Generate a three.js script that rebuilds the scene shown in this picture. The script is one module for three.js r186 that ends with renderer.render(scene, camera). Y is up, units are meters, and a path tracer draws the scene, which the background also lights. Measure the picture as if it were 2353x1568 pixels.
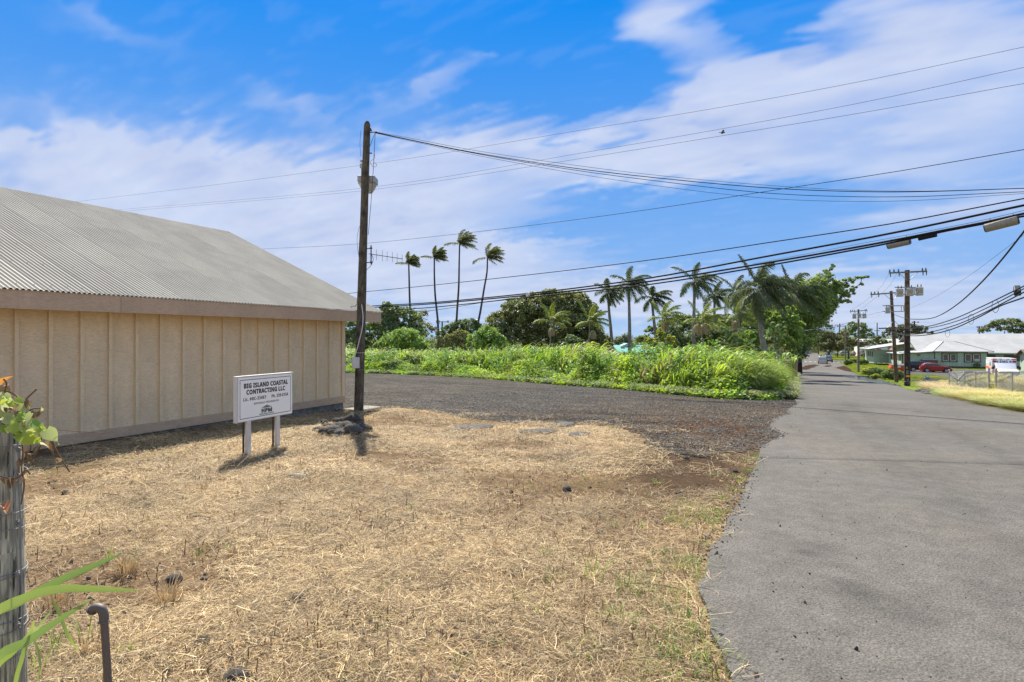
import * as THREE from 'three';
import { mergeGeometries, mergeVertices, toCreasedNormals } from 'three/addons/utils/BufferGeometryUtils.js';
import { RoundedBoxGeometry } from 'three/addons/geometries/RoundedBoxGeometry.js';
import { MarchingCubes } from 'three/addons/objects/MarchingCubes.js';

// ---------- camera, sky, sun, exposure ----------
const scene = new THREE.Scene();
const PW = 2353, PH = 1568, F = 1315, CX = 1176.5, HY = 775, EYE = 1.5;   // photograph measured at 2353 x 1568, horizon at row 775
const camera = new THREE.PerspectiveCamera(2 * Math.atan(PH / 2 / F) * 180 / Math.PI, PW / PH, 0.1, 6000);
camera.position.set(0, EYE, 0);
camera.setViewOffset(PW, PH, 0, PH / 2 - HY, PW, PH);
const renderer = new THREE.WebGLRenderer({ antialias: true });
renderer.toneMapping = THREE.LinearToneMapping;
const EXPOSURE = 2.1;
renderer.toneMappingExposure = EXPOSURE;
renderer.shadowMap.enabled = true;

const SUN = new THREE.Vector3(-0.15, 0.766, -0.625).normalize();
const sun = new THREE.DirectionalLight(new THREE.Color(1.0, 0.93, 0.81), 4.6);
sun.name = 'sun';
sun.position.copy(SUN).multiplyScalar(200).add(new THREE.Vector3(20, 0, -50));
sun.target.position.set(20, 0, -50);
sun.castShadow = true;
sun.shadow.mapSize.set(4096, 4096);
Object.assign(sun.shadow.camera, { left: -120, right: 120, top: 120, bottom: -120, near: 1, far: 600 });
sun.shadow.radius = 1;
scene.add(sun, sun.target);

// ---------- small tools ----------
function rng(seed) { let a = seed >>> 0; return () => { a = (a + 0x6d2b79f5) | 0; let t = Math.imul(a ^ (a >>> 15), 1 | a); t = (t + Math.imul(t ^ (t >>> 7), 61 | t)) ^ t; return ((t ^ (t >>> 14)) >>> 0) / 4294967296; }; }
const clamp = (x, a = 0, b = 1) => Math.min(b, Math.max(a, x)), lerp = (a, b, t) => a + (b - a) * t;
const sstep = (a, b, x) => { const t = clamp((x - a) / (b - a)); return t * t * (3 - 2 * t); };
function hash2(ix, iy) { let h = Math.imul(ix, 374761393) + Math.imul(iy, 668265263) | 0; h = Math.imul(h ^ (h >>> 13), 1274126177); return ((h ^ (h >>> 16)) >>> 0) / 4294967296; }
function vnoise(x, y) { const ix = Math.floor(x), iy = Math.floor(y), fx = x - ix, fy = y - iy, u = fx * fx * (3 - 2 * fx), v = fy * fy * (3 - 2 * fy); return lerp(lerp(hash2(ix, iy), hash2(ix + 1, iy), u), lerp(hash2(ix, iy + 1), hash2(ix + 1, iy + 1), u), v); }
function fbm(x, y, o = 5) { let s = 0, a = 0.5, n = 0; for (let i = 0; i < o; i++) { s += a * vnoise(x, y); n += a; a *= 0.5; [x, y] = [x * 1.62 - y * 1.18 + 7.3, x * 1.18 + y * 1.62 + 3.1]; } return s / n; }
const V = (x, y, z) => new THREE.Vector3(x, y, z), C = (r, g, b) => new THREE.Color().setRGB(r, g, b), H = (h) => new THREE.Color(h);

// ---------- sky ----------
{
  const W = 2048, Hh = 1024, data = new Float32Array(W * Hh * 4);
  // cloud banks: row/column of their middle (in the photograph's measure), half sizes, tilt, strength
  const banks = [
    [-100, 470, 520, 130, 0.05, 0.95], [420, 400, 420, 85, 0.22, 0.85], [800, 450, 420, 100, 0.10, 0.85], [150, 300, 260, 60, 0.15, 0.45], [500, 620, 700, 60, 0.0, 0.75],
    [1150, 340, 300, 50, -0.12, 0.6], [1500, 300, 330, 85, -0.35, 0.62], [1850, 220, 380, 95, -0.35, 0.66], [2250, 250, 300, 140, -0.3, 0.66], [1540, 40, 150, 75, 0.35, 0.75],
    [2080, 60, 100, 120, 0.9, 0.5], [2320, 60, 180, 70, 0.2, 0.42], [1680, 380, 330, 50, -0.1, 0.55], [2250, 480, 250, 45, -0.12, 0.6], [1050, 590, 420, 40, -0.05, 0.55], [1700, 690, 900, 60, 0.0, 0.45],
    [1000, 215, 130, 26, -0.3, 0.35], [640, 235, 110, 22, 0.4, 0.3], [1140, 150, 60, 18, 0.1, 0.3], [300, 60, 120, 20, 0.3, 0.15], [2150, 640, 300, 40, 0, 0.4], [1900, 715, 800, 40, 0, 0.45], [1350, 660, 350, 35, -0.05, 0.4], [2000, 420, 260, 40, -0.15, 0.3],
  ];
  const gaps = [[1800, 60, 90, 50, -0.5, 0.9], [1330, 160, 150, 120, 0.4, 0.7], [1650, 470, 330, 55, -0.08, 0.75], [1480, 590, 260, 50, 0, 0.4], [60, 262, 120, 26, 0.1, 0.5], [1350, 320, 80, 22, 0, 0.5], [40, 560, 200, 26, 0, 0.25], [1300, 540, 180, 25, -0.1, 0.3]];
  const blob = (b, x, y) => { const c = Math.cos(b[4]), s = Math.sin(b[4]), dx = x - b[0], dy = y - b[1], u = (dx * c + dy * s) / b[2], v = (-dx * s + dy * c) / b[3]; return b[5] * Math.exp(-(u * u + v * v) * 0.9); };
  for (let j = 0; j < Hh; j++) {
    const el = ((j + 0.5) / Hh - 0.5) * Math.PI, y = Math.sin(el), ce = Math.cos(el), e = el * 180 / Math.PI;
    for (let i = 0; i < W; i++) {
      const ph = ((i + 0.5) / W - 0.5) * 2 * Math.PI, x = Math.cos(ph) * ce, z = Math.sin(ph) * ce, o = (j * W + i) * 4;
      const t = clamp(e / 30), k = Math.pow(t, 0.58);
      // clear air: pale at the horizon, deep overhead
      let r = lerp(0.42, 0.010, k), g = lerp(0.63, 0.275, k), b = lerp(0.90, 0.89, k);
      if (e > 0) {
        const q = 1 / (y + 0.16), nx = x * q, nz = z * q;
        const ux = nx * 0.86 + nz * 0.5, uz = nz * 0.86 - nx * 0.5, soft = fbm(nx * 1.3 + 5, nz * 1.3 + 9, 5), fine = fbm(ux * 3.6 + 2.7 + soft * 2, uz * 7.5 + 8.1, 6), thin = fbm(ux * 9 + fine * 3, uz * 26 + 1.5, 4);
        let cover = sstep(0.30, 0.58, soft) * 0.95, seen = 0;
        const az = Math.atan2(x, -z);
        if (Math.abs(az) < 1.3) {
          const px = CX + F * Math.tan(az) + (fine - 0.5) * 300, py = HY - F * Math.tan(el) / Math.cos(az) + (soft - 0.5) * 90 + (thin - 0.5) * 90;
          let m = 0; for (const B of banks) m += blob(B, px, py);
          for (const B of gaps) m -= blob(B, px, py);
          const w = sstep(1.2, 0.85, Math.abs(az)) * sstep(-560, -220, py);
          cover = lerp(cover, clamp(m), w); seen = w;
        }
        cover = clamp(cover * (0.50 + 0.95 * fine) + (thin - 0.5) * 0.22 * sstep(0.02, 0.4, cover) * sstep(1.15, 0.5, cover) + 0.05 * sstep(0.52, 0.75, thin) * (0.4 + fine));
        cover = Math.min(cover, 0.93 - 0.25 * thin); const white = (0.86 + 0.26 * fine) * lerp(1.22, 1, seen), neutral = 1 - seen;  // unseen clouds outside the frame made whiter and brighter to add fill light
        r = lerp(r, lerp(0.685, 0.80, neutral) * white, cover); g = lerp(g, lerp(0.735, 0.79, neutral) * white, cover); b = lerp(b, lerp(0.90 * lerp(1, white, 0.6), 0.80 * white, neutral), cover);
        // brighter air round the sun, above the frame
        const c = x * SUN.x + y * SUN.y + z * SUN.z, glow = 1.2 * Math.exp((c - 1) * 70);
        r += glow; g += glow * 0.97; b += glow * 0.9;
      } else { r = 0.3; g = 0.34; b = 0.4; }
      data[o] = r / EXPOSURE; data[o + 1] = g / EXPOSURE; data[o + 2] = b / EXPOSURE; data[o + 3] = 1;
    }
  }
  const sky = new THREE.DataTexture(data, W, Hh, THREE.RGBAFormat, THREE.FloatType);
  sky.mapping = THREE.EquirectangularReflectionMapping; sky.magFilter = THREE.LinearFilter; sky.minFilter = THREE.LinearFilter; sky.needsUpdate = true;
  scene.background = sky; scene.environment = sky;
}

// ---------- scene-graph tools ----------
const taken = new Map();
function numbered(name) { const n = taken.get(name) ?? 0; taken.set(name, n + 1); return n ? name + '_' + String(n).padStart(3, '0') : name; }
function shade(o) { o.traverse((m) => { if (m.isMesh) { m.castShadow = true; m.receiveShadow = true; } }); return o; }
function tag(o, label, category, group, kind) { if (label) o.userData.label = label; if (category) o.userData.category = category; if (group) o.userData.group = group; if (kind) o.userData.kind = kind; return o; }
function thing(name, label, category, pos = [0, 0, 0], turn = 0, group) { const o = new THREE.Group(); o.name = numbered(name); o.position.set(...pos); o.rotation.y = turn; scene.add(o); return tag(o, label, category, group); }
function part(name, geo, mat, parent) { const m = new THREE.Mesh(Array.isArray(geo) ? merge(geo) : geo, mat); m.name = name; m.castShadow = m.receiveShadow = true; parent.add(m); return m; }
function solo(name, label, category, geo, mat, pos = [0, 0, 0], turn = 0, group) { const m = part(numbered(name), geo, mat, scene); m.position.set(...pos); m.rotation.y = turn; return tag(m, label, category, group); }
function structure(name, geo, mat) { const m = part(numbered(name), geo, mat, scene); m.userData.kind = 'structure'; return m; }
function merge(list) {
  const gs = list.map((g) => { let q = g.index ? g.toNonIndexed() : g; for (const k of Object.keys(q.attributes)) if (!['position', 'normal', 'uv', 'color'].includes(k)) q.deleteAttribute(k); return q; });
  const keys = ['normal', 'uv', 'color'].filter((k) => gs.every((g) => g.attributes[k]));
  for (const g of gs) for (const k of ['normal', 'uv', 'color']) if (g.attributes[k] && !keys.includes(k)) g.deleteAttribute(k);
  return gs.length === 1 ? gs[0] : mergeGeometries(gs);
}
function box(w, h, d, x = 0, y = 0, z = 0) { return new THREE.BoxGeometry(w, h, d).translate(x, y, z); }
function rbox(w, h, d, r, x = 0, y = 0, z = 0, s = 2) { return new RoundedBoxGeometry(w, h, d, s, r).translate(x, y, z); }
function cyl(r0, r1, h, x = 0, y = 0, z = 0, n = 12) { return new THREE.CylinderGeometry(r0, r1, h, n).translate(x, y, z); }   // r0 on top
function tube(pts, r, seg, rad = 6) { const c = new THREE.CatmullRomCurve3(pts.map((p) => p.isVector3 ? p : V(...p)), false, 'centripetal'); return new THREE.TubeGeometry(c, seg ?? Math.max(8, pts.length * 4), r, rad); }
function bar(a, b, r, n = 6) { const A = a.isVector3 ? a : V(...a), B = b.isVector3 ? b : V(...b), d = B.clone().sub(A), L = d.length(); const g = new THREE.CylinderGeometry(r, r, L, n); g.applyQuaternion(new THREE.Quaternion().setFromUnitVectors(V(0, 1, 0), d.divideScalar(L))); return g.translate((A.x + B.x) / 2, (A.y + B.y) / 2, (A.z + B.z) / 2); }
// tapered tube through points [x, y, z, r]
function taper(pts, n = 8, seg = 0) {
  const c = new THREE.CatmullRomCurve3(pts.map((p) => V(p[0], p[1], p[2])), false, 'centripetal'), S = seg || Math.max(4, (pts.length - 1) * 4), fr = c.computeFrenetFrames(S, false), pos = [], nor = [], uv = [], idx = [];
  let run = 0, last = null;
  for (let i = 0; i <= S; i++) {
    const u = i / S, p = c.getPoint(u), f = u * (pts.length - 1), k = Math.min(pts.length - 2, Math.floor(f)), r = lerp(pts[k][3], pts[k + 1][3], f - k);
    if (last) run += p.distanceTo(last); last = p;
    for (let j = 0; j <= n; j++) { const a = j / n * Math.PI * 2, d = fr.normals[i].clone().multiplyScalar(Math.cos(a)).addScaledVector(fr.binormals[i], Math.sin(a)); pos.push(p.x + d.x * r, p.y + d.y * r, p.z + d.z * r); nor.push(d.x, d.y, d.z); uv.push(j / n * 2 * Math.PI * r, run); }
  }
  for (let i = 0; i < S; i++) for (let j = 0; j < n; j++) { const a = i * (n + 1) + j, b = a + n + 1; idx.push(a, a + 1, b, b, a + 1, b + 1); }
  const cap = (i, up) => { const p = c.getPoint(i / S), t = c.getTangent(i / S).multiplyScalar(up ? 1 : -1), m = pos.length / 3; pos.push(p.x, p.y, p.z); nor.push(t.x, t.y, t.z); uv.push(0, 0); const b0 = i * (n + 1); for (let j = 0; j < n; j++) idx.push(m, up ? b0 + j : b0 + j + 1, up ? b0 + j + 1 : b0 + j); };
  cap(0, false); cap(S, true);
  const g = new THREE.BufferGeometry(); g.setAttribute('position', new THREE.Float32BufferAttribute(pos, 3)); g.setAttribute('normal', new THREE.Float32BufferAttribute(nor, 3)); g.setAttribute('uv', new THREE.Float32BufferAttribute(uv, 2)); g.setIndex(idx); return g;
}
// uv in metres, from whichever axis a face looks along
function metre(g0, s = 1) {
  const g = g0.index ? g0.toNonIndexed() : g0, p = g.attributes.position, uv = new Float32Array(p.count * 2), a = V(), b = V(), c = V();
  for (let i = 0; i < p.count; i += 3) {
    a.fromBufferAttribute(p, i); b.fromBufferAttribute(p, i + 1).sub(a); c.fromBufferAttribute(p, i + 2).sub(a); b.cross(c);
    const ax = Math.abs(b.x), ay = Math.abs(b.y), az = Math.abs(b.z);
    for (let k = 0; k < 3; k++) { const x = p.getX(i + k), y = p.getY(i + k), z = p.getZ(i + k); const [u, v] = ay >= ax && ay >= az ? [x, z] : ax >= az ? [z, y] : [x, y]; uv[(i + k) * 2] = u * s; uv[(i + k) * 2 + 1] = v * s; }
  }
  g.setAttribute('uv', new THREE.BufferAttribute(uv, 2)); return g;
}
function quads(list, cols) {   // list of [a, b, c, d] corner arrays
  const pos = [], idx = [], col = []; list.forEach((q, i) => { const b = pos.length / 3; q.forEach((v) => pos.push(...(v.isVector3 ? v.toArray() : v))); if (cols) q.forEach(() => col.push(...cols[i])); idx.push(b, b + 1, b + 2); if (q.length > 3) idx.push(b, b + 2, b + 3); });
  const g = new THREE.BufferGeometry(); g.setAttribute('position', new THREE.Float32BufferAttribute(pos, 3)); if (cols) g.setAttribute('color', new THREE.Float32BufferAttribute(col, 3)); g.setIndex(idx); const h = g.toNonIndexed(); h.computeVertexNormals(); return h;
}
function slab(q, th) {   // a thick plate from a flat quad a, b, c, d (th along its back)
  const P = q.map((p) => p.isVector3 ? p.clone() : V(...p)), n = P[1].clone().sub(P[0]).cross(P[P.length - 1].clone().sub(P[0])).normalize().multiplyScalar(-th), B = P.map((p) => p.clone().add(n)), f = [P, [...B].reverse()];
  for (let i = 0; i < P.length; i++) { const j = (i + 1) % P.length; f.push([P[i], B[i], B[j], P[j]]); }
  return quads(f);
}
function tex(size, fn, srgb = true, rep = 1) {
  const d = new Uint8Array(size * size * 4); for (let y = 0; y < size; y++) for (let x = 0; x < size; x++) { const v = fn(x / size, y / size, x, y), o = (y * size + x) * 4; if (v.length) { d[o] = clamp(v[0]) * 255; d[o + 1] = clamp(v[1]) * 255; d[o + 2] = clamp(v[2]) * 255; } else d[o] = d[o + 1] = d[o + 2] = clamp(v) * 255; d[o + 3] = 255; }
  const t = new THREE.DataTexture(d, size, size); t.magFilter = THREE.LinearFilter; t.minFilter = THREE.LinearMipmapLinearFilter; t.generateMipmaps = true; t.wrapS = t.wrapT = THREE.RepeatWrapping; t.repeat.set(rep, rep); if (srgb) t.colorSpace = THREE.SRGBColorSpace; t.needsUpdate = true; return t;
}
function tileNoise(u, v, n, seed) { const x = u * n, y = v * n, ix = Math.floor(x), iy = Math.floor(y), fx = x - ix, fy = y - iy, a = fx * fx * (3 - 2 * fx), b = fy * fy * (3 - 2 * fy), h = (i, j) => hash2(((i % n) + n) % n + seed * 131, ((j % n) + n) % n + seed * 71); return lerp(lerp(h(ix, iy), h(ix + 1, iy), a), lerp(h(ix, iy + 1), h(ix + 1, iy + 1), a), b); }
function tileF(u, v, n, seed, o = 4) { let s = 0, a = 0.5, t = 0; for (let i = 0; i < o; i++) { s += a * tileNoise(u, v, n << i, seed + i); t += a; a *= 0.55; } return s / t; }
const std = (o) => new THREE.MeshStandardMaterial(o), phys = (o) => new THREE.MeshPhysicalMaterial(o);
// ---------- the lie of the land: it falls away along the road ----------
const PROFILE = [[-400, -4], [-60, -0.7], [0, 0], [10, 0.22], [20, 0.6], [30, 1.1], [45, 1.9], [55, 2.45], [70, 3.1], [90, 3.8], [121, 4.55], [170, 4.9], [250, 5.4], [400, 6.2], [900, 8.5], [4000, 20]];
const SLOPES = PROFILE.map((p, i) => { if (!i || i === PROFILE.length - 1) { const q = PROFILE[i ? i - 1 : 1]; return (q[1] - p[1]) / (q[0] - p[0]); } const a = (p[1] - PROFILE[i - 1][1]) / (p[0] - PROFILE[i - 1][0]), b = (PROFILE[i + 1][1] - p[1]) / (PROFILE[i + 1][0] - p[0]); return 2 * a * b / (a + b); });
function fall(s) { let i = 0; while (i < PROFILE.length - 2 && s > PROFILE[i + 1][0]) i++; const [x0, y0] = PROFILE[i], [x1, y1] = PROFILE[i + 1], h = x1 - x0, t = (s - x0) / h, t2 = t * t, t3 = t2 * t; return y0 * (2 * t3 - 3 * t2 + 1) + y1 * (3 * t2 - 2 * t3) + h * (SLOPES[i] * (t3 - 2 * t2 + t) + SLOPES[i + 1] * (t3 - t2)); }
const roadX = (d) => 0.505 * d - 0.2;    // the road's left edge
const bumps = [];                        // [x, d, height, radius]
function land(x, d) {
  let y = -fall(0.451 * x + 0.893 * d);
  const inLot = sstep(0.2, 1.6, roadX(d) - x) * sstep(13.2, 11.5, d) * sstep(-8, -5.5, x) * sstep(-2, 0.5, d);
  if (inLot > 0) y += inLot * ((fbm(x * 0.9 + 3, d * 0.9, 3) - 0.5) * 0.10 + (fbm(x * 3.1, d * 3.1 + 7, 3) - 0.5) * 0.05);
  for (const b of bumps) { const q = ((x - b[0]) ** 2 + (d - b[1]) ** 2) / (b[3] * b[3]); if (q < 6) y += b[2] * Math.exp(-q); }
  return y;
}
// grid lines shared by the ground and every sheet laid on it
function lines(parts) { const o = []; for (const [a, b, s0, s1] of parts) { let x = a; const n = Math.max(1, Math.round(Math.abs(b - a) / ((s0 + s1) / 2))); if (s0 === s1) for (let i = 0; i < n; i++) o.push(a + (b - a) * i / n); else { const r = Math.pow(s1 / s0, 1 / n); let w = 0, st = []; for (let i = 0, s = s0; i < n; i++, s *= r) { st.push(s); w += s; } for (let i = 0; i < n; i++) { o.push(x); x += st[i] * (b - a) / w; } } } o.push(parts[parts.length - 1][1]); return o; }
const GX = lines([[-1500, -120, 140, 10], [-120, -20, 8, 1.2], [-20, -8, 1.0, 0.16], [-8, 9, 0.14, 0.14], [9, 20, 0.16, 0.7], [20, 140, 1.0, 3], [140, 2200, 4, 160]]);
const GD = lines([[-120, -10, 20, 1.5], [-10, 1.2, 1.2, 0.16], [1.2, 15, 0.14, 0.14], [15, 40, 0.18, 0.8], [40, 180, 0.9, 3], [180, 3000, 4, 170]]);
const GH = GD.map((d) => GX.map((x) => land(x, d)));
function find(a, x) { let lo = 0, hi = a.length - 2; while (lo < hi) { const m = (lo + hi + 1) >> 1; if (a[m] <= x) lo = m; else hi = m - 1; } return lo; }
function ground(x, d) { const i = find(GX, x), j = find(GD, d), u = clamp((x - GX[i]) / (GX[i + 1] - GX[i])), v = clamp((d - GD[j]) / (GD[j + 1] - GD[j])), a = GH[j][i], b = GH[j][i + 1], c = GH[j + 1][i], e = GH[j + 1][i + 1]; return u + v <= 1 ? a + u * (b - a) + v * (c - a) : e + (1 - u) * (c - e) + (1 - v) * (b - e); }
// a photograph position turned into a place: on the ground (G), or at a known distance (P)
const P = (px, py, d) => V((px - CX) / F * d, EYE - (py - HY) / F * d, -d);
function G(px, py) { const tx = (px - CX) / F, ty = (py - HY) / F; let d = 0.5, st = 0.05; while (d < 1500) { const n = d + st; if (EYE - ty * n <= ground(tx * n, n)) { let a = d, b = n; for (let k = 0; k < 30; k++) { const m = (a + b) / 2; if (EYE - ty * m <= ground(tx * m, m)) b = m; else a = m; } return V(tx * b, ground(tx * b, b), -b); } d = n; st = Math.max(0.05, d * 0.01); } return V(tx * 1500, ground(tx * 1500, 1500), -1500); }
const onGround = (x, d, up = 0) => V(x, ground(x, d) + up, -d);

function clipHalf(poly, ax, lim, keepLess) { const out = []; for (let i = 0; i < poly.length; i++) { const a = poly[i], b = poly[(i + 1) % poly.length], ia = keepLess ? a[ax] <= lim : a[ax] >= lim, ib = keepLess ? b[ax] <= lim : b[ax] >= lim; if (ia) out.push(a); if (ia !== ib) { const t = (lim - a[ax]) / (b[ax] - a[ax]); out.push([a[0] + (b[0] - a[0]) * t, a[1] + (b[1] - a[1]) * t]); } } return out; }
const area2 = (p) => { let s = 0; for (let i = 0; i < p.length; i++) { const a = p[i], b = p[(i + 1) % p.length]; s += a[0] * b[1] - b[0] * a[1]; } return s / 2; };
// a sheet over the ground inside a polygon of [x, d]
function sheet(poly, up, colour, uvScale = 1, skirt = 0) {
  if (area2(poly) < 0) poly = [...poly].reverse();
  const pos = [], uv = [], col = [], xs = poly.map((p) => p[0]), ds = poly.map((p) => p[1]);
  const put = (p, lift = up) => { pos.push(p[0], ground(p[0], p[1]) + lift, -p[1]); uv.push(p[0] * uvScale, p[1] * uvScale); const c = colour ? colour(p[0], p[1]) : [1, 1, 1]; col.push(...c); };
  for (let j = find(GD, Math.min(...ds)); j <= find(GD, Math.max(...ds)); j++) {
    const row = clipHalf(clipHalf(poly, 1, GD[j], false), 1, GD[j + 1], true); if (row.length < 3) continue;
    const rx = row.map((p) => p[0]);
    for (let i = find(GX, Math.min(...rx)); i <= find(GX, Math.max(...rx)); i++) {
      const cell = clipHalf(clipHalf(row, 0, GX[i], false), 0, GX[i + 1], true); if (cell.length < 3) continue;
      const ar = area2(cell); if (Math.abs(ar) < 1e-9) continue;
      const full = (GX[i + 1] - GX[i]) * (GD[j + 1] - GD[j]);
      if (ar > full * 0.999) { const a = [GX[i], GD[j]], b = [GX[i + 1], GD[j]], c = [GX[i], GD[j + 1]], e = [GX[i + 1], GD[j + 1]]; [a, b, c, c, b, e].forEach((p) => put(p)); continue; }
      const con = cell.map((p) => new THREE.Vector2(p[0], p[1])), keep = con.filter((p, k) => p.distanceTo(con[(k + 1) % con.length]) > 1e-7); if (keep.length < 3) continue;
      for (const t of THREE.ShapeUtils.triangulateShape(keep, [])) { const q = t.map((k) => [keep[k].x, keep[k].y]); if (area2(q) < 0) q.reverse(); q.forEach((p) => put(p)); }
    }
  }
  if (skirt) for (let k = 0; k < poly.length; k++) { const a = poly[k], b = poly[(k + 1) % poly.length]; put(a); put(a, up - skirt); put(b); put(b); put(a, up - skirt); put(b, up - skirt); }
  const g = new THREE.BufferGeometry(); g.setAttribute('position', new THREE.Float32BufferAttribute(pos, 3)); g.setAttribute('uv', new THREE.Float32BufferAttribute(uv, 2)); g.setAttribute('color', new THREE.Float32BufferAttribute(col, 3)); g.computeVertexNormals(); return g;
}
function inside(p, x, y) { let c = false; for (let i = 0, j = p.length - 1; i < p.length; j = i++) if ((p[i][1] > y) !== (p[j][1] > y) && x < (p[j][0] - p[i][0]) * (y - p[i][1]) / (p[j][1] - p[i][1]) + p[i][0]) c = !c; return c; }
const px2 = (list) => list.map(([x, y]) => { const p = G(x, y); return [p.x, -p.z]; });
function ragged(list, amp, step, seed) { const out = []; for (let i = 0; i < list.length - 1; i++) { const a = list[i], b = list[i + 1], L = Math.hypot(b[0] - a[0], b[1] - a[1]), n = Math.max(1, Math.min(60, Math.round(L / step))); for (let k = 0; k < n; k++) { const t = k / n, x = lerp(a[0], b[0], t), y = lerp(a[1], b[1], t), w = (fbm(x * 2.2 + seed, y * 2.2, 4) - 0.5) * 2 * amp, q = (fbm(x * 9 + seed, y * 9, 2) - 0.5) * amp; out.push([x + (w + q) * (b[1] - a[1]) / L, y - (w + q) * (b[0] - a[0]) / L]); } } out.push(list[list.length - 1]); return out; }

// ---------- ground materials ----------
const grainAsphalt = tex(1024, (u, v, x, y) => { const s = hash2(x >> 1, y >> 1), f = tileF(u, v, 16, 3, 4), q = tileNoise(u, v, 256, 9); let c = 0.70 + (f - 0.5) * 0.14 + (q - 0.5) * 0.22; if (s > 0.972) c -= 0.15; else if (s < 0.03) c += 0.13; return [c, c * 0.992, c * 0.972]; });
const bumpAsphalt = tex(512, (u, v, x, y) => tileNoise(u, v, 128, 5) * 0.6 + tileNoise(u, v, 256, 7) * 0.4, false);
const grainGravel = tex(1024, (u, v, x, y) => { const a = tileNoise(u, v, 170, 21), b = tileNoise(u, v, 64, 25), c = tileF(u, v, 8, 29, 4), s = hash2(x >> 2, y >> 2); let k = 0.42 + (a - 0.5) * 0.55 + (b - 0.5) * 0.3 + (c - 0.5) * 0.2; if (s > 0.985) k += 0.3; return [k, k * 0.985, k * 0.96]; });
const bumpGravel = tex(512, (u, v) => tileNoise(u, v, 85, 21) * 0.7 + tileNoise(u, v, 32, 25) * 0.5, false);
const strawCanvas = document.createElement('canvas'); strawCanvas.width = strawCanvas.height = 1024;
{
  const r = rng(11), c = strawCanvas.getContext('2d'); c.fillStyle = '#84705a'; c.fillRect(0, 0, 1024, 1024);
  for (let i = 0; i < 1500; i++) { const k = r(); c.fillStyle = k < 0.5 ? 'rgba(70,55,42,0.55)' : k < 0.8 ? 'rgba(120,92,64,0.5)' : 'rgba(165,130,88,0.5)'; c.beginPath(); c.ellipse(r() * 1024, r() * 1024, 3 + r() * 22, 2 + r() * 10, r() * 6.3, 0, 6.3); c.fill(); }
  const tones = ['#d2b68e', '#bf9f74', '#a38560', '#dfc9a4', '#836a4e', '#b5976e', '#665340', '#d4be98', '#967b5e'];
  for (let i = 0; i < 21000; i++) { const x = r() * 1024, y = r() * 1024, a = r() * 6.283, L = 8 + r() * r() * 70, bx = (r() - 0.5) * 10, by = (r() - 0.5) * 10, w = 0.8 + r() * 1.9; c.strokeStyle = tones[Math.floor(r() * tones.length)]; c.globalAlpha = 0.55 + r() * 0.45; c.lineWidth = w; for (const ox of [-1024, 0, 1024]) for (const oy of [-1024, 0, 1024]) { if (x + ox < -90 || x + ox > 1114 || y + oy < -90 || y + oy > 1114) continue; c.beginPath(); c.moveTo(x + ox, y + oy); c.quadraticCurveTo(x + ox + Math.cos(a) * L / 2 + bx, y + oy + Math.sin(a) * L / 2 + by, x + ox + Math.cos(a) * L, y + oy + Math.sin(a) * L); c.stroke(); } }
  c.globalAlpha = 1;
}
const strawMap = new THREE.CanvasTexture(strawCanvas); strawMap.wrapS = strawMap.wrapT = THREE.RepeatWrapping; strawMap.colorSpace = THREE.SRGBColorSpace; strawMap.repeat.set(0.55, 0.55); strawMap.magFilter = THREE.LinearFilter;
const grainGrass = tex(512, (u, v, x, y) => { const a = tileNoise(u, v, 128, 41), b = tileF(u, v, 12, 43, 4), q = hash2(x, y); const k = 0.62 + (a - 0.5) * 0.4 + (b - 0.5) * 0.5 + (q - 0.5) * 0.15; return [k, k, k * 0.9]; });
const bumpGrass = tex(256, (u, v, x, y) => hash2(x, y) * 0.6 + tileNoise(u, v, 64, 12) * 0.5, false);
const rep = (t, k) => { const c = t.clone(); c.repeat.set(k, k); c.needsUpdate = true; return c; };
const M = {
  earth: phys({ specularIntensity: 0.1, map: strawMap, vertexColors: true, roughness: 0.95 }),
  asphalt: phys({ specularIntensity: 0.35, color: C(0.262, 0.25, 0.232), map: rep(grainAsphalt, 0.55), bumpMap: rep(bumpAsphalt, 0.8), bumpScale: 0.006, vertexColors: true, roughness: 0.82 }),
  gravel: phys({ specularIntensity: 0.12, color: C(0.52, 0.485, 0.43), map: rep(grainGravel, 0.34), bumpMap: rep(bumpGravel, 0.5), bumpScale: 0.035, vertexColors: true, roughness: 0.92 }),
  lawn: phys({ specularIntensity: 0.05, map: rep(grainGrass, 0.22), bumpMap: rep(bumpGrass, 0.4), bumpScale: 0.05, vertexColors: true, roughness: 0.95 }),
};

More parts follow.
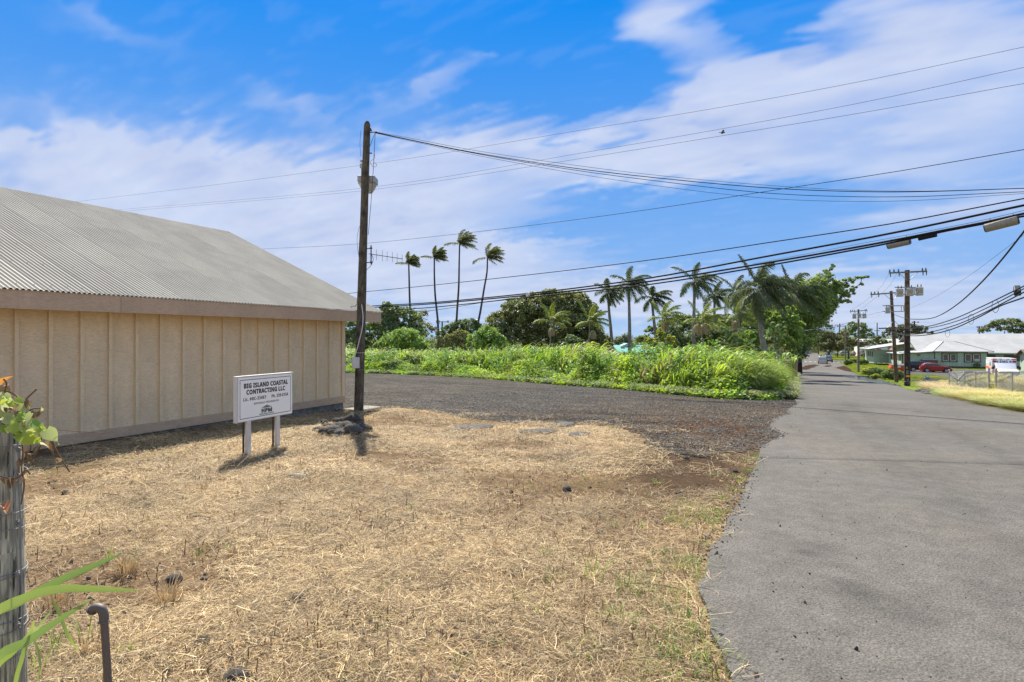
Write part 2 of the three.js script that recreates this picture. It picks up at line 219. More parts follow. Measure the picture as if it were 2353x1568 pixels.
// ---------- the ground, one sheet out to the horizon ----------
const rockAt = G(790, 1000), moundAt = G(930, 950), rutAt = G(1560, 1010);
bumps.push([moundAt.x, -moundAt.z, 0.10, 1.0], [rockAt.x, -rockAt.z, 0.10, 0.7]);
for (let j = 0; j < GD.length; j++) for (let i = 0; i < GX.length; i++) if (Math.abs(GX[i]) < 12 && GD[j] > 0 && GD[j] < 22) GH[j][i] = land(GX[i], GD[j]);
function lotTone(x, d) {   // trodden earth, straw and leaf litter, in patches
  const n = fbm(x * 0.55 + 2, d * 0.55 + 5, 4), m = fbm(x * 2.3 + 9, d * 2.3, 4), f = fbm(x * 6 + 1, d * 6 + 4, 3);
  let k = 0.78 + (m - 0.5) * 0.9 + (f - 0.5) * 0.5, r = k * 0.95, g = k * (0.95 + (n - 0.5) * 0.12), b = k * (0.88 + (n - 0.5) * 0.2);
  const bare = sstep(0.54, 0.70, fbm(x * 0.8 + 31, d * 0.8 + 12, 5)); r = lerp(r, 0.33, bare * 0.75); g = lerp(g, 0.31, bare * 0.75); b = lerp(b, 0.30, bare * 0.75);
  // dark earth in the corner where the lot, the drive and the road meet
  const e = Math.exp(-(((x - 0.42 * d + 0.75) / 1.0) ** 2 + ((d - 7.6) / 2.4) ** 2)) * 1.5 * sstep(0.25, 0.5, m + 0.1), ee = clamp(e); r = lerp(r, 0.19, ee); g = lerp(g, 0.175, ee); b = lerp(b, 0.17, ee);
  const grn = sstep(0.55, 0.7, fbm(x * 1.1 + 50, d * 1.1, 4)) * sstep(0.8, 0.2, roadX(d) - x); r = lerp(r, 0.55, grn * 0.5); g = lerp(g, 0.62, grn * 0.5); b = lerp(b, 0.30, grn * 0.5);
  return [r, g, b];
}
{
  const nx = GX.length, pos = [], col = [], uv = [], idx = [];
  GD.forEach((d, j) => GX.forEach((x, i) => { pos.push(x, GH[j][i], -d); uv.push(x, d); col.push(...lotTone(x, d)); }));
  for (let j = 0; j < GD.length - 1; j++) for (let i = 0; i < nx - 1; i++) { const a = j * nx + i; idx.push(a, a + 1, a + nx, a + nx, a + 1, a + nx + 1); }
  const g = new THREE.BufferGeometry(); g.setAttribute('position', new THREE.Float32BufferAttribute(pos, 3)); g.setAttribute('uv', new THREE.Float32BufferAttribute(uv, 2)); g.setAttribute('color', new THREE.Float32BufferAttribute(col, 3)); g.setIndex(idx); g.computeVertexNormals();
  structure('ground', g, M.earth);
}
// ---------- road, drive, lawn, car park ----------
const leftEdge = px2([[1690, 1640], [1672, 1568], [1655, 1530], [1640, 1490], [1628, 1440], [1614, 1400], [1612, 1360], [1626, 1310], [1632, 1280], [1652, 1250], [1668, 1212], [1692, 1178], [1704, 1148], [1722, 1110], [1738, 1070], [1746, 1036], [1758, 1026], [1800, 1003], [1769, 988], [1776, 966], [1812, 955], [1806, 945], [1834, 931], [1824, 918]]);
const farLeft = [[26, roadX(26)], [40, roadX(40)], [60, roadX(60)], [90, roadX(90)], [130, roadX(130)], [150, roadX(150) + 1], [180, roadX(180) + 1], [240, roadX(240) + 2], [265, roadX(265) - 6]].map(([d, x]) => [x, d]);
const rightEdge = px2([[1940, 838], [1945, 846], [1952, 852], [1972, 862], [2027, 874], [2064, 887], [2089, 898], [2124, 904], [2164, 912], [2214, 922], [2277, 936], [2353, 949], [2800, 1016], [3400, 1100]]);
const roadPoly = [[-0.5, -6], [-0.3, 0.5], ...ragged(leftEdge, 0.035, 0.1, 3), ...farLeft, [roadX(272) + 0, 272], [roadX(245) + 9, 245], [roadX(180) + 8, 180], [roadX(150) + 9, 150], ...ragged(rightEdge, 0.06, 0.3, 8), [12, -6]];
const spots = [[1975, 1372, 0.24, 0.42], [1890, 1275, 0.28, 0.2], [2060, 1420, 0.3, 0.2], [2200, 1170, 0.5, 0.12], [2040, 1128, 0.14, 0.16], [1860, 1285, 0.14, 0.3], [1790, 1240, 0.1, 0.22], [2310, 1380, 0.3, 0.16]].map(([x, y, r, k]) => { const p = G(x, y); return [p.x, -p.z, r * 0.6, k * 1.1]; });
function roadTone(x, d) {
  const off = x - roadX(d), n = fbm(x * 0.35, d * 0.35, 4), m = fbm(x * 1.7 + 4, d * 1.7, 4), st = fbm(off * 2.6 + 11, d * 0.13 + off, 4), sp = fbm(x * 5 + 9, d * 5, 3);
  let k = 0.93 + (n - 0.5) * 0.26 + (m - 0.5) * 0.20 - 0.12 * sstep(0.54, 0.70, st) + (sp - 0.5) * 0.10 - 0.10 * sstep(0.62, 0.76, fbm(x * 0.8 + 77, d * 0.8 + 5, 5)) + 0.10 * sstep(0.58, 0.7, fbm(x * 0.5 + 17, d * 0.22, 4));
  for (const s of spots) { const q = ((x - s[0]) ** 2 + (d - s[1]) ** 2) / (s[2] * s[2]); if (q < 4) k *= 1 - s[3] * Math.exp(-q * q) * (0.6 + 0.8 * sp); }
  const red = sstep(0.5, 0.75, fbm(x * 0.6 + 40, d * 0.25 + 2, 4)) * 0.55;
  return [k, k * (0.985 - red * 0.03), k * (0.955 - red * 0.09)];
}
structure('road', sheet(roadPoly, 0.035, roadTone, 1, 0.09), M.asphalt);
{
  const a = roadX(158), u = [0.893, -0.451], c = [a, 158], w = 5.2, along = [0.451, 0.893], at = (t, k) => [c[0] + u[0] * t + along[0] * k, c[1] + u[1] * t + along[1] * k];
  structure('cross_street', sheet([at(-90, -w), at(130, -w), at(130, w), at(-90, w)], 0.041, (x, d) => { const k = 0.9 + (fbm(x * 0.2, d * 0.2, 3) - 0.5) * 0.2; return [k, k, k * 0.98]; }), M.asphalt);
}
const nearDrive = px2([[560, 955], [700, 951], [780, 948], [835, 945], [905, 938], [960, 941], [1040, 955], [1110, 966], [1180, 973], [1290, 975], [1360, 978], [1430, 985], [1470, 998], [1482, 1025], [1520, 1042], [1600, 1050], [1700, 1040], [1765, 1030], [1850, 1005]]);
const vergeEdge = px2([[1838, 921], [1790, 917], [1740, 919], [1650, 916], [1560, 908], [1480, 900], [1400, 893], [1300, 886], [1200, 877], [1100, 870], [1000, 864], [900, 860], [795, 857], [700, 857], [600, 858]]);
const drivePoly = [...ragged(nearDrive, 0.16, 0.15, 21), ...ragged(vergeEdge, 0.2, 0.4, 5)];
const rust = G(1640, 978), rust2 = G(1600, 985);
function driveTone(x, d) {
  const n = fbm(x * 0.5 + 6, d * 0.5, 4), tr = fbm((d + x * 0.25) * 1.5, x * 0.18, 4), m = fbm(x * 2.6, d * 2.6 + 8, 4), toRoad = sstep(9, 1.0, roadX(d) - x);
  let k = 0.80 + (n - 0.5) * 0.35 + (m - 0.5) * 0.3 - 0.36 * sstep(0.5, 0.66, tr) * (0.35 + toRoad), r = k, g = k * 0.985, b = k * 0.965;
  const br = clamp(toRoad * 1.2 * sstep(0.34, 0.58, m * 0.6 + n * 0.5) + 0.6 * sstep(15.5, 12.5, d) * sstep(0.4, 0.6, m)) * 0.9; r = lerp(r, k * 0.95, br); g = lerp(g, k * 0.78, br); b = lerp(b, k * 0.60, br);
  for (const p of [rust, rust2]) { const q = ((x - p.x) / 0.8) ** 2 + ((d + p.z) / 1.1) ** 2; const w = Math.exp(-q) * sstep(0.35, 0.6, m); r = lerp(r, 0.66, w); g = lerp(g, 0.38, w); b = lerp(b, 0.22, w); }
  return [r, g, b];
}
structure('gravel_driveway', sheet(drivePoly, 0.008, driveTone), M.gravel);
// floor of the overgrown field left of the road
const fieldPoly = [...[...vergeEdge].reverse(), [roadX(40) - 0.5, 40], [roadX(70) - 0.4, 70], [roadX(110) - 0.3, 110], [roadX(147) - 0.3, 147], [-400, 147], [-400, 40], [-60, 45]];
const soilTone = (x, d) => { const k = 0.55 + fbm(x * 0.3, d * 0.3, 4) * 0.7, r = fbm(x * 0.8 + 3, d * 0.8, 3); return [0.085 * k + r * 0.03, 0.095 * k, 0.035 * k]; };
structure('field', sheet(fieldPoly, 0.010, soilTone), M.lawn);
const lawnTone = (x, d) => { const n = fbm(x * 0.16 + 3, d * 0.16, 4), m = fbm(x * 0.9, d * 0.9 + 5, 4), dry = sstep(0.55, 0.8, n * 0.6 + m * 0.45) * 0.7; const k = 1.15 + (m - 0.5) * 0.7; return [lerp(0.225, 0.38, dry) * k, lerp(0.30, 0.33, dry) * k, lerp(0.028, 0.08, dry) * k]; };
const lawnPoly = [...ragged(rightEdge, 0.12, 0.3, 14), [120, -6], [190, 30], [260, 147], [roadX(148) + 9, 148]];
structure('lawn', sheet(lawnPoly, 0.012, lawnTone), M.lawn);
structure('far_lawn', sheet([[roadX(166) + 8.5, 166], [roadX(300) + 9, 300], [420, 300], [330, 120]], 0.014, lawnTone), M.lawn);
structure('far_field', sheet([[-1450, 147.5], [2150, 147.5], [2150, 2950], [-1450, 2950]], 0.006, soilTone), M.lawn);
structure('side_field', sheet([[-1450, 40], [-401, 40], [-401, 147.4], [-1450, 147.4]], 0.006, soilTone), M.lawn);
structure('side_field', sheet([[261, 147.4], [191, 30], [121, -6], [2150, -6], [2150, 147.4]], 0.006, lawnTone), M.lawn);
structure('parking_lot', sheet(px2([[2055, 858], [2100, 850], [2186, 849], [2271, 851], [2500, 856], [2700, 880], [2420, 886], [2290, 878], [2181, 868], [2143, 862], [2072, 861]]), 0.03, (x, d) => { const k = 0.68 + (fbm(x * 0.3, d * 0.3, 4) - 0.5) * 0.3; return [k, k, k]; }, 1, 0.05), M.asphalt);
structure('dirt_path', sheet(ragged(px2([[2080, 874], [2140, 871], [2200, 871], [2230, 880], [2170, 883], [2120, 878], [2080, 874]]), 0.2, 0.4, 2), 0.024, (x, d) => { const k = 0.75 + (fbm(x, d, 3) - 0.5) * 0.4; return [k * 1.0, k * 0.95, k * 0.88]; }), M.gravel);
// ---------- materials for built things ----------
const woodGrain = tex(512, (u, v) => { const w = tileF(u, v * 0.12, 64, 51, 3), q = tileNoise(u, v, 8, 53), s = tileNoise(u, v * 0.06, 128, 57); const k = 0.62 + (w - 0.5) * 0.55 + (q - 0.5) * 0.18 - (s > 0.78 ? 0.22 : 0); return [k, k * 0.985, k * 0.96]; });
const woodBump = tex(512, (u, v) => { const s = tileNoise(u, v * 0.05, 128, 57), w = tileF(u, v * 0.12, 64, 51, 3); return w * 0.7 - (s > 0.76 ? 0.4 : 0) + 0.3; }, false);
const sidingMap = tex(512, (u, v) => { const k = 0.90 + (tileF(u * 0.25, v, 128, 61, 3) - 0.5) * 0.14 + (tileF(u, v * 0.3, 10, 63, 5) - 0.5) * 0.09; return [k, k * 0.995, k * 0.985]; });
const sidingBump = tex(512, (u, v) => { const w = tileF(u, v * 0.2, 48, 65, 3); return 0.5 + (w - 0.5) * 0.6 + (tileNoise(u * 0.2, v, 256, 66) - 0.5) * 0.4; }, false);
const paintMap = tex(256, (u, v) => { const k = 0.90 + (tileF(u, v, 4, 71, 5) - 0.5) * 0.16; return [k, k * 0.995, k * 0.985]; });
const rustMap = tex(256, (u, v) => { const n = tileF(u, v, 5, 75, 5), r = sstep(0.58, 0.72, n), k = 0.85 + (tileF(u, v, 16, 77, 3) - 0.5) * 0.25; return [lerp(k, 0.5, r), lerp(k, 0.32, r), lerp(k * 0.98, 0.2, r)]; });
const concreteMap = tex(512, (u, v) => { const k = 0.72 + (tileF(u, v, 8, 81, 5) - 0.5) * 0.4 + (tileNoise(u, v, 128, 83) - 0.5) * 0.14; return [k, k, k * 0.97]; });
Object.assign(M, {
  siding: std({ color: C(0.86, 0.675, 0.415), map: rep(sidingMap, 0.8), bumpMap: rep(sidingBump, 0.8), bumpScale: 0.004, roughness: 0.7 }),
  sidingB: std({ color: C(0.85, 0.665, 0.41), map: rep(sidingMap, 0.93), bumpMap: rep(sidingBump, 0.77), bumpScale: 0.004, roughness: 0.7 }),
  sidingC: std({ color: C(0.87, 0.685, 0.425), map: rep(sidingMap, 0.71), bumpMap: rep(sidingBump, 0.9), bumpScale: 0.004, roughness: 0.7 }),
  batten: std({ color: C(0.89, 0.705, 0.44), map: rep(sidingMap, 1.3), bumpMap: rep(sidingBump, 1.1), bumpScale: 0.002, roughness: 0.65 }),
  brownTrim: std({ color: C(0.61, 0.43, 0.275), map: rep(sidingMap, 0.9), bumpMap: rep(sidingBump, 1.2), bumpScale: 0.002, roughness: 0.6 }),
  brownTrimB: std({ color: C(0.62, 0.44, 0.28), map: rep(sidingMap, 0.77), bumpMap: rep(sidingBump, 1.1), bumpScale: 0.002, roughness: 0.6 }),
  block: std({ color: C(0.36, 0.355, 0.335), map: rep(concreteMap, 1), bumpMap: rep(concreteMap, 2), bumpScale: 0.006, roughness: 0.95 }),
  concrete: std({ color: C(0.5, 0.48, 0.44), map: rep(concreteMap, 0.5), roughness: 0.95 }),
  pole: std({ color: C(0.27, 0.23, 0.155), map: rep(woodGrain, 1.1), bumpMap: rep(woodBump, 1.1), bumpScale: 0.012, roughness: 0.95 }),
  poleFar: std({ color: C(0.36, 0.25, 0.165), map: rep(woodGrain, 0.6), roughness: 0.95 }),
  poleDark: std({ color: C(0.12, 0.09, 0.075), map: rep(woodGrain, 0.6), roughness: 0.95 }),
  poleGrey: std({ color: C(0.55, 0.49, 0.40), map: rep(woodGrain, 0.6), roughness: 0.95 }),
  greyWood: std({ color: C(0.80, 0.78, 0.61), map: rep(woodGrain, 2), bumpMap: rep(woodBump, 2), bumpScale: 0.002, roughness: 0.95 }),
  black: std({ color: C(0.015, 0.015, 0.016), roughness: 0.55 }), rubber: std({ color: C(0.02, 0.02, 0.02), roughness: 0.85 }),
  wire: std({ color: C(0.22, 0.22, 0.22), metalness: 0.4, roughness: 0.6 }), galv: std({ color: C(0.50, 0.51, 0.52), metalness: 0.55, roughness: 0.45, map: rep(paintMap, 2) }),
  darkIron: std({ color: C(0.07, 0.055, 0.045), metalness: 0.3, roughness: 0.7 }), rusty: std({ color: C(0.55, 0.5, 0.45), map: rep(rustMap, 3), metalness: 0.2, roughness: 0.75 }),
  white: std({ color: C(0.80, 0.78, 0.72), map: rep(paintMap, 1.5), roughness: 0.55 }), whiteWire: std({ color: C(0.62, 0.61, 0.57), roughness: 0.6 }),
  greyPaint: std({ color: C(0.50, 0.51, 0.50), map: rep(paintMap, 2), roughness: 0.5 }), ceramic: std({ color: C(0.10, 0.09, 0.085), roughness: 0.25 }),
  glassDark: phys({ color: C(0.02, 0.022, 0.025), roughness: 0.08, clearcoat: 0.5 }),
});

// ---------- the tan metal-roofed shed ----------
const BD = 13.8, BX = -0.2924 * BD, bTurn = Math.atan2(0.9126, 0.409);
const shed = thing('metal_roofed_shed', 'long low tan board-and-batten shed with a pale corrugated metal roof', 'shed', [BX, 0, -BD], bTurn);
{
  const L = 15, base = 0.078, low = -0.074, r = rng(5), wallTop = 1.97, pitch = 0.4064, mats = [M.siding, M.sidingB, M.sidingC];
  for (let k = 0; k < Math.floor(L / pitch); k++) {
    const x1 = k === 0 ? -0.09 : -0.1016 - pitch * k + 0.20, xa = -0.29 - pitch * k + 0.19, xb = xa - pitch;
    part('wall_panel', metre(box(pitch - 0.004, wallTop - base + 0.03, 0.03, (xa + xb) / 2, (wallTop + base) / 2, -0.045 + r() * 0.001)), mats[Math.floor(r() * 3)], shed);
    const w = 0.048 + r() * 0.004;
    part('batten', metre(rbox(w, wallTop - base - 0.005, 0.04, 0.003, xb, (wallTop + base) / 2, -0.012 + r() * 0.001, 1)), M.batten, shed);
  }
  part('corner_board', metre(rbox(0.095, wallTop - base - 0.004, 0.04, 0.004, -0.048, (wallTop + base) / 2, -0.011)), M.batten, shed);
  part('corner_board', metre(rbox(0.028, wallTop - low, 0.09, 0.004, 0.015, (wallTop + low) / 2, -0.048)), M.brownTrim, shed);
  for (let k = 0, x = 0.0; k < 4; k++) { const w = k ? 3.66 : 3.1; part('base_board', metre(rbox(w - 0.004, base - low, 0.05, 0.004, x - w / 2, (base + low) / 2, -0.004 - 0.002 * (k % 2))), k % 2 ? M.brownTrimB : M.brownTrim, shed); x -= w; }
  for (let k = 0; k < 22; k++) part('foundation_block', metre(rbox(0.394, 0.5, 0.19, 0.008, -0.21 - 0.4 * k, low - 0.256, -0.125 + (r() - 0.5) * 0.006)), M.block, shed);
  part('foundation_block', metre(rbox(0.2, 0.5, 0.6, 0.008, -0.09, low - 0.258, -0.53)), M.block, shed);
  // walls out of sight
  part('end_wall', metre(box(0.04, wallTop + 0.3, 10.2, -0.03, 0.85, -5.2)), M.siding, shed);
  part('back_wall', metre(box(L, 2.2, 0.04, -L / 2, 0.9, -10.3)), M.siding, shed);
  part('end_wall', metre(box(0.04, wallTop + 0.3, 10.2, -L + 0.03, 0.85, -5.2)), M.siding, shed);
  part('gable', metre(quads([[[-0.025, 1.95, 0], [-0.025, 1.95, -10.4], [-0.025, 4.45, -5.23]]])), M.siding, shed); part('gable', metre(quads([[[-L + 0.05, 1.95, 0], [-L + 0.05, 4.45, -5.23], [-L + 0.05, 1.95, -10.4]]])), M.siding, shed);
  // eaves
  part('soffit', metre(box(L + 1.0, 0.015, 0.31, -L / 2 + 0.5, 1.985, 0.14)), M.siding, shed);
  part('frieze_board', metre(rbox(L, 0.05, 0.03, 0.004, -L / 2, 1.945, 0.003)), M.batten, shed);
  for (const [x0, x1, m] of [[1.0, -5.42, M.brownTrim], [-5.424, -9.2, M.brownTrimB], [-9.204, -15, M.brownTrim]]) part('fascia_board', metre(rbox(x0 - x1, 0.255, 0.038, 0.004, (x0 + x1) / 2, 1.9985, 0.30)), m, shed);
  for (const x of [1.0, -L]) part('barge_board', metre(slab([[x - 0.02, 2.05, 0.30], [x - 0.02, 4.52, -5.2], [x - 0.02, 4.30, -5.2], [x - 0.02, 1.83, 0.30]], 0.036)), M.brownTrim, shed);
  // corrugated roof sheets: ten waves each, laps of half a wave
  const wave = 0.0677, sheetW = wave * 10, eave = [2.135, 0.345], rise = 4.62, back = -5.23, run = eave[1] - back;
  const rm = [0, 1, 2].map((k) => std({ color: C(0.475 + k * 0.02, 0.44 + k * 0.019, 0.355 + k * 0.015), roughness: 0.8, metalness: 0, map: rep(paintMap, 0.35 + k * 0.07) }));
  const roofSheet = (n, side) => {
    const pos = [], uv = [], nor = [], idx = [], per = 12, lap = 0.6, seg = Math.round((10 + lap) * per), rows = 6, sl = (rise - eave[0]) / run, sn = Math.hypot(1, sl);
    for (let i = 0; i <= seg; i++) for (let j = 0; j <= rows; j++) {
      const x = 1.03 - n * sheetW - i * wave / per, t = j / rows, ph = i / per * 2 * Math.PI, lift = 0.0115 * Math.cos(ph) + (i < lap * per ? 0.0035 : 0), dl = 0.0115 * 2 * Math.PI / wave * Math.sin(ph);
      const jit = (hash2(n, side + 9) - 0.5) * 0.018, z = lerp(eave[1] + jit, back, t), y = lerp(eave[0], rise, t) + lift + Math.sin(t * 9 + n) * 0.0015;
      pos.push(x, y, side ? 2 * back - z : z); const nn = V(-dl, 1 / sn, sl / sn * (side ? -1 : 1)).normalize(); nor.push(nn.x, nn.y, nn.z); uv.push(x, t * 6);
      if (i < seg && j < rows) { const a = i * (rows + 1) + j, b = a + rows + 1; side ? idx.push(a, b, a + 1, b, b + 1, a + 1) : idx.push(a, a + 1, b, b, a + 1, b + 1); }
    }
    const g = new THREE.BufferGeometry(); g.setAttribute('position', new THREE.Float32BufferAttribute(pos, 3)); g.setAttribute('normal', new THREE.Float32BufferAttribute(nor, 3)); g.setAttribute('uv', new THREE.Float32BufferAttribute(uv, 2)); g.setIndex(idx); return g;
  };
  const N = Math.ceil(16 / sheetW);
  for (const side of [0, 1]) for (let n = 0; n < N; n++) part('roof_sheet', roofSheet(n, side), rm[Math.floor(hash2(n, side + 3) * 3)], shed);
  // screw heads in rows across the sheets
  const sc = new THREE.InstancedMesh(new THREE.CylinderGeometry(0.005, 0.0075, 0.006, 6), rm[2], 7 * 80), m4 = new THREE.Matrix4(), tilt = new THREE.Quaternion().setFromAxisAngle(V(1, 0, 0), Math.atan(0.446));
  let c = 0; for (let row = 0; row < 7; row++) for (let k = 0; k < 80; k++) { const t = 0.03 + row * 0.155, x = 1.03 - wave * (3 * k + (row % 2)); m4.compose(V(x, lerp(eave[0], rise, t) + 0.0125, lerp(eave[1], back, t) + 0.004), tilt, V(1, 1, 1)); sc.setMatrixAt(c++, m4); }
  sc.name = 'screw_heads'; sc.userData.kind = 'stuff'; sc.castShadow = sc.receiveShadow = true; shed.add(sc);
}

// ---------- the leaning wooden pole at the shed's corner ----------
const poleBase = G(824, 946), PD = -poleBase.z;
const at = (x, y, dd = 0) => P(x, y, PD + dd).sub(poleBase);
const oldPole = thing('wooden_utility_pole', 'old leaning wooden pole with floodlight and small antenna at the shed corner', 'utility pole', poleBase.toArray());
{
  const p = (x, y, r) => { const v = at(x, y); return [v.x, v.y, v.z, r]; };
  const body = taper([[at(823, 975).x, -0.3, 0, 0.108], p(824, 940, 0.107), p(829, 760, 0.102), p(834.5, 560, 0.09), p(839, 420, 0.082), p(843, 300, 0.074), p(843.6, 286, 0.070)], 14, 40);
  { const q = body.attributes.position; for (let i = 0; i < q.count; i++) { const a = q.getX(i) * 60, y = q.getY(i), k = 1 + (fbm(y * 1.4 + 3, i % 15 * 1.3, 3) - 0.5) * 0.10; const cx = at(824 + (946 - 0) * 0, 946).x + (y / 6.7) * (at(843, 282).x); q.setX(i, cx + (q.getX(i) - cx) * k); q.setZ(i, q.getZ(i) * k); } body.computeVertexNormals(); }
  part('pole_shaft', body, M.pole, oldPole);
  part('pole_top', taper([p(843.6, 287, 0.070), p(843.9, 283, 0.058), p(844.2, 279, 0.03)], 10, 4), M.pole, oldPole);
  // floodlight behind the shaft
  const fl = at(843, 424, 0.28), flg = new THREE.Group(); 
  const dome = new THREE.LatheGeometry([[0.001, -0.205], [0.10, -0.2], [0.165, -0.10], [0.215, 0.0]].map((q) => new THREE.Vector2(...q)), 8); dome.rotateY(Math.PI / 8);
  const house = part('floodlight', [rbox(0.40, 0.15, 0.36, 0.02, fl.x + 0.02, fl.y + 0.09, fl.z), bar([fl.x, fl.y + 0.1, fl.z + 0.15], [fl.x, fl.y + 0.1, fl.z + 0.32], 0.025)], M.greyPaint, oldPole);
  part('lens', dome.clone().translate(fl.x + 0.02, fl.y + 0.005, fl.z), phys({ color: C(0.55, 0.55, 0.52), roughness: 0.25, transmission: 0.25, thickness: 0 }), house);
  part('rim', new THREE.TorusGeometry(0.212, 0.014, 6, 8).rotateX(Math.PI / 2).rotateY(Math.PI / 8).translate(fl.x + 0.02, fl.y + 0.008, fl.z), M.rusty, house);
  // antenna on a stub mast
  const mast = at(852.5, 586, -0.03), top = at(852.5, 564, -0.03), bot = at(852.5, 608, -0.03);
  const ant = part('antenna', [bar(top, bot, 0.014), bar(at(841, 572, -0.02), at(853, 571, -0.03), 0.012), bar(at(840, 604, -0.02), at(853, 603, -0.03), 0.012), rbox(0.05, 0.03, 0.04, 0.004, mast.x, at(852, 571).y, mast.z), rbox(0.05, 0.03, 0.04, 0.004, mast.x, at(852, 603).y, mast.z), bar(at(848, 583.4, -0.04), at(925, 595, -0.35), 0.009)], M.darkIron, oldPole);
  [[865, 23], [878.5, 24], [889.5, 21], [901.5, 21], [912.5, 19], [924, 17]].forEach(([x, h], i) => { const t = (x - 848) / 77, y = 583.4 + t * 11.6, c = at(x, y, -0.04 - 0.31 * t); part('element', bar([c.x, c.y - h * 0.0053, c.z], [c.x, c.y + h * 0.0053, c.z], 0.0045, 5), M.wire, ant); });
  part('antenna_lead', tube([at(854, 586, -0.03), at(857.5, 596, -0.05), at(852, 611, -0.05), at(842, 621, -0.06), at(838, 640, -0.1)], 0.006, 20, 5), M.black, oldPole);
  // junction box, straps and conduit
  const jb = at(817.5, 834, -0.13), bx = part('junction_box', [rbox(0.155, 0.245, 0.11, 0.008, jb.x, jb.y, jb.z)], M.white, oldPole);
  part('cover', rbox(0.14, 0.225, 0.012, 0.004, jb.x + 0.003, jb.y, jb.z + 0.058), M.white, bx);
  part('strap', new THREE.TorusGeometry(0.108, 0.006, 5, 20).rotateX(Math.PI / 2).translate(at(827, 811).x, at(827, 811).y, 0), M.whiteWire, oldPole);
  part('strap', new THREE.TorusGeometry(0.110, 0.004, 5, 20).rotateX(Math.PI / 2).translate(at(826, 850).x, at(826, 850).y, 0), M.galv, oldPole);
  part('white_cable', tube([at(831, 700, -0.10), at(834, 730, -0.11), at(832, 755, -0.115), at(826, 780, -0.125), at(821, 800, -0.15), at(815, 818, -0.16), at(811, 828, -0.17)], 0.011, 40, 6), M.whiteWire, oldPole);
  part('loose_cable', tube([at(812, 822, -0.17), at(806, 830, -0.2), at(800, 835, -0.25), at(794, 838, -0.3), at(788, 842, -0.35)], 0.008, 20, 6), M.whiteWire, oldPole);
  part('conduit', tube([at(831.5, 385, -0.02), at(831, 440, -0.03), at(829, 520, -0.03), at(826.5, 560, -0.04), at(825, 590, -0.05)], 0.016, 30, 6), M.darkIron, oldPole);
  part('weatherhead', [rbox(0.06, 0.10, 0.06, 0.01, at(830.5, 380).x, at(830.5, 382).y, 0.02), rbox(0.05, 0.06, 0.05, 0.008, at(831, 371).x, at(831, 371).y, 0.02)], M.greyPaint, oldPole);
  const bw = part('service_wires', [tube([at(862, 306, -0.03), at(860, 345, -0.04), at(857, 400, -0.05), at(852, 470, -0.05), at(846, 540, -0.06)], 0.006, 30, 5), tube([at(862, 305), at(856, 320), at(850, 336), at(848, 342)], 0.005, 16, 5), tube([at(850, 352), at(859, 352), at(860, 364), at(851, 372), at(858, 384), at(866, 380), at(858, 372)], 0.004, 30, 5)], M.black, oldPole);
  part('side_wire', tube([at(829, 300), at(827, 330), at(829, 360)], 0.004, 14, 5), M.black, oldPole); part('side_wire', [tube([at(826, 520, -0.02), at(820.5, 545, -0.03), at(822, 575, -0.03), at(826, 600, -0.06), at(822, 660, -0.1), at(820, 700, -0.1)], 0.004, 30, 5)], M.black, oldPole);
  part('wire_bracket', rbox(0.10, 0.02, 0.03, 0.004, at(850, 352).x, at(850, 352).y, 0), M.darkIron, oldPole); part('wire_bracket', [rbox(0.07, 0.03, 0.03, 0.005, at(851, 300).x, at(851, 300).y, 0), bar(at(846, 305), at(866, 303), 0.012), new THREE.SphereGeometry(0.022, 8, 6).translate(...at(851, 296).toArray())], M.darkIron, oldPole);
  part('hook', [tube([at(806, 707, -0.12), at(809, 704, -0.12), at(815, 704, -0.12), at(821, 698, -0.11)], 0.012, 16, 6)], M.rusty, oldPole);
}

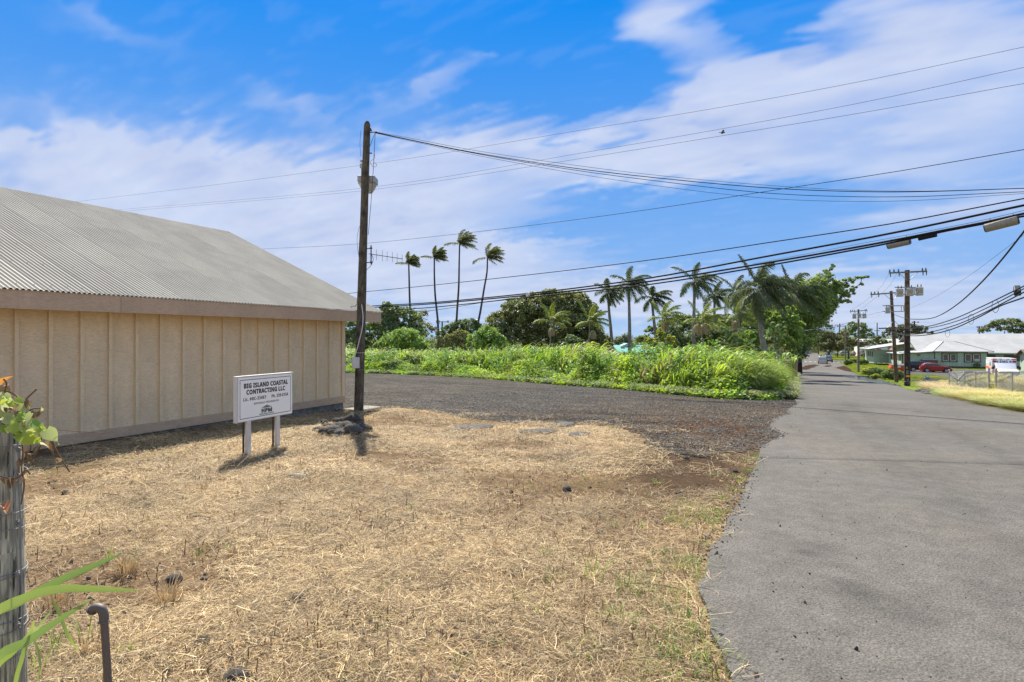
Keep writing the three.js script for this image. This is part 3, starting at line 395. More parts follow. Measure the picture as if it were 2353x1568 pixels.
// ---------- painted sign on two posts ----------
{
  const dl = 7.55, dr = 8.53, A = P(546, 864, dl), B = P(671, 858, dr), ang = Math.atan2(-(B.z - A.z), B.x - A.x), W = Math.hypot(B.x - A.x, B.z - A.z), mid = A.clone().add(B).multiplyScalar(0.5), gy = ground(mid.x, -mid.z);
  const top = (P(541, 868, dl).y + P(672, 857, dr).y) / 2, Hs = 0.605;
  const sign = thing('sign_board', 'white painted contractor sign board on two posts standing in the straw', 'sign', [mid.x, gy, mid.z], ang);
  const yc = top - Hs / 2 - gy;
  part('panel', metre(rbox(W + 0.02, Hs, 0.05, 0.006, 0, yc, -0.0275)), M.white, sign);
  const cv = document.createElement('canvas'); cv.width = 2048; cv.height = 1060; const c = cv.getContext('2d');
  c.fillStyle = '#f2efe6'; c.fillRect(0, 0, 2048, 1060);
  const r = rng(77); for (let i = 0; i < 1500; i++) { c.fillStyle = r() < 0.5 ? 'rgba(120,112,100,0.10)' : 'rgba(255,255,255,0.12)'; c.fillRect(r() * 2048, r() * 1060, 2 + r() * 26, 1 + r() * 8); }
  for (let i = 0; i < 30; i++) { c.fillStyle = 'rgba(95,85,75,0.45)'; c.beginPath(); c.arc(r() * 2048, r() * 1060, 2 + r() * 3, 0, 7); c.fill(); }
  c.strokeStyle = '#3c4a47'; c.lineWidth = 15; c.strokeRect(62, 62, 1924, 936);
  const text = (s, x, y, px, width, col, heavy, align = 'center') => { c.save(); c.font = 'bold ' + px + 'px sans-serif'; c.textAlign = 'left'; c.fillStyle = c.strokeStyle = col; c.lineWidth = heavy; c.lineJoin = 'round'; const w = c.measureText(s).width, k = width / w; c.translate(align === 'center' ? x - width / 2 : x, y); c.scale(k, 1); c.fillText(s, 0, 0); if (heavy) c.strokeText(s, 0, 0); c.restore(); };
  text('BIG ISLAND COASTAL', 1030, 262, 150, 1690, '#332f2e', 11); text('CONTRACTING LLC', 1018, 420, 150, 1480, '#332f2e', 11);
  text('Lic. #BC-33487', 165, 575, 108, 840, '#3a3736', 3, 'left'); text('Ph. 339-0154', 1205, 575, 108, 680, '#3a3736', 3, 'left');
  text('MATERIALS PROVIDED BY:', 1030, 690, 66, 970, '#3f3c3a', 1);
  c.fillStyle = '#33423f'; c.beginPath(); c.moveTo(1030, 735); c.lineTo(1240, 806); c.lineTo(1190, 806); c.lineTo(1030, 752); c.lineTo(870, 806); c.lineTo(820, 806); c.closePath(); c.fill();
  c.beginPath(); c.moveTo(1030, 760); c.lineTo(1165, 806); c.lineTo(880, 806); c.closePath(); c.fill();
  text('HPM', 1030, 918, 128, 420, '#33423f', 13); text('BUILDING SUPPLY', 1030, 975, 54, 560, '#3f4744', 2);
  for (const [x, y] of [[62, 130], [1024, 62], [1986, 130], [62, 930], [1024, 998], [1986, 930]]) { c.fillStyle = '#2c2b2a'; c.beginPath(); c.arc(x, y, 13, 0, 7); c.fill(); }
  const map = new THREE.CanvasTexture(cv); map.colorSpace = THREE.SRGBColorSpace; map.magFilter = THREE.LinearFilter;
  part('lettering', new THREE.PlaneGeometry(W - 0.012, Hs - 0.02).translate(0, yc, 0.0015), std({ map, roughness: 0.5 }), sign);
  part('side_trim', metre(rbox(0.024, Hs + 0.004, 0.056, 0.004, -W / 2 - 0.01, yc, -0.028)), M.white, sign);
  part('top_trim', metre(rbox(W + 0.045, 0.014, 0.06, 0.003, 0, yc + Hs / 2 + 0.005, -0.028)), M.white, sign);
  for (const t of [-0.30, 0.235]) { part('post', metre(rbox(0.066, yc - Hs / 2 + 0.22, 0.045, 0.004, t * W, (yc - Hs / 2 + 0.02) / 2 - 0.1, -0.03)), M.white, sign); }
  part('stake', rbox(0.02, 0.74, 0.02, 0.003, 0.235 * W - 0.058, 0.24, -0.055), M.darkIron, sign);
  part('stake', rbox(0.02, 0.64, 0.02, 0.003, -0.30 * W - 0.05, 0.2, -0.06), M.darkIron, sign);
}

// ---------- foreground at the left: fence post, wire, vine, pipe ----------
const postAt = P(-8, 900, 2.0); postAt.y = ground(postAt.x, 2.0);
{
  const p = thing('fence_post', 'weathered round wooden fence post wrapped with wire and draped with dried vine', 'fence post', postAt.toArray());
  const topY = P(0, 965, 2.0).y - postAt.y;
  const g = taper([[0.012, -0.25, 0, 0.078], [0.008, 0.3, 0, 0.077], [0, 0.8, 0, 0.075], [-0.004, topY - 0.02, 0, 0.073], [-0.004, topY, 0, 0.066]], 20, 24); part('shaft', g, M.greyWood, p);
  [1022, 1086, 1178, 1212, 1308, 1322, 1420, 1438, 1505].forEach((y, i) => { const yy = P(0, y, 2.0).y - postAt.y; part('wire_loop', new THREE.TorusGeometry(0.081, 0.0017, 6, 28).rotateX(Math.PI / 2 + (i % 2 ? 0.10 : -0.06)).rotateY(i).translate(0.003, yy, 0), M.wire, p); });
  part('wire_knot', [1030, 1090, 1198, 1315, 1430].flatMap((y) => { const yy = P(0, y, 2).y - postAt.y; return [new THREE.TorusKnotGeometry(0.006, 0.0022, 24, 5).translate(0.092, yy, 0.02)]; }), M.wire, p);
  const vy = (y) => P(0, y, 2).y - postAt.y, vw = [[960, 0.08], [1030, 0.088], [1100, 0.094], [1200, 0.096], [1300, 0.102], [1420, 0.104], [1560, 0.106]];
  part('upright_wire', [tube(vw.map(([y, x], i) => [x + (i % 2) * 0.004, vy(y), 0.02]), 0.0025, 30, 5), tube(vw.map(([y, x], i) => [x - 0.005 - (i % 2) * 0.003, vy(y), 0.028]), 0.002, 30, 5)], M.wire, p);
  part('line_wire', [1030, 1090, 1198, 1315, 1430, 1510].map((y) => bar([-1.4, vy(y) - 0.01, -0.05], [-0.05, vy(y), 0.06], 0.002)), M.wire, p);
}
function leafShape(l, w, fold = 0.25, seg = 4, heart = 0) {   // a leaf lying along +x, folded on its midrib
  const pos = [], idx = []; for (let i = 0; i <= seg; i++) { const t = i / seg, ww = w / 2 * (heart ? Math.pow(Math.sin(Math.PI * Math.pow(t * 0.94 + 0.06, 0.55)), 0.8) : Math.sin(Math.PI * Math.pow(clamp(t, 0.02, 0.995), 0.8))), x = l * t, dip = -0.18 * l * t * t, back = heart && i === 0 ? -0.12 * l : 0; pos.push(x + back, dip + ww * fold, ww, x, dip, 0, x + back, dip + ww * fold, -ww); if (i < seg) { const a = i * 3; idx.push(a, a + 3, a + 1, a + 1, a + 3, a + 4, a + 1, a + 4, a + 2, a + 2, a + 4, a + 5); } }
  const g = new THREE.BufferGeometry(); g.setAttribute('position', new THREE.Float32BufferAttribute(pos, 3)); g.setIndex(idx); g.computeVertexNormals(); return g;
}
const leafy = (c, o = {}) => phys({ color: c, roughness: 1, transmission: 0.45, thickness: 0, side: THREE.DoubleSide, clearcoat: 0.25, clearcoatRoughness: 0.35, ...o });
M.leaf = leafy(C(1, 1, 1), { vertexColors: true });
{
  const r = rng(91), v = thing('dried_vine', 'dried brown vine with a few green heart-shaped leaves hanging over the fence post', 'vine', [postAt.x, ground(postAt.x, 2), postAt.z]);
  const w = (x, y, dd = 0) => P(x, y, 2.0 + dd).sub(v.position);
  const stems = [[[-20, 930], [20, 950], [50, 965], [85, 985], [105, 1000], [118, 1008], [125, 1030]], [[20, 940], [45, 935], [62, 915], [78, 900], [82, 896]], [[40, 960], [60, 950], [75, 940], [92, 938]], [[50, 970], [62, 1000], [70, 1030], [60, 1045], [66, 1060]], [[30, 965], [45, 1000], [52, 1040], [48, 1080], [55, 1110], [48, 1160]], [[100, 995], [120, 1020], [140, 1055], [160, 1085]], [[-10, 915], [15, 900], [30, 905], [48, 920]], [[60, 985], [85, 990], [96, 1012], [84, 1040], [70, 1060]], [[0, 1095], [20, 1100], [45, 1094], [60, 1080], [68, 1090]], [[10, 900], [14, 880], [8, 872]], [[100, 984], [140, 989], [190, 992], [240, 996]]];
  stems.forEach((s, i) => part('stem', tube(s.map(([x, y], k) => w(x, y, -0.1 + 0.03 * Math.sin(k + i))), i === 10 ? 0.0012 : 0.0026, 24, 5), std({ color: C(0.16, 0.09, 0.045), roughness: 0.9 }), v));
  const brown = [C(0.24, 0.165, 0.085), C(0.16, 0.11, 0.065), C(0.36, 0.26, 0.14)].map((c) => leafy(c, { clearcoat: 0, transmission: 0.25 }));
  for (let i = 0; i < 95; i++) {
    const s = stems[Math.floor(r() * (i < 60 ? 10 : 5))], k = r() * (s.length - 1), a = s[Math.floor(k)], b = s[Math.ceil(k)], t = k % 1, top = i > 55; let x = lerp(a[0], b[0], t) + (r() - 0.5) * 10, y = lerp(a[1], b[1], t) + r() * 10;
    if (top) { x = -10 + r() * 75; y = 905 + r() * 55 + Math.max(0, x - 30) * 0.3; }
    const g = leafShape(0.017 + r() * 0.02, 0.010 + r() * 0.012, 0.9, 4, 1); g.rotateX(r() * 6).rotateZ(-1.2 + (r() - 0.5) * 1.6).rotateY(r() * 6.3); const q = w(x, y, -0.13 + r() * 0.1); part('dry_leaf', g.translate(q.x, q.y, q.z), brown[Math.floor(r() * 3)], v);
  }
  const green = [C(0.24, 0.38, 0.05), C(0.40, 0.50, 0.06), C(0.44, 0.50, 0.18)].map((c) => leafy(c));
  [[30, 985, 1.5, 1], [50, 1003, 1.5, 1], [8, 962, 1.3, 2], [72, 972, 1.15, 0], [88, 985, 0.95, 1], [105, 990, 1.5, 2], [20, 978, 1.35, 1], [62, 968, 0.9, 2], [40, 955, 1.0, 0], [133, 1018, 0.5, 1], [96, 938, 0.45, 2], [36, 1000, 1.1, 0], [-4, 985, 1.3, 0]].forEach(([x, y, s, m]) => { const g = leafShape(0.031 * s, 0.030 * s, 0.18, 6, 1); g.rotateZ(-0.9 + (r() - 0.5)).rotateX(0.9 + (r() - 0.5) * 0.6).rotateY(0.4 + (r() - 0.5) * 2.2); const q = w(x, y, -0.16); part('green_leaf', g.translate(q.x, q.y, q.z), green[m], v); });
  for (let i = 0; i < 34; i++) { const x = -5 + r() * 105, y = 905 + Math.max(0, x - 20) * 0.85 + r() * 60, g = leafShape(0.02 + r() * 0.02, 0.018 + r() * 0.018, 0.2, 5, 1); g.rotateZ(-0.7 + (r() - 0.5) * 1.2).rotateX(0.8 + (r() - 0.5)).rotateY(r() * 6.3); const q = w(x, y, -0.12 - r() * 0.06); part('green_leaf', g.translate(q.x, q.y, q.z), green[1 + i % 2], v); }
  part('orange_leaf', leafShape(0.05, 0.03, 0.8, 5, 1).rotateZ(0.8).translate(...w(2, 885, -0.1).toArray()), leafy(C(0.55, 0.25, 0.05)), v);
  part('orange_leaf', leafShape(0.055, 0.035, 0.9, 5, 1).rotateZ(-0.3).rotateY(-0.6).translate(...w(5, 1160, -0.15).toArray()), leafy(C(0.40, 0.17, 0.06)), v);
}
{
  // iron standpipe with an elbow
  const b = P(254, 1575, 2.32), t = P(238, 1412, 2.32), gy = ground(b.x, 2.32), pipe = thing('standpipe', 'short rusty brown iron pipe with an elbow sticking up out of the straw', 'pipe', [b.x, gy, b.z]);
  const u = (v) => v.clone().sub(pipe.position), T = u(t), Bq = u(b);
  part('pipe', bar([Bq.x + 0.004, -0.15, 0], T, 0.0142, 14), M.rusty0 = std({ color: C(0.17, 0.145, 0.13), roughness: 0.6, metalness: 0.3, map: rep(paintMap, 6) }), pipe);
  part('elbow', [tube([T.clone().add(V(0.001, -0.03, 0)), T.clone().add(V(-0.001, 0.0, 0)), T.clone().add(V(-0.012, 0.022, 0.0)), T.clone().add(V(-0.038, 0.026, 0.0)), T.clone().add(V(-0.048, 0.017, 0.004))], 0.0172, 20, 14)], M.rusty0, pipe);
  part('collar', [new THREE.TorusGeometry(0.0168, 0.004, 8, 18).rotateX(Math.PI / 2).translate(T.x, T.y - 0.03, T.z), new THREE.TorusGeometry(0.0175, 0.004, 8, 18).rotateY(Math.PI / 2 - 0.2).rotateZ(0.7).translate(T.x - 0.046, T.y + 0.018, T.z + 0.003)], M.rusty0, pipe);
  part('mouth', new THREE.CircleGeometry(0.016, 14).rotateY(-Math.PI / 2 - 0.1).rotateZ(0.8).translate(T.x - 0.0515, T.y + 0.0135, T.z + 0.004), M.rubber, pipe);
}
function blade(pts, w, fold = 0.25, up = V(0, 1, 0)) {   // ribbon through [x, y, z] points, widest in the middle third
  const c = new THREE.CatmullRomCurve3(pts.map((p) => p.isVector3 ? p : V(...p))), n = Math.max(6, pts.length * 3), pos = [], idx = [], side = V();
  for (let i = 0; i <= n; i++) { const t = i / n, p = c.getPoint(t), tg = c.getTangent(t), ww = w / 2 * Math.min(1, 0.55 + t * 1.6) * Math.pow(Math.max(0.001, 1 - t ** 2.6), 0.7); side.crossVectors(tg, up).normalize(); pos.push(p.x + side.x * ww, p.y + side.y * ww + ww * fold, p.z + side.z * ww, p.x, p.y, p.z, p.x - side.x * ww, p.y - side.y * ww + ww * fold, p.z - side.z * ww); if (i < n) { const a = i * 3; idx.push(a, a + 3, a + 1, a + 1, a + 3, a + 4, a + 1, a + 4, a + 2, a + 2, a + 4, a + 5); } }
  const g = new THREE.BufferGeometry(); g.setAttribute('position', new THREE.Float32BufferAttribute(pos, 3)); g.setIndex(idx); g.computeVertexNormals(); return g;
}
{
  const o = P(-60, 1540, 1.75); o.y = ground(o.x, 1.75);
  const s = thing('long_leaf_grass', 'coarse grass with long broad green blades arching past the fence post', 'grass plant', o.toArray()), q = (x, y, d) => P(x, y, d).sub(s.position), g1 = leafy(C(0.24, 0.36, 0.07)), g2 = leafy(C(0.33, 0.44, 0.08));
  part('blade', blade([[0.02, 0, 0], q(-30, 1430, 1.72), q(40, 1388, 1.70), q(140, 1335, 1.7), q(220, 1300, 1.72), q(284, 1271, 1.74)], 0.029, 0.25, V(0, 0.35, 0.94)), g1, s);
  part('blade', blade([[0.0, 0, 0.02], q(-20, 1425, 1.66), q(50, 1380, 1.64), q(130, 1357, 1.63), q(230, 1356, 1.62), q(325, 1358, 1.60)], 0.028, 0.25, V(0, 0.35, 0.94)), g2, s);
  part('blade', blade([[0.01, 0, 0.03], q(-10, 1520, 1.66), q(60, 1478, 1.64), q(130, 1430, 1.64), q(216, 1375, 1.65)], 0.028, 0.25, V(0, 0.35, 0.94)), g1, s);
  part('blade', blade([[0.01, 0, 0.03], q(-10, 1540, 1.68), q(30, 1500, 1.66), q(70, 1455, 1.66), q(78, 1425, 1.66)], 0.02, 0.25, V(0, 0.35, 0.94)), g2, s);
  part('blade', blade([[0.05, 0, 0.0], q(60, 1480, 1.85), q(90, 1440, 1.9), q(120, 1400, 1.95)], 0.016, 0.25, V(0, 0.35, 0.94)), g2, s);
  part('blade', blade([q(118, 1378, 2.1), q(135, 1410, 2.05), q(160, 1470, 2.0), q(182, 1500, 2.0)], 0.014, 0.25, V(0, 0.35, 0.94)), g2, s);
  part('blade', blade([q(85, 1568, 1.9), q(92, 1530, 1.9), q(80, 1480, 1.9), q(72, 1460, 1.9)], 0.012, 0.4), g2, s);
}
// ---------- cut straw, stubble, stones and tufts on the lot ----------
const corner = [BX, BD], nOut = [0.9126, -0.409];   // shed corner and the way its wall faces, in [x, d]
const wallDist = (x, d) => (x - corner[0]) * nOut[0] + (d - corner[1]) * nOut[1];
const onLot = (x, d) => wallDist(x, d) > 0.06 && x < roadX(d) + 0.2 && !inside(drivePoly, x, d) && !inside(roadPoly, x, d);
function scatter(name, label, cat, geos, mat, pts, place) {
  const g = thing(name, label, cat); g.userData.kind = 'stuff';
  geos.forEach((geo, k) => { const mine = pts.filter((_, i) => i % geos.length === k), im = new THREE.InstancedMesh(geo, mat, mine.length), m4 = new THREE.Matrix4(), col = new THREE.Color(); mine.forEach((p, i) => { place(p, m4, col); im.setMatrixAt(i, m4); im.setColorAt(i, col); }); im.name = 'piece'; im.userData.kind = 'stuff'; im.castShadow = im.receiveShadow = true; g.add(im); });
  return g;
}
{
  const r = rng(303), straw = (bend, lift) => { const n = 3, pos = [], idx = []; for (let i = 0; i <= n; i++) { const t = i / n, x = t - 0.5, z = bend * Math.sin(Math.PI * t), y = lift * Math.sin(Math.PI * t), w = 0.5 * (1 - 0.5 * t); pos.push(x, y, z + w * 0.02, x, y + 0.006, z, x, y, z - w * 0.02); if (i < n) { const a = i * 3; idx.push(a, a + 3, a + 1, a + 1, a + 3, a + 4, a + 1, a + 4, a + 2, a + 2, a + 4, a + 5); } } const g = new THREE.BufferGeometry(); g.setAttribute('position', new THREE.Float32BufferAttribute(pos, 3)); g.setIndex(idx); g.computeVertexNormals(); return g; };
  const tones = [[0.60, 0.45, 0.225], [0.47, 0.335, 0.16], [0.74, 0.59, 0.33], [0.33, 0.225, 0.105], [0.64, 0.50, 0.265], [0.23, 0.15, 0.075], [0.84, 0.70, 0.43], [0.15, 0.10, 0.055]];
  const q = new THREE.Quaternion(), eu = new THREE.Euler(), mat = phys({ color: C(1, 1, 1), roughness: 0.7, side: THREE.DoubleSide }), stMat = phys({ vertexColors: true, roughness: 0.7, side: THREE.DoubleSide });
  // handfuls of straw: each a small heap of stalks, strewn over the lot
  const shapes = [straw(0.04, 0.02), straw(-0.12, 0.05), straw(0.2, 0.03), straw(0.0, 0.08)], m1 = new THREE.Matrix4();
  const handful = (seed, wide) => { const k = rng(seed), gs = []; for (let i = 0; i < 80; i++) { const big = k(), L = big > 0.988 ? 0.18 + k() * 0.2 : big > 0.85 ? 0.08 + k() * 0.08 : 0.02 + k() * 0.055, w = (0.045 + k() * 0.08 + wide) * (big > 0.85 ? 1.3 : 1), a = k() * 6.283, rr = 0.24 * Math.sqrt(k()); eu.set((k() - 0.5) * 1.2, k() * 6.283, (k() - 0.5) * (k() < 0.12 ? 1.3 : 0.35)); m1.compose(V(Math.cos(a) * rr, 0.004 + k() * 0.026, Math.sin(a) * rr), q.setFromEuler(eu), V(L, L * 0.8, w)); const g = shapes[i % 4].toNonIndexed().applyMatrix4(m1), t = tones[Math.floor(Math.pow(k(), 0.8) * tones.length)], v = 0.8 + k() * 0.35, n = g.attributes.position.count, c = new Float32Array(n * 3); for (let z = 0; z < n; z++) c.set([t[0] * v, t[1] * v, t[2] * v], z * 3); g.setAttribute('color', new THREE.BufferAttribute(c, 3)); gs.push(g); } return mergeGeometries(gs); };
  const driveIn = (x, d) => { let b = 9; for (let i = 3; i < nearDrive.length - 1; i++) { const [ax, ad] = nearDrive[i], [bx, bd] = nearDrive[i + 1], t = clamp(((x - ax) * (bx - ax) + (d - ad) * (bd - ad)) / ((bx - ax) ** 2 + (bd - ad) ** 2)); b = Math.min(b, Math.hypot(x - lerp(ax, bx, t), d - lerp(ad, bd, t))); } return b; };
  const pts = [], far = []; let tries = 0;
  while (pts.length + far.length < 3500 && tries++ < 90000) {
    const d = 1.9 + Math.pow(r(), 1.15) * 12.3, half = 0.93 * d + 0.6, x = -half + r() * Math.min(2 * half, half + roadX(d) + 0.5);
    const drv = inside(drivePoly, x, d); if (wallDist(x, d) < 0.2 || (!drv && !onLot(x + 0.12, d)) || (drv && (inside(roadPoly, x + 0.2, d) || r() > 0.6 * sstep(1.3, 0, driveIn(x, d)) * sstep(0.35, 0.6, fbm(x * 1.5, d * 1.5 + 3, 3))))) continue;
    const bare = fbm(x * 0.8 + 31, d * 0.8 + 12, 5), e = Math.exp(-(((x - 0.42 * d + 0.75) / 1.0) ** 2 + ((d - 7.6) / 2.4) ** 2));
    if (r() < sstep(0.52, 0.66, bare) * 0.85 + e * 0.9 + 0.5 * sstep(0.48, 0.34, fbm(x * 2.3 + 4, d * 2.3 + 60, 4))) continue;
    (d > 6.5 ? far : pts).push([x, d]);
  }
  const lay = ([x, d], m4, col) => { const e = 0.12, nx = ground(x + e, d) - ground(x - e, d), nd = ground(x, d + e) - ground(x, d - e); q.setFromUnitVectors(V(0, 1, 0), V(-nx / (2 * e), 1, nd / (2 * e)).normalize()); q.multiply(new THREE.Quaternion().setFromAxisAngle(V(0, 1, 0), r() * 6.283)); const k = 0.36 + 0.95 * fbm(x * 1.7 + 8, d * 1.7, 4) + (r() - 0.5) * 0.35, w = r(); m4.compose(V(x, ground(x, d) + (inside(drivePoly, x, d) ? 0.010 : 0.002), -d), q, V(0.8 + r() * 0.5, 0.9 + r() * 0.5, 0.8 + r() * 0.5)); col.setRGB(k * 0.96, k * (0.87 + w * 0.05), k * (0.72 + w * 0.13)); };
  scatter('straw_litter', 'cut dry straw lying thickly over the near part of the bare lot', 'straw', [1, 2, 3, 4, 5, 6, 7].map((k) => handful(k * 31, 0.02)), stMat, pts, lay);
  scatter('straw_litter', 'cut dry straw spread over the far part of the bare lot by the driveway', 'straw', [1, 2, 3, 4, 5, 6].map((k) => handful(k * 57, 0.07)), stMat, far, lay);
  // standing stubble
  const st = []; tries = 0; while (st.length < 1500 && tries++ < 60000) { const d = 2.1 + r() * 11, x = -0.93 * d + r() * 1.5 * d; if (onLot(x, d) && fbm(x * 1.4, d * 1.4 + 20, 3) > 0.53) st.push([x, d]); }
  scatter('stubble', 'short standing stubble left over the lot', 'stubble', [new THREE.CylinderGeometry(0.0025, 0.004, 1, 4).translate(0, 0.5, 0), taper([[0, 0, 0, 0.004], [0.05, 0.5, 0, 0.003], [0.16, 1, 0.03, 0.001]], 4, 4)], mat, st, ([x, d], m4, col) => { eu.set((r() - 0.5) * 0.6, r() * 6, (r() - 0.5) * 0.6); q.setFromEuler(eu); const h = 0.03 + r() * 0.06; m4.compose(V(x, ground(x, d) - 0.003, -d), q, V(1, h, 1)); const k = 0.5 + r() * 0.6; col.setRGB(0.30 * k, 0.19 * k, 0.095 * k); });
  // grit and crumbs of lava
  const gr = []; tries = 0; while (gr.length < 5200 && tries++ < 120000) { const d = 2 + r() * 13, x = -0.93 * d + r() * (0.93 * d + roadX(d) + 0.4); const e = Math.exp(-(((x - 0.42 * d + 0.75) / 0.8) ** 2 + ((d - 7.4) / 2.0) ** 2)); if ((onLot(x, d) || inside(drivePoly, x, d)) && (fbm(x * 0.8 + 31, d * 0.8 + 12, 5) > 0.5 || r() < e || r() < 0.12)) gr.push([x, d]); }
  scatter('lava_grit', 'dark lava grit scattered over the bare earth', 'grit', [new THREE.DodecahedronGeometry(1, 0), new THREE.IcosahedronGeometry(1, 0)], std({ roughness: 0.95 }), gr, ([x, d], m4, col) => { eu.set(r() * 6, r() * 6, r() * 6); q.setFromEuler(eu); const s = 0.003 + r() * r() * r() * 0.02; m4.compose(V(x, ground(x, d) + s * 0.3, -d), q, V(s * (0.8 + r() * 0.6), s * 0.7, s)); const k = 0.5 + r() * 1.1; col.setRGB(0.155 * k, 0.13 * k, 0.105 * k); });
  const gv = []; tries = 0; while (gv.length < 16000 && tries++ < 100000) { const d = 8.5 + Math.pow(r(), 1.3) * 20, x = -8 + r() * 24; if (inside(drivePoly, x, d) && !inside(roadPoly, x, d) && wallDist(x, d) > 0) gv.push([x, d]); }
  scatter('driveway_gravel', 'loose dark gravel on the driveway', 'gravel', [new THREE.DodecahedronGeometry(1, 0), new THREE.IcosahedronGeometry(1, 0)], std({ roughness: 0.95 }), gv, ([x, d], m4, col) => { eu.set(r() * 6, r() * 6, r() * 6); q.setFromEuler(eu); const s = 0.005 + r() * r() * 0.018; m4.compose(V(x, ground(x, d) + 0.008 + s * 0.3, -d), q, V(s * (0.8 + r() * 0.6), s * 0.7, s)); const k = 0.6 + r() * 1.3; col.setRGB(0.19 * k, 0.175 * k, 0.155 * k); });
}
{
  const r = rng(3131), q = new THREE.Quaternion(), eu = new THREE.Euler(), rp = []; while (rp.length < 520) { const d = 2.2 + Math.pow(r(), 1.4) * 24, x = roadX(d) + Math.pow(r(), 1.5) * 9; if (inside(roadPoly, x, d) && x < d * 0.95) rp.push([x, d]); }
  const ep = []; for (let i = 0; i < leftEdge.length - 1; i++) { const [ax, ad] = leftEdge[i], [bx, bd] = leftEdge[i + 1], n = Math.min(160, Math.round(Math.hypot(bx - ax, bd - ad) * 130)); for (let k = 0; k < n; k++) { const t = r(), w = (r() + r() - 1) * 0.16 - 0.03; if (fbm(ax * 3 + t, ad * 1.3, 3) > 0.35) ep.push([lerp(ax, bx, t) + w, lerp(ad, bd, t)]); } }
  scatter('edge_rubble', 'crumbled asphalt and dark earth along the broken left edge of the road', 'rubble', [new THREE.DodecahedronGeometry(1, 0), new THREE.IcosahedronGeometry(1, 0)], std({ roughness: 0.95 }), ep, ([x, d], m4, col) => { eu.set(r() * 6, r() * 6, r() * 6); q.setFromEuler(eu); const s = 0.004 + r() * r() * 0.013; m4.compose(V(x, ground(x, d) + (inside(roadPoly, x, d) ? 0.035 : 0.004) + s * 0.25, -d), q, V(s * (0.8 + r()), s * 0.6, s)); const k = 0.5 + r() * 0.9; col.setRGB(0.2 * k, 0.17 * k, 0.14 * k); });
  scatter('road_grit', 'small loose pebbles and crumbs of asphalt scattered on the road', 'grit', [new THREE.DodecahedronGeometry(1, 0), new THREE.IcosahedronGeometry(1, 0)], std({ roughness: 0.95 }), rp, ([x, d], m4, col) => { eu.set(r() * 6, r() * 6, r() * 6); q.setFromEuler(eu); const s = 0.003 + r() * r() * 0.009; m4.compose(V(x, ground(x, d) + 0.036 + s * 0.3, -d), q, V(s * (0.8 + r()), s * 0.6, s)); const k = 0.4 + r() * 0.9; col.setRGB(0.12 * k, 0.10 * k, 0.085 * k); });
}
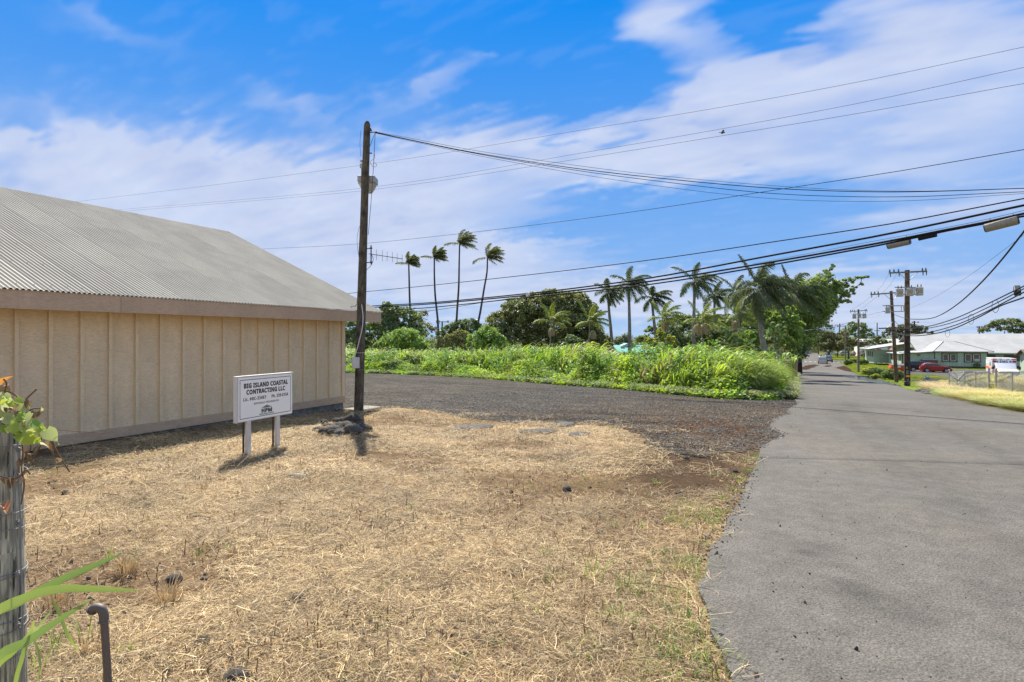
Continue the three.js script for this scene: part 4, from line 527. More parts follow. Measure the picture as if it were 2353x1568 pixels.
// lava stones
const lavaMat = [C(0.10, 0.088, 0.078), C(0.14, 0.122, 0.108), C(0.19, 0.17, 0.155)].map((c) => std({ color: c, roughness: 0.97, map: rep(concreteMap, 5), bumpMap: rep(concreteMap, 6), bumpScale: 0.012 }));
function stone(seed, sx, sy, sz) { const g = new THREE.IcosahedronGeometry(1, 2), p = g.attributes.position, v = V(); for (let i = 0; i < p.count; i++) { v.fromBufferAttribute(p, i); const k = 0.72 + 0.5 * fbm(v.x * 1.3 + seed * 7.7 + 10, v.y * 1.3 + v.z * 1.9 + seed, 3); v.multiplyScalar(k); p.setXYZ(i, v.x * sx, v.y * sy, v.z * sz); } g.computeVertexNormals(); return toCreasedNormals(metre(g), 0.5); }
{
  const r = rng(61); let n = 0;
  const pile = [[735, 985, .09], [752, 978, .11], [765, 985, .12], [780, 975, .12], [792, 980, .14], [806, 968, .2], [800, 990, .13], [775, 995, .10], [755, 995, .10], [822, 978, .12], [836, 985, .10], [820, 992, .12], [788, 992, .10], [745, 968, .09], [770, 966, .09], [847, 986, .07], [762, 975, .07], [812, 985, .1], [783, 966, .1], [740, 992, .08]];
  for (const [x, y, s] of pile) { const p = G(x, y + 6), m = solo('lava_stone', 'dark lava stone heaped in the small rock pile in front of the leaning pole', 'stone', stone(n++, s * (0.75 + r() * .4), s * (0.55 + r() * 0.25), s * (0.75 + r() * .4)), lavaMat[Math.floor(r() * 3)], [p.x + (r() - 0.5) * 0.06, p.y + s * (0.2 + r() * 0.25), p.z + (r() - 0.5) * 0.25], r() * 6, 'stones of the rock pile'); }
  for (const [x, y, s] of [[685, 1378, .036], [1302, 1127, .05], [1175, 1132, .022], [1040, 1132, .03], [1007, 1282, .02], [465, 1480, .035], [545, 1566, .05], [935, 1330, .02], [1355, 1122, .02], [1575, 1057, .05], [320, 1140, .03], [400, 1338, .045], [1630, 1238, .02], [280, 1525, .022], [1440, 1298, .024], [1190, 1010, .04], [1110, 1000, .035], [1560, 1135, .03], [150, 1135, .035], [1690, 1085, .03]]) { const p = G(x, y); solo('loose_stone', 'single dark lava stone lying by itself in the straw', 'stone', stone(n++, s * (0.9 + r() * .4), s * 0.75, s * (0.8 + r() * .3)), lavaMat[Math.floor(r() * 2)], [p.x, p.y + s * 0.35, p.z], r() * 6, 'loose stones on the lot'); }
  for (const [x, y, w, d2] of [[1080, 985, .55, .22], [1290, 978, .4, .2], [1235, 994, .35, .18], [1330, 1000, .22, .16]]) { const p = G(x, y); solo('broken_paving', 'flat broken slab of old paving at the edge of the gravel', 'paving slab', stone(n++, w, 0.035, d2), std({ color: C(0.16, 0.15, 0.14), roughness: 0.95, map: rep(concreteMap, 2) }), [p.x, p.y + 0.02, p.z], r(), 'broken slabs along the gravel edge'); }
  const wd = G(686, 1097); solo('driftwood', 'pale weathered splinter of wood lying in front of the sign', 'wood', stone(44, 0.15, 0.025, 0.045), M.greyWood, [wd.x, wd.y + 0.02, wd.z], -0.25);
  const gp = G(170, 1046); solo('wood_scrap', 'flat pale scrap of board beside the base of the shed wall', 'wood', metre(rbox(0.34, 0.012, 0.12, 0.004)), M.concrete, [gp.x, gp.y + 0.012, gp.z], 0.3);
  const pd = G(815, 944); solo('concrete_pad', 'small flat concrete pad between the leaning pole and the shed corner', 'concrete pad', metre(rbox(0.75, 0.06, 0.5, 0.01)), M.concrete, [pd.x + 0.15, pd.y + 0.02, pd.z - 0.15], 1.1);
  const sticks = [[430, 1190, 488, 1193, 'dark', .007], [885, 1230, 960, 1195, 'dark', .004], [1075, 1122, 1175, 1130, 'tan', .004], [985, 1325, 1005, 1295, 'tan', .005], [960, 1270, 1130, 1258, 'tan', .004], [1550, 1325, 1610, 1420, 'tan', .007], [640, 1080, 665, 1097, 'dark', .006], [1110, 1290, 1135, 1240, 'tan', .004], [1175, 1300, 1205, 1250, 'dark', .004], [300, 1150, 230, 1135, 'dark', .006], [330, 1085, 440, 1066, 'dark', .006], [200, 1070, 420, 1052, 'tan', .005]];
  sticks.forEach(([x0, y0, x1, y1, k, rad]) => { const a = G(x0, y0), b = G(x1, y1), c = a.clone().lerp(b, 0.5); c.x += 0.02; c.y += 0.012; const o = a.clone(); solo('dry_stick', k === 'dark' ? 'dark broken stick lying flat in the straw' : 'long pale dry stalk lying flat in the straw', 'stick', taper([[0, rad, 0, rad], [c.x - o.x, c.y - o.y + rad, c.z - o.z, rad * 0.9], [b.x - o.x, b.y - o.y + rad, b.z - o.z, rad * 0.5]], 6, 10), k === 'dark' ? std({ color: C(0.09, 0.065, 0.05), roughness: 0.9 }) : std({ color: C(0.55, 0.42, 0.24), roughness: 0.8 }), o.toArray(), 0, k === 'dark' ? 'dark sticks on the lot' : 'pale stalks on the lot'); });
  // tufts: dry ones and green ones
  const tuft = (n, h, spread, w, lean = 0.35) => { const gs = []; for (let i = 0; i < n; i++) { const a = r() * 6.283, l = h * (0.55 + r() * 0.6), o = spread * Math.sqrt(r()), k = lean * (0.3 + r()); gs.push(blade([[Math.cos(a) * o, -0.005, Math.sin(a) * o], [Math.cos(a) * (o + l * k * 0.45), l * 0.6, Math.sin(a) * (o + l * k * 0.45)], [Math.cos(a) * (o + l * k * 1.1) + 0.02 * h, l * (0.95 - k * 0.3), Math.sin(a) * (o + l * k * 1.1)]], w * (0.7 + r() * 0.6), 0.4)); } return merge(gs); };
  const dry = [C(0.50, 0.36, 0.18), C(0.40, 0.27, 0.13)].map((c) => leafy(c, { clearcoat: 0, transmission: 0.25 })), grn = [C(0.20, 0.30, 0.055), C(0.30, 0.36, 0.07)].map((c) => leafy(c));
  for (const [x, y, n, h, sp] of [[290, 1318, 90, 0.14, 0.06], [385, 1385, 120, 0.125, 0.075], [340, 1232, 45, 0.06, 0.06], [455, 1288, 30, 0.06, 0.04], [530, 1280, 40, 0.06, 0.04], [1005, 1200, 14, 0.07, 0.02], [1480, 1558, 50, 0.06, 0.08], [210, 1500, 60, 0.11, 0.08], [130, 1395, 60, 0.13, 0.08], [470, 1130, 20, 0.12, 0.03], [1340, 1395, 40, 0.05, 0.05], [1140, 1265, 16, 0.1, 0.02], [960, 1280, 18, 0.08, 0.02], [470, 1265, 20, 0.06, 0.03]]) { const p = G(x, y), o = solo('dry_grass_tuft', 'bristly tan tuft of cut dry grass standing in the straw', 'grass tuft', tuft(n, h, sp, 0.005, 0.5), dry[Math.floor(r() * 2)], p.toArray(), 0, 'dry grass tufts on the lot'); }
  const greens = [[1365, 1330, 26, .16], [1440, 1370, 30, .13], [1415, 1440, 26, .10], [1270, 1335, 20, .07], [1250, 1275, 16, .08], [1610, 1310, 40, .07], [1510, 1110, 24, .05], [455, 1280, 8, .08], [525, 1270, 6, .10], [945, 1170, 8, .07], [1700, 1105, 40, .07], [1725, 1085, 40, .07], [1740, 1050, 34, .06], [1690, 1130, 36, .06], [1630, 1200, 30, .05], [1560, 1300, 36, .06], [1555, 1380, 40, .08], [1580, 1440, 40, .1], [1600, 1500, 40, .09], [1560, 1540, 40, .09], [1520, 1480, 30, .08], [1640, 1180, 36, .05], [1410, 985, 40, .06], [1340, 1000, 26, .06], [1560, 1010, 14, .04], [1180, 1380, 14, .06], [1150, 1480, 14, .05], [250, 1290, 5, .14], [310, 1300, 5, .12], [200, 1470, 12, .15], [120, 1500, 14, .14], [290, 1500, 12, .08], [90, 1545, 16, .12], [880, 1440, 14, .05], [1060, 1530, 20, .05], [1350, 1500, 30, .07], [1240, 1410, 22, .07], [1475, 1215, 14, .06], [1100, 975, 20, .06], [1610, 1250, 26, .05], [1660, 1150, 34, .06], [1720, 1060, 36, .07], [1500, 1335, 22, .07], [1410, 1210, 12, .06], [1650, 1545, 40, .07], [960, 945, 24, .07]];
  for (const [x, y, n, h] of greens) { const p = G(x, y), near = inside(roadPoly, p.x, -p.z) ? 0 : 1; if (!near) p.x -= 0.12; p.y = ground(p.x, -p.z); solo('green_grass_tuft', 'small fresh green grass tuft sprouting through the dead straw', 'grass tuft', tuft(n, h, Math.min(0.12, n * 0.003), 0.006, 0.7), grn[Math.floor(r() * 2)], p.toArray(), 0, 'green grass tufts on the lot'); }
  // thin green growth in the strip under the eaves and beside the road
  const pts = []; let tries = 0; while (pts.length < 1500 && tries++ < 160000) { const d = 2 + r() * 12.5, x = r() < 0.4 ? roadX(d) + 0.3 - r() * 1.3 : -9 + r() * 16, w = wallDist(x, d), e = roadX(d) - x; if (!onLot(x, d)) continue; const n = fbm(x * 1.3 + 70, d * 1.3, 4); if ((w > 0.25 && w < 2.0 && n > 0.5) || (inside(roadPoly, x + 0.3 + n * 0.2, d) && n > 0.61) || n > 0.69) pts.push([x, d]); }
  const q = new THREE.Quaternion(), eu = new THREE.Euler();
  scatter('sparse_green_grass', 'thin green grass coming up along the shed and the road edge', 'grass', [tuft(7, 1, 0.25, 0.06, 0.7), tuft(9, 1, 0.3, 0.05, 0.9)], leafy(C(1, 1, 1)), pts, ([x, d], m4, col) => { const s = (0.02 + r() * 0.035) * 1.1; eu.set(0, r() * 6, 0); q.setFromEuler(eu); m4.compose(V(x, ground(x, d) + 0.004, -d), q, V(s, s, s)); const k = 0.7 + r() * 0.5, y = r(); col.setRGB(lerp(0.20, 0.38, y) * k, lerp(0.29, 0.34, y) * k, 0.065 * k); });
}
// ---------- leaves, crowns, palms ----------
const WIND = V(1, 0.05, 0.25).normalize();
const rnd3 = (r) => { const z = r() * 2 - 1, a = r() * 6.2832, s = Math.sqrt(1 - z * z); return V(Math.cos(a) * s, z, Math.sin(a) * s); };
// many leaf faces spread in clumps through the lobes [x, y, z, radius, squash]
function crown(lobes, o) {
  const r = rng(o.seed), pos = [], nor = [], col = [], idx = [], n = V(), t = V(), b = V(), c = V(), area = lobes.map((l) => l[3] ** 2), sum = area.reduce((x, y) => x + y, 0);
  const per = o.perClump ?? 26;
  lobes.forEach((l, li) => {
    const clumps = Math.max(3, Math.round(o.leaves * area[li] / sum / per));
    for (let k = 0; k < clumps; k++) {
      const dir = rnd3(r); if (dir.y < -0.25 && r() < 0.6) dir.y *= -1; const rad = l[3] * (0.5 + 0.5 * Math.pow(r(), 0.45)), sq = l[4] ?? 0.85, cc = V(l[0] + dir.x * rad, l[1] + dir.y * rad * sq, l[2] + dir.z * rad), cr = l[3] * (o.clump ?? 0.26) * (0.6 + r() * 0.8), tint = 0.72 + r() * 0.56, warm = r();
      for (let q = 0; q < per; q++) {
        const off = rnd3(r).multiplyScalar(cr * Math.pow(r(), 0.5)); off.y *= 0.75; c.copy(cc).add(off);
        n.copy(rnd3(r)).multiplyScalar(0.9).addScaledVector(dir, 0.5); n.y += 0.55; n.normalize(); t.copy(rnd3(r)); if (o.droop) t.y -= o.droop; if (o.wind) t.addScaledVector(WIND, o.wind); t.addScaledVector(n, -t.dot(n)).normalize(); b.crossVectors(n, t);
        const L = o.size * (0.65 + r() * 0.7), w = L * (o.wide ?? 0.5), base = pos.length / 3;
        const P4 = [[-0.5, 0, 0], [0.05, 0.5, 0.10], [0.5, 0, -0.06], [0.05, -0.5, 0.10]];
        for (const [u, v, h] of P4) { pos.push(c.x + t.x * u * L + b.x * v * w + n.x * h * w, c.y + t.y * u * L + b.y * v * w + n.y * h * w, c.z + t.z * u * L + b.z * v * w + n.z * h * w); nor.push(n.x + b.x * v * -0.3, n.y + b.y * v * -0.3, n.z + b.z * v * -0.3); }
        const g = tint * (0.8 + r() * 0.4), wv = clamp(warm * 0.7 + r() * 0.5 - 0.25), A = o.colors[0], B = o.colors[1]; let cr3 = lerp(A[0], B[0], wv), cg = lerp(A[1], B[1], wv), cb = lerp(A[2], B[2], wv);
        if (o.accent && r() < o.accent[3]) { cr3 = o.accent[0]; cg = o.accent[1]; cb = o.accent[2]; }
        for (let z = 0; z < 4; z++) col.push(cr3 * g, cg * g, cb * g);
        idx.push(base, base + 2, base + 1, base, base + 3, base + 2);
      }
    }
  });
  const g = new THREE.BufferGeometry(); g.setAttribute('position', new THREE.Float32BufferAttribute(pos, 3)); g.setAttribute('normal', new THREE.Float32BufferAttribute(nor, 3)); g.setAttribute('color', new THREE.Float32BufferAttribute(col, 3)); g.setIndex(idx); return g;
}
const bark = std({ color: C(0.20, 0.165, 0.125), map: rep(woodGrain, 0.8), roughness: 0.95 }), barkDark = std({ color: C(0.09, 0.075, 0.06), map: rep(woodGrain, 0.8), roughness: 0.95 });
// a tree whose lobes are given in the photograph's measure [column, row, radius, squash, nearer] at distance d
function tree(name, label, d, trunkX, lobesPx, o, group) {
  const k = d / F, X = (trunkX - CX) * k, base = onGround(X, d), tr = thing(name, label, o.category ?? 'tree', base.toArray(), 0, group), r = rng(o.seed + 5);
  const lobes = lobesPx.map(([x, y, rad, sq, near]) => { const p = P(x, y, d - (near ?? (r() - 0.5) * 1.0) * rad * k); return [p.x - base.x, p.y - base.y, p.z - base.z, rad * k, sq ?? 0.85]; });
  const R = o.trunk ?? 0.3, low = Math.max(0.3, Math.min(...lobes.map((l) => l[1])) * (o.fork ?? 0.6)), gs = o.bare ? [] : [taper([[0, -0.4, 0, R * 1.3], [0.03, low * 0.5, 0, R], [0.05, low, 0, R * 0.85]], 9, 8)];
  const order = [...lobes].sort((a, b2) => Math.hypot(a[0], a[2], (a[1] - low) * 0.7) - Math.hypot(b2[0], b2[2], (b2[1] - low) * 0.7));
  for (const [li, l] of order.entries()) { let par = null, best = Math.hypot(l[0], l[1] - low, l[2]) * 0.8; for (let j = 0; j < li; j++) { const e = order[j], dd = Math.hypot(e[0] - l[0], e[1] - l[1], e[2] - l[2]); if (dd < best) { best = dd; par = e; } } const s0 = par ? [par[0], par[1], par[2], R * 0.22] : [0.05, low * 0.9, 0, R * 0.5], q = [l[0], l[1], l[2]], m = [lerp(s0[0], q[0], 0.5) + (r() - 0.5) * 0.4, lerp(s0[1], q[1], 0.45), lerp(s0[2], q[2], 0.5) + (r() - 0.5) * 0.4]; gs.push(taper([s0, [m[0], m[1], m[2], s0[3] * 0.7], [q[0], q[1], q[2], R * 0.12]], 6, 8)); for (let b = 0; b < (o.twigs ?? 3); b++) { const e = rnd3(r).multiplyScalar(l[3] * 0.8); gs.push(taper([[q[0], q[1] - 0.1, q[2], R * 0.12], [q[0] + e.x * 0.5, q[1] + Math.abs(e.y) * 0.3, q[2] + e.z * 0.5, R * 0.07], [q[0] + e.x, q[1] + e.y * 0.8, q[2] + e.z, R * 0.02]], 4, 4)); } }
  part('trunk', merge(gs), o.barkMat ?? bark, tr);
  part('crown', crown(lobes, o), M.leaf, tr);
  return tr;
}
// one palm frond: start, first direction, length; returns leaflets on a bending rib
function frond(p0, dir0, L, o, r) {
  const n = o.stations ?? 26, pos = [], col = [], idx = [], p = p0.clone(), dir = dir0.clone().normalize(), ds = L / n, side = V(), up = V(), rib = [];
  const tri = (a, b, c, k) => { const i = pos.length / 3; for (const v of [a, b, c]) { pos.push(v.x, v.y, v.z); col.push(...k); } idx.push(i, i + 1, i + 2); };
  for (let i = 0; i <= n; i++) {
    rib.push(p.clone()); const t = i / n; dir.y -= o.droop * ds * (0.4 + 1.2 * t); dir.addScaledVector(WIND, (o.wind ?? 0) * ds * (0.3 + t)); dir.normalize();
    if (i > n * (o.bare ?? 0.12)) {
      side.crossVectors(dir, V(0, 1, 0)); if (side.lengthSq() < 1e-4) side.set(1, 0, 0); side.normalize(); up.crossVectors(side, dir);
      const len = o.leaflet * Math.pow(Math.sin(Math.PI * clamp(0.12 + t * 0.86, 0, 0.985)), 0.6) * (0.85 + r() * 0.3);
      for (const s of [-1, 1]) for (let q = 0; q < (o.rows ?? 1); q++) {
        const f = side.clone().multiplyScalar(s * (0.85 + r() * 0.3)).addScaledVector(dir, 0.55 + 0.5 * t + r() * 0.25).addScaledVector(up, (o.vee ?? 0.25) + (r() - 0.5) * 0.5 - q * 0.5).addScaledVector(WIND, (o.blow ?? 0) * (0.6 + r() * 0.6)).normalize(), m = p.clone().addScaledVector(f, len * 0.5), e = m.clone().addScaledVector(f, len * 0.5).add(V(0, -len * (o.hang ?? 0.35) * (0.6 + r() * 0.7), 0)).addScaledVector(WIND, len * 0.3 * (o.blow ?? 0));
        const w = dir.clone().multiplyScalar(o.width * 0.5), g = 0.7 + r() * 0.55, y = Math.pow(r(), 2) * (o.yellow ?? 0.3), c = [lerp(o.color[0], 0.42, y) * g, lerp(o.color[1], 0.40, y) * g, lerp(o.color[2], 0.05, y) * g];
        tri(p.clone().sub(w), p.clone().add(w), m.clone().add(w), c); tri(p.clone().sub(w), m.clone().add(w), m.clone().sub(w), c); tri(m.clone().sub(w), m.clone().add(w), e, c);
      }
    }
    p.addScaledVector(dir, ds);
  }
  const g = new THREE.BufferGeometry(); g.setAttribute('position', new THREE.Float32BufferAttribute(pos, 3)); g.setAttribute('color', new THREE.Float32BufferAttribute(col, 3)); g.setIndex(idx); const lf = g.toNonIndexed(); lf.computeVertexNormals();
  const rb = taper(rib.filter((_, i) => i % 4 === 0).map((q, i, a) => [q.x, q.y, q.z, o.rib * (1 - 0.85 * i / a.length)]), 4, 10).toNonIndexed(), rc = new Float32Array(rb.attributes.position.count * 3); for (let i = 0; i < rc.length; i += 3) { rc[i] = o.ribColor[0]; rc[i + 1] = o.ribColor[1]; rc[i + 2] = o.ribColor[2]; } rb.setAttribute('color', new THREE.BufferAttribute(rc, 3)); rb.deleteAttribute('uv');
  return mergeGeometries([lf, rb]);
}
const palmBark = std({ color: C(0.58, 0.54, 0.48), map: rep(concreteMap, 0.7), roughness: 0.95 }), cocoBark = std({ color: C(0.22, 0.19, 0.155), map: rep(woodGrain, 0.7), roughness: 0.95 });
M.palmLeaf = leafy(C(1, 1, 1), { vertexColors: true, transmission: 0.35, clearcoat: 0.12, clearcoatRoughness: 0.5 });
function palm(name, label, d, trunkPx, o, group) {   // trunkPx: points [column, row] from the ground up to where the fronds spring
  const k = d / F, top = trunkPx[trunkPx.length - 1], b0 = P(trunkPx[0][0], trunkPx[0][1], d), base = onGround(b0.x, d), pl = thing(name, label, 'palm tree', base.toArray(), 0, group), r = rng(o.seed);
  const pts = trunkPx.map(([x, y], i, a) => { const p = P(x, y, d).sub(base); return [p.x, p.y, p.z, lerp(o.r0, o.r1, i / (a.length - 1)) * (o.bulge && i === 1 ? o.bulge : 1)]; }); pts.unshift([pts[0][0], -0.3, 0, o.r0 * 1.15]);
  const crownAt = P(top[0], top[1], d).sub(base), sh = o.shaft ?? 0;
  part('trunk', taper(pts, 10, 26), o.bark ?? palmBark, pl);
  if (sh) { const a = crownAt; part('crownshaft', taper([[a.x, a.y - 0.02, a.z, o.r1 * 1.0], [a.x, a.y + sh * 0.25, a.z, o.r1 * 1.25], [a.x + 0.01, a.y + sh, a.z, o.r1 * 0.55]], 10, 8), std({ color: C(...(o.shaftColor ?? [0.20, 0.26, 0.07])), roughness: 0.5 }), pl); crownAt.y += sh; }
  if (o.spear) part('spear_leaf', taper([[crownAt.x, crownAt.y - 0.1, crownAt.z, 0.045], [crownAt.x - 0.02, crownAt.y + o.spear * 0.6, crownAt.z, 0.035], [crownAt.x - 0.1, crownAt.y + o.spear, crownAt.z, 0.008]], 5, 6), std({ color: C(0.22, 0.28, 0.07), roughness: 0.5 }), pl);
  for (let i = 0; i < o.fronds; i++) {
    const a = i * 2.39996 + r() * 0.4, t = i / o.fronds, elev = lerp(o.elev[0], o.elev[1], t) + (r() - 0.5) * 0.25, dir = V(Math.cos(a) * Math.cos(elev), Math.sin(elev), Math.sin(a) * Math.cos(elev)); if (o.bias) dir.addScaledVector(WIND, o.bias).normalize();
    const old = o.oldYellow && t > 0.82; part('frond', frond(crownAt.clone().add(V(0, -0.12 * t * (sh ? 1 : 0.5), 0)), dir, o.L * (0.85 + r() * 0.25), { ...o, yellow: old ? 1.4 : o.yellow }, r), M.palmLeaf, pl);
  }
  if (o.fruit) for (const [fx, fy] of o.fruit) { const c = P(fx, fy, d - 0.25).sub(base), gs = [], s = o.fruitSize ?? 0.5; for (let i = 0; i < 90; i++) { const a = r() * 6.283, q = Math.sqrt(r()) * s * 0.42, l = s * (0.75 + r() * 0.5); gs.push(taper([[crownAt.x * 0.35 + c.x * 0.65, c.y + s * 0.55, c.z * 0.65, 0.012], [c.x + Math.cos(a) * q, c.y + s * 0.25, c.z + Math.sin(a) * q, 0.016], [c.x + Math.cos(a) * q * 1.15, c.y + s * 0.55 - l, c.z + Math.sin(a) * q * 1.15, 0.013]], 4, 3)); } part('flower_cluster', merge(gs), std({ color: C(0.52, 0.44, 0.235), roughness: 0.9 }), pl); }
  return pl;
}

// ---------- the overgrown strip: tall guinea grass, creeping vines ----------
const frontEdge = [...vergeEdge].reverse();   // from behind the shed to the road
function edgeD(px) { let i = 0; while (i < EDGEPX.length - 2 && EDGEPX[i + 1][0] < px) i++; const [x0, d0] = EDGEPX[i], [x1, d1] = EDGEPX[i + 1]; return lerp(d0, d1, clamp((px - x0) / (x1 - x0))); }
const EDGEPX = frontEdge.map(([x, d]) => [CX + F * x / d, d]);
{
  const r = rng(808), q = new THREE.Quaternion(), eu = new THREE.Euler();
  const clumpGeo = (seed, n) => { const k = rng(seed), gs = []; for (let i = 0; i < n; i++) { const a = k() * 6.283, o = 0.22 * Math.sqrt(k()), l = 0.55 + k() * 0.6, lean = 0.12 + k() * 0.4, wx = 0.18 + k() * 0.35, h0 = k() < 0.45 ? k() * 0.35 : 0; gs.push(blade([[Math.cos(a) * o, h0 - 0.02, Math.sin(a) * o], [Math.cos(a) * (o + lean * 0.25) + wx * 0.12, h0 + l * 0.5, Math.sin(a) * (o + lean * 0.25)], [Math.cos(a) * (o + lean * 0.7) + wx * 0.55, h0 + l * 0.82, Math.sin(a) * (o + lean * 0.7) + 0.05], [Math.cos(a) * (o + lean * 1.1) + wx * 1.2, h0 + l * (0.80 - 0.25 * k()), Math.sin(a) * (o + lean * 1.1) + 0.1]], 0.024 + k() * 0.022, 0.35)); } return merge(gs); };
  const pts = []; let tries = 0;
  while (pts.length < 5200 && tries++ < 200000) {
    const px = 760 + r() * 1085, e = edgeD(px), back = Math.pow(r(), 1.7) * 16, d = e + back, x = (px - CX) / F * d; if (x > roadX(d) - 1.5) continue;
    const vine = px < 1480 ? 2.6 + 1.6 * fbm(px * 0.012, 3, 3) : 0.5 + 0.7 * fbm(px * 0.02, 1, 3); if (back < vine) continue;
    const open = px > 1395 && px < 1480 && back < 6; if (open && r() < 0.6) continue; if (fbm(px * 0.018 + 4, back * 0.25, 3) < 0.40 && r() < 0.85) continue;
    pts.push([x, d, px, back]);
  }
  // along the road's left side, further down
  for (let i = 0; i < 900; i++) { const d = 26 + Math.pow(r(), 1.5) * 26, x = roadX(d) - 1.9 - r() * 3.5; pts.push([x, d, 1840, 4]); }
  scatter('guinea_grass', 'tall bright green grass bent by the wind along the far side of the driveway', 'grass', [1, 2, 3, 4, 5, 6].map((s) => clumpGeo(s * 17, 22)), leafy(C(1, 1, 1), { clearcoat: 0.5, clearcoatRoughness: 0.35, transmission: 0.5 }), pts, ([x, d, px, back], m4, col) => {
    const big = fbm(px * 0.011 + 5, d * 0.12, 4), peak = Math.exp(-(((px - 1190) / 45) ** 2)) * 0.25; let h = (px > 1480 ? 0.62 : px > 1390 ? 0.58 : 0.78) * (1.5 + 1.5 * big + peak + (r() - 0.5) * 0.5) * (px > 1790 ? lerp(1, 0.72, clamp((px - 1790) / 50)) : 1) * sstep(-1.2, 1.8, back - (px < 1480 ? 2.6 : 0.2)); h = Math.max(0.7, h);
    eu.set((r() - 0.5) * 0.25, (r() - 0.5) * 0.9, -r() * 0.22); q.setFromEuler(eu); m4.compose(V(x, ground(x, d), -d), q, V(h * (0.85 + r() * 0.35), h, h * (0.85 + r() * 0.35)));
    const k = 0.32 + r() * 0.72, y = fbm(px * 0.02, d * 0.3 + 9, 3) * 0.8 + r() * 0.5 - 0.25, dryb = r() < 0.05 || (px > 1400 && px < 1500 && back < 7 && r() < 0.5); if (dryb) col.setRGB(0.36 * k, 0.30 * k, 0.13 * k); else col.setRGB(lerp(0.24, 0.60, y) * k, lerp(0.46, 0.70, y) * k, lerp(0.025, 0.05, y) * k);
  });
  // creepers
  const vg = (seed) => { const k = rng(seed), gs = []; for (let i = 0; i < 24; i++) { const g = leafShape(0.055 + k() * 0.045, 0.05 + k() * 0.035, 0.2, 3, 1); g.rotateX((k() - 0.5) * 1.4).rotateZ(-0.3 + (k() - 0.5) * 1.2).rotateY(k() * 6.283); const a = k() * 6.283, q2 = 0.26 * Math.sqrt(k()); gs.push(g.translate(Math.cos(a) * q2, (k() - 0.5) * 0.16, Math.sin(a) * q2)); } return merge(gs); };
  const vp = []; tries = 0;
  const mound = (px, b) => { let m = (0.20 + 0.75 * sstep(0.3, 0.75, fbm(px * 0.016 + 3, b * 0.35 + 1, 4))) * sstep(-0.1, 1.4, b); for (const [mx, mw, mh] of [[1355, 28, 1.35], [1525, 40, 0.5], [1640, 60, 0.35], [1230, 45, 0.7], [900, 60, 0.7], [1070, 40, 0.5], [1440, 30, 0.6], [1720, 40, 0.2]]) m += mh * Math.exp(-(((px - mx) / mw) ** 2)) * sstep(0.3, 2.0, b) * sstep(6, 3, b); return m; };
  while (vp.length < 19000 && tries++ < 90000) { const px = 760 + r() * 1075, e = edgeD(px), b = Math.pow(r(), 1.3) * (px < 1480 ? 7.0 : 2.6), d = e + b - 0.1, x = (px - CX) / F * d; if (x > roadX(d) - 0.7) continue; if (px > 1480 && fbm(px * 0.03, b, 2) < 0.42) continue; vp.push([x, d, mound(px, b) * Math.pow(r(), 0.35), px]); }
  scatter('creeping_vine', 'low mat of small-leaved green creeper spreading to the driveway edge', 'vine', [vg(1), vg(2), vg(3)], leafy(C(1, 1, 1), { clearcoat: 0.2, clearcoatRoughness: 0.45 }), vp, ([x, d, h, px], m4, col) => { eu.set((r() - 0.5) * 0.5, r() * 6.283, (r() - 0.5) * 0.5); q.setFromEuler(eu); const s = 0.8 + r() * 0.7; m4.compose(V(x, ground(x, d) + 0.04 + h, -d), q, V(s, s, s)); const k = 0.7 + r() * 0.5, y = fbm(px * 0.03, d * 0.5, 3); const dk = 0.6 + 0.5 * sstep(0.3, 0.7, fbm(px * 0.05 + 9, d * 0.6, 3)); col.setRGB(lerp(0.22, 0.50, y) * k * dk, lerp(0.42, 0.60, y) * k * dk, 0.028 * k); });
  // broken verge of short grass where the gravel stops
  const sp = []; for (let i = 0; i < 4200; i++) { const px = 770 + r() * 1068, d = edgeD(px) - 0.35 + fbm(px * 0.05, 7, 3) * 0.6 + Math.abs(r() - r()) * 0.9; if (fbm(px * 0.04 + 3, 2, 3) < 0.4) continue; const x = (px - CX) / F * d; if (x < roadX(d) - 0.05) sp.push([x, d, px]); }
  for (let i = 0; i < 2200; i++) { const d = 24 + Math.pow(r(), 1.5) * 60, x = roadX(d) - 0.05 - r() * 0.7; sp.push([x, d, 1840]); }
  scatter('verge_grass', 'short mixed green and dry grass fringing the driveway and road edge', 'grass', [clumpGeo(401, 16), clumpGeo(402, 14)], leafy(C(1, 1, 1)), sp, ([x, d, px], m4, col) => { eu.set(0, r() * 6.283, 0); q.setFromEuler(eu); const s = 0.10 + r() * 0.22; m4.compose(V(x, ground(x, d), -d), q, V(s * 1.8, s, s * 1.8)); const k = 0.75 + r() * 0.5, y = px > 1560 ? r() : r() * 0.4; col.setRGB(lerp(0.16, 0.36, y) * k, lerp(0.26, 0.33, y) * k, lerp(0.03, 0.10, y) * k); });
  // banana-like and spiky leaves by the papayas
  for (const [px, py, d] of [[1770, 815, 47], [1800, 822, 46], [1822, 828, 45]]) { const b = P(px, py, d), g0 = onGround(b.x, d), o = thing('banana_plant', 'young banana-like plant with broad leaves at the corner of the tall grass', 'plant', g0.toArray(), 0, 'broad-leaved plants at the grass corner'), h = Math.max(1.2, b.y - g0.y + 0.3), k = rng(px); for (let i = 0; i < 7; i++) { const a = i * 0.9 + k(), l = 0.55 + k() * 0.4; part('leaf', blade([[0, h * 0.4, 0], [Math.cos(a) * l * 0.3, h * 0.85, Math.sin(a) * l * 0.3], [Math.cos(a) * l, h * (0.95 + k() * 0.1), Math.sin(a) * l], [Math.cos(a) * l * 1.5, h * 0.85, Math.sin(a) * l * 1.5]], 0.22, 0.3), leafy(C(0.24, 0.37, 0.05)), o); } part('stem', taper([[0, -0.1, 0, 0.07], [0, h * 0.5, 0, 0.05]], 6, 3), std({ color: C(0.25, 0.28, 0.1) }), o); }
}

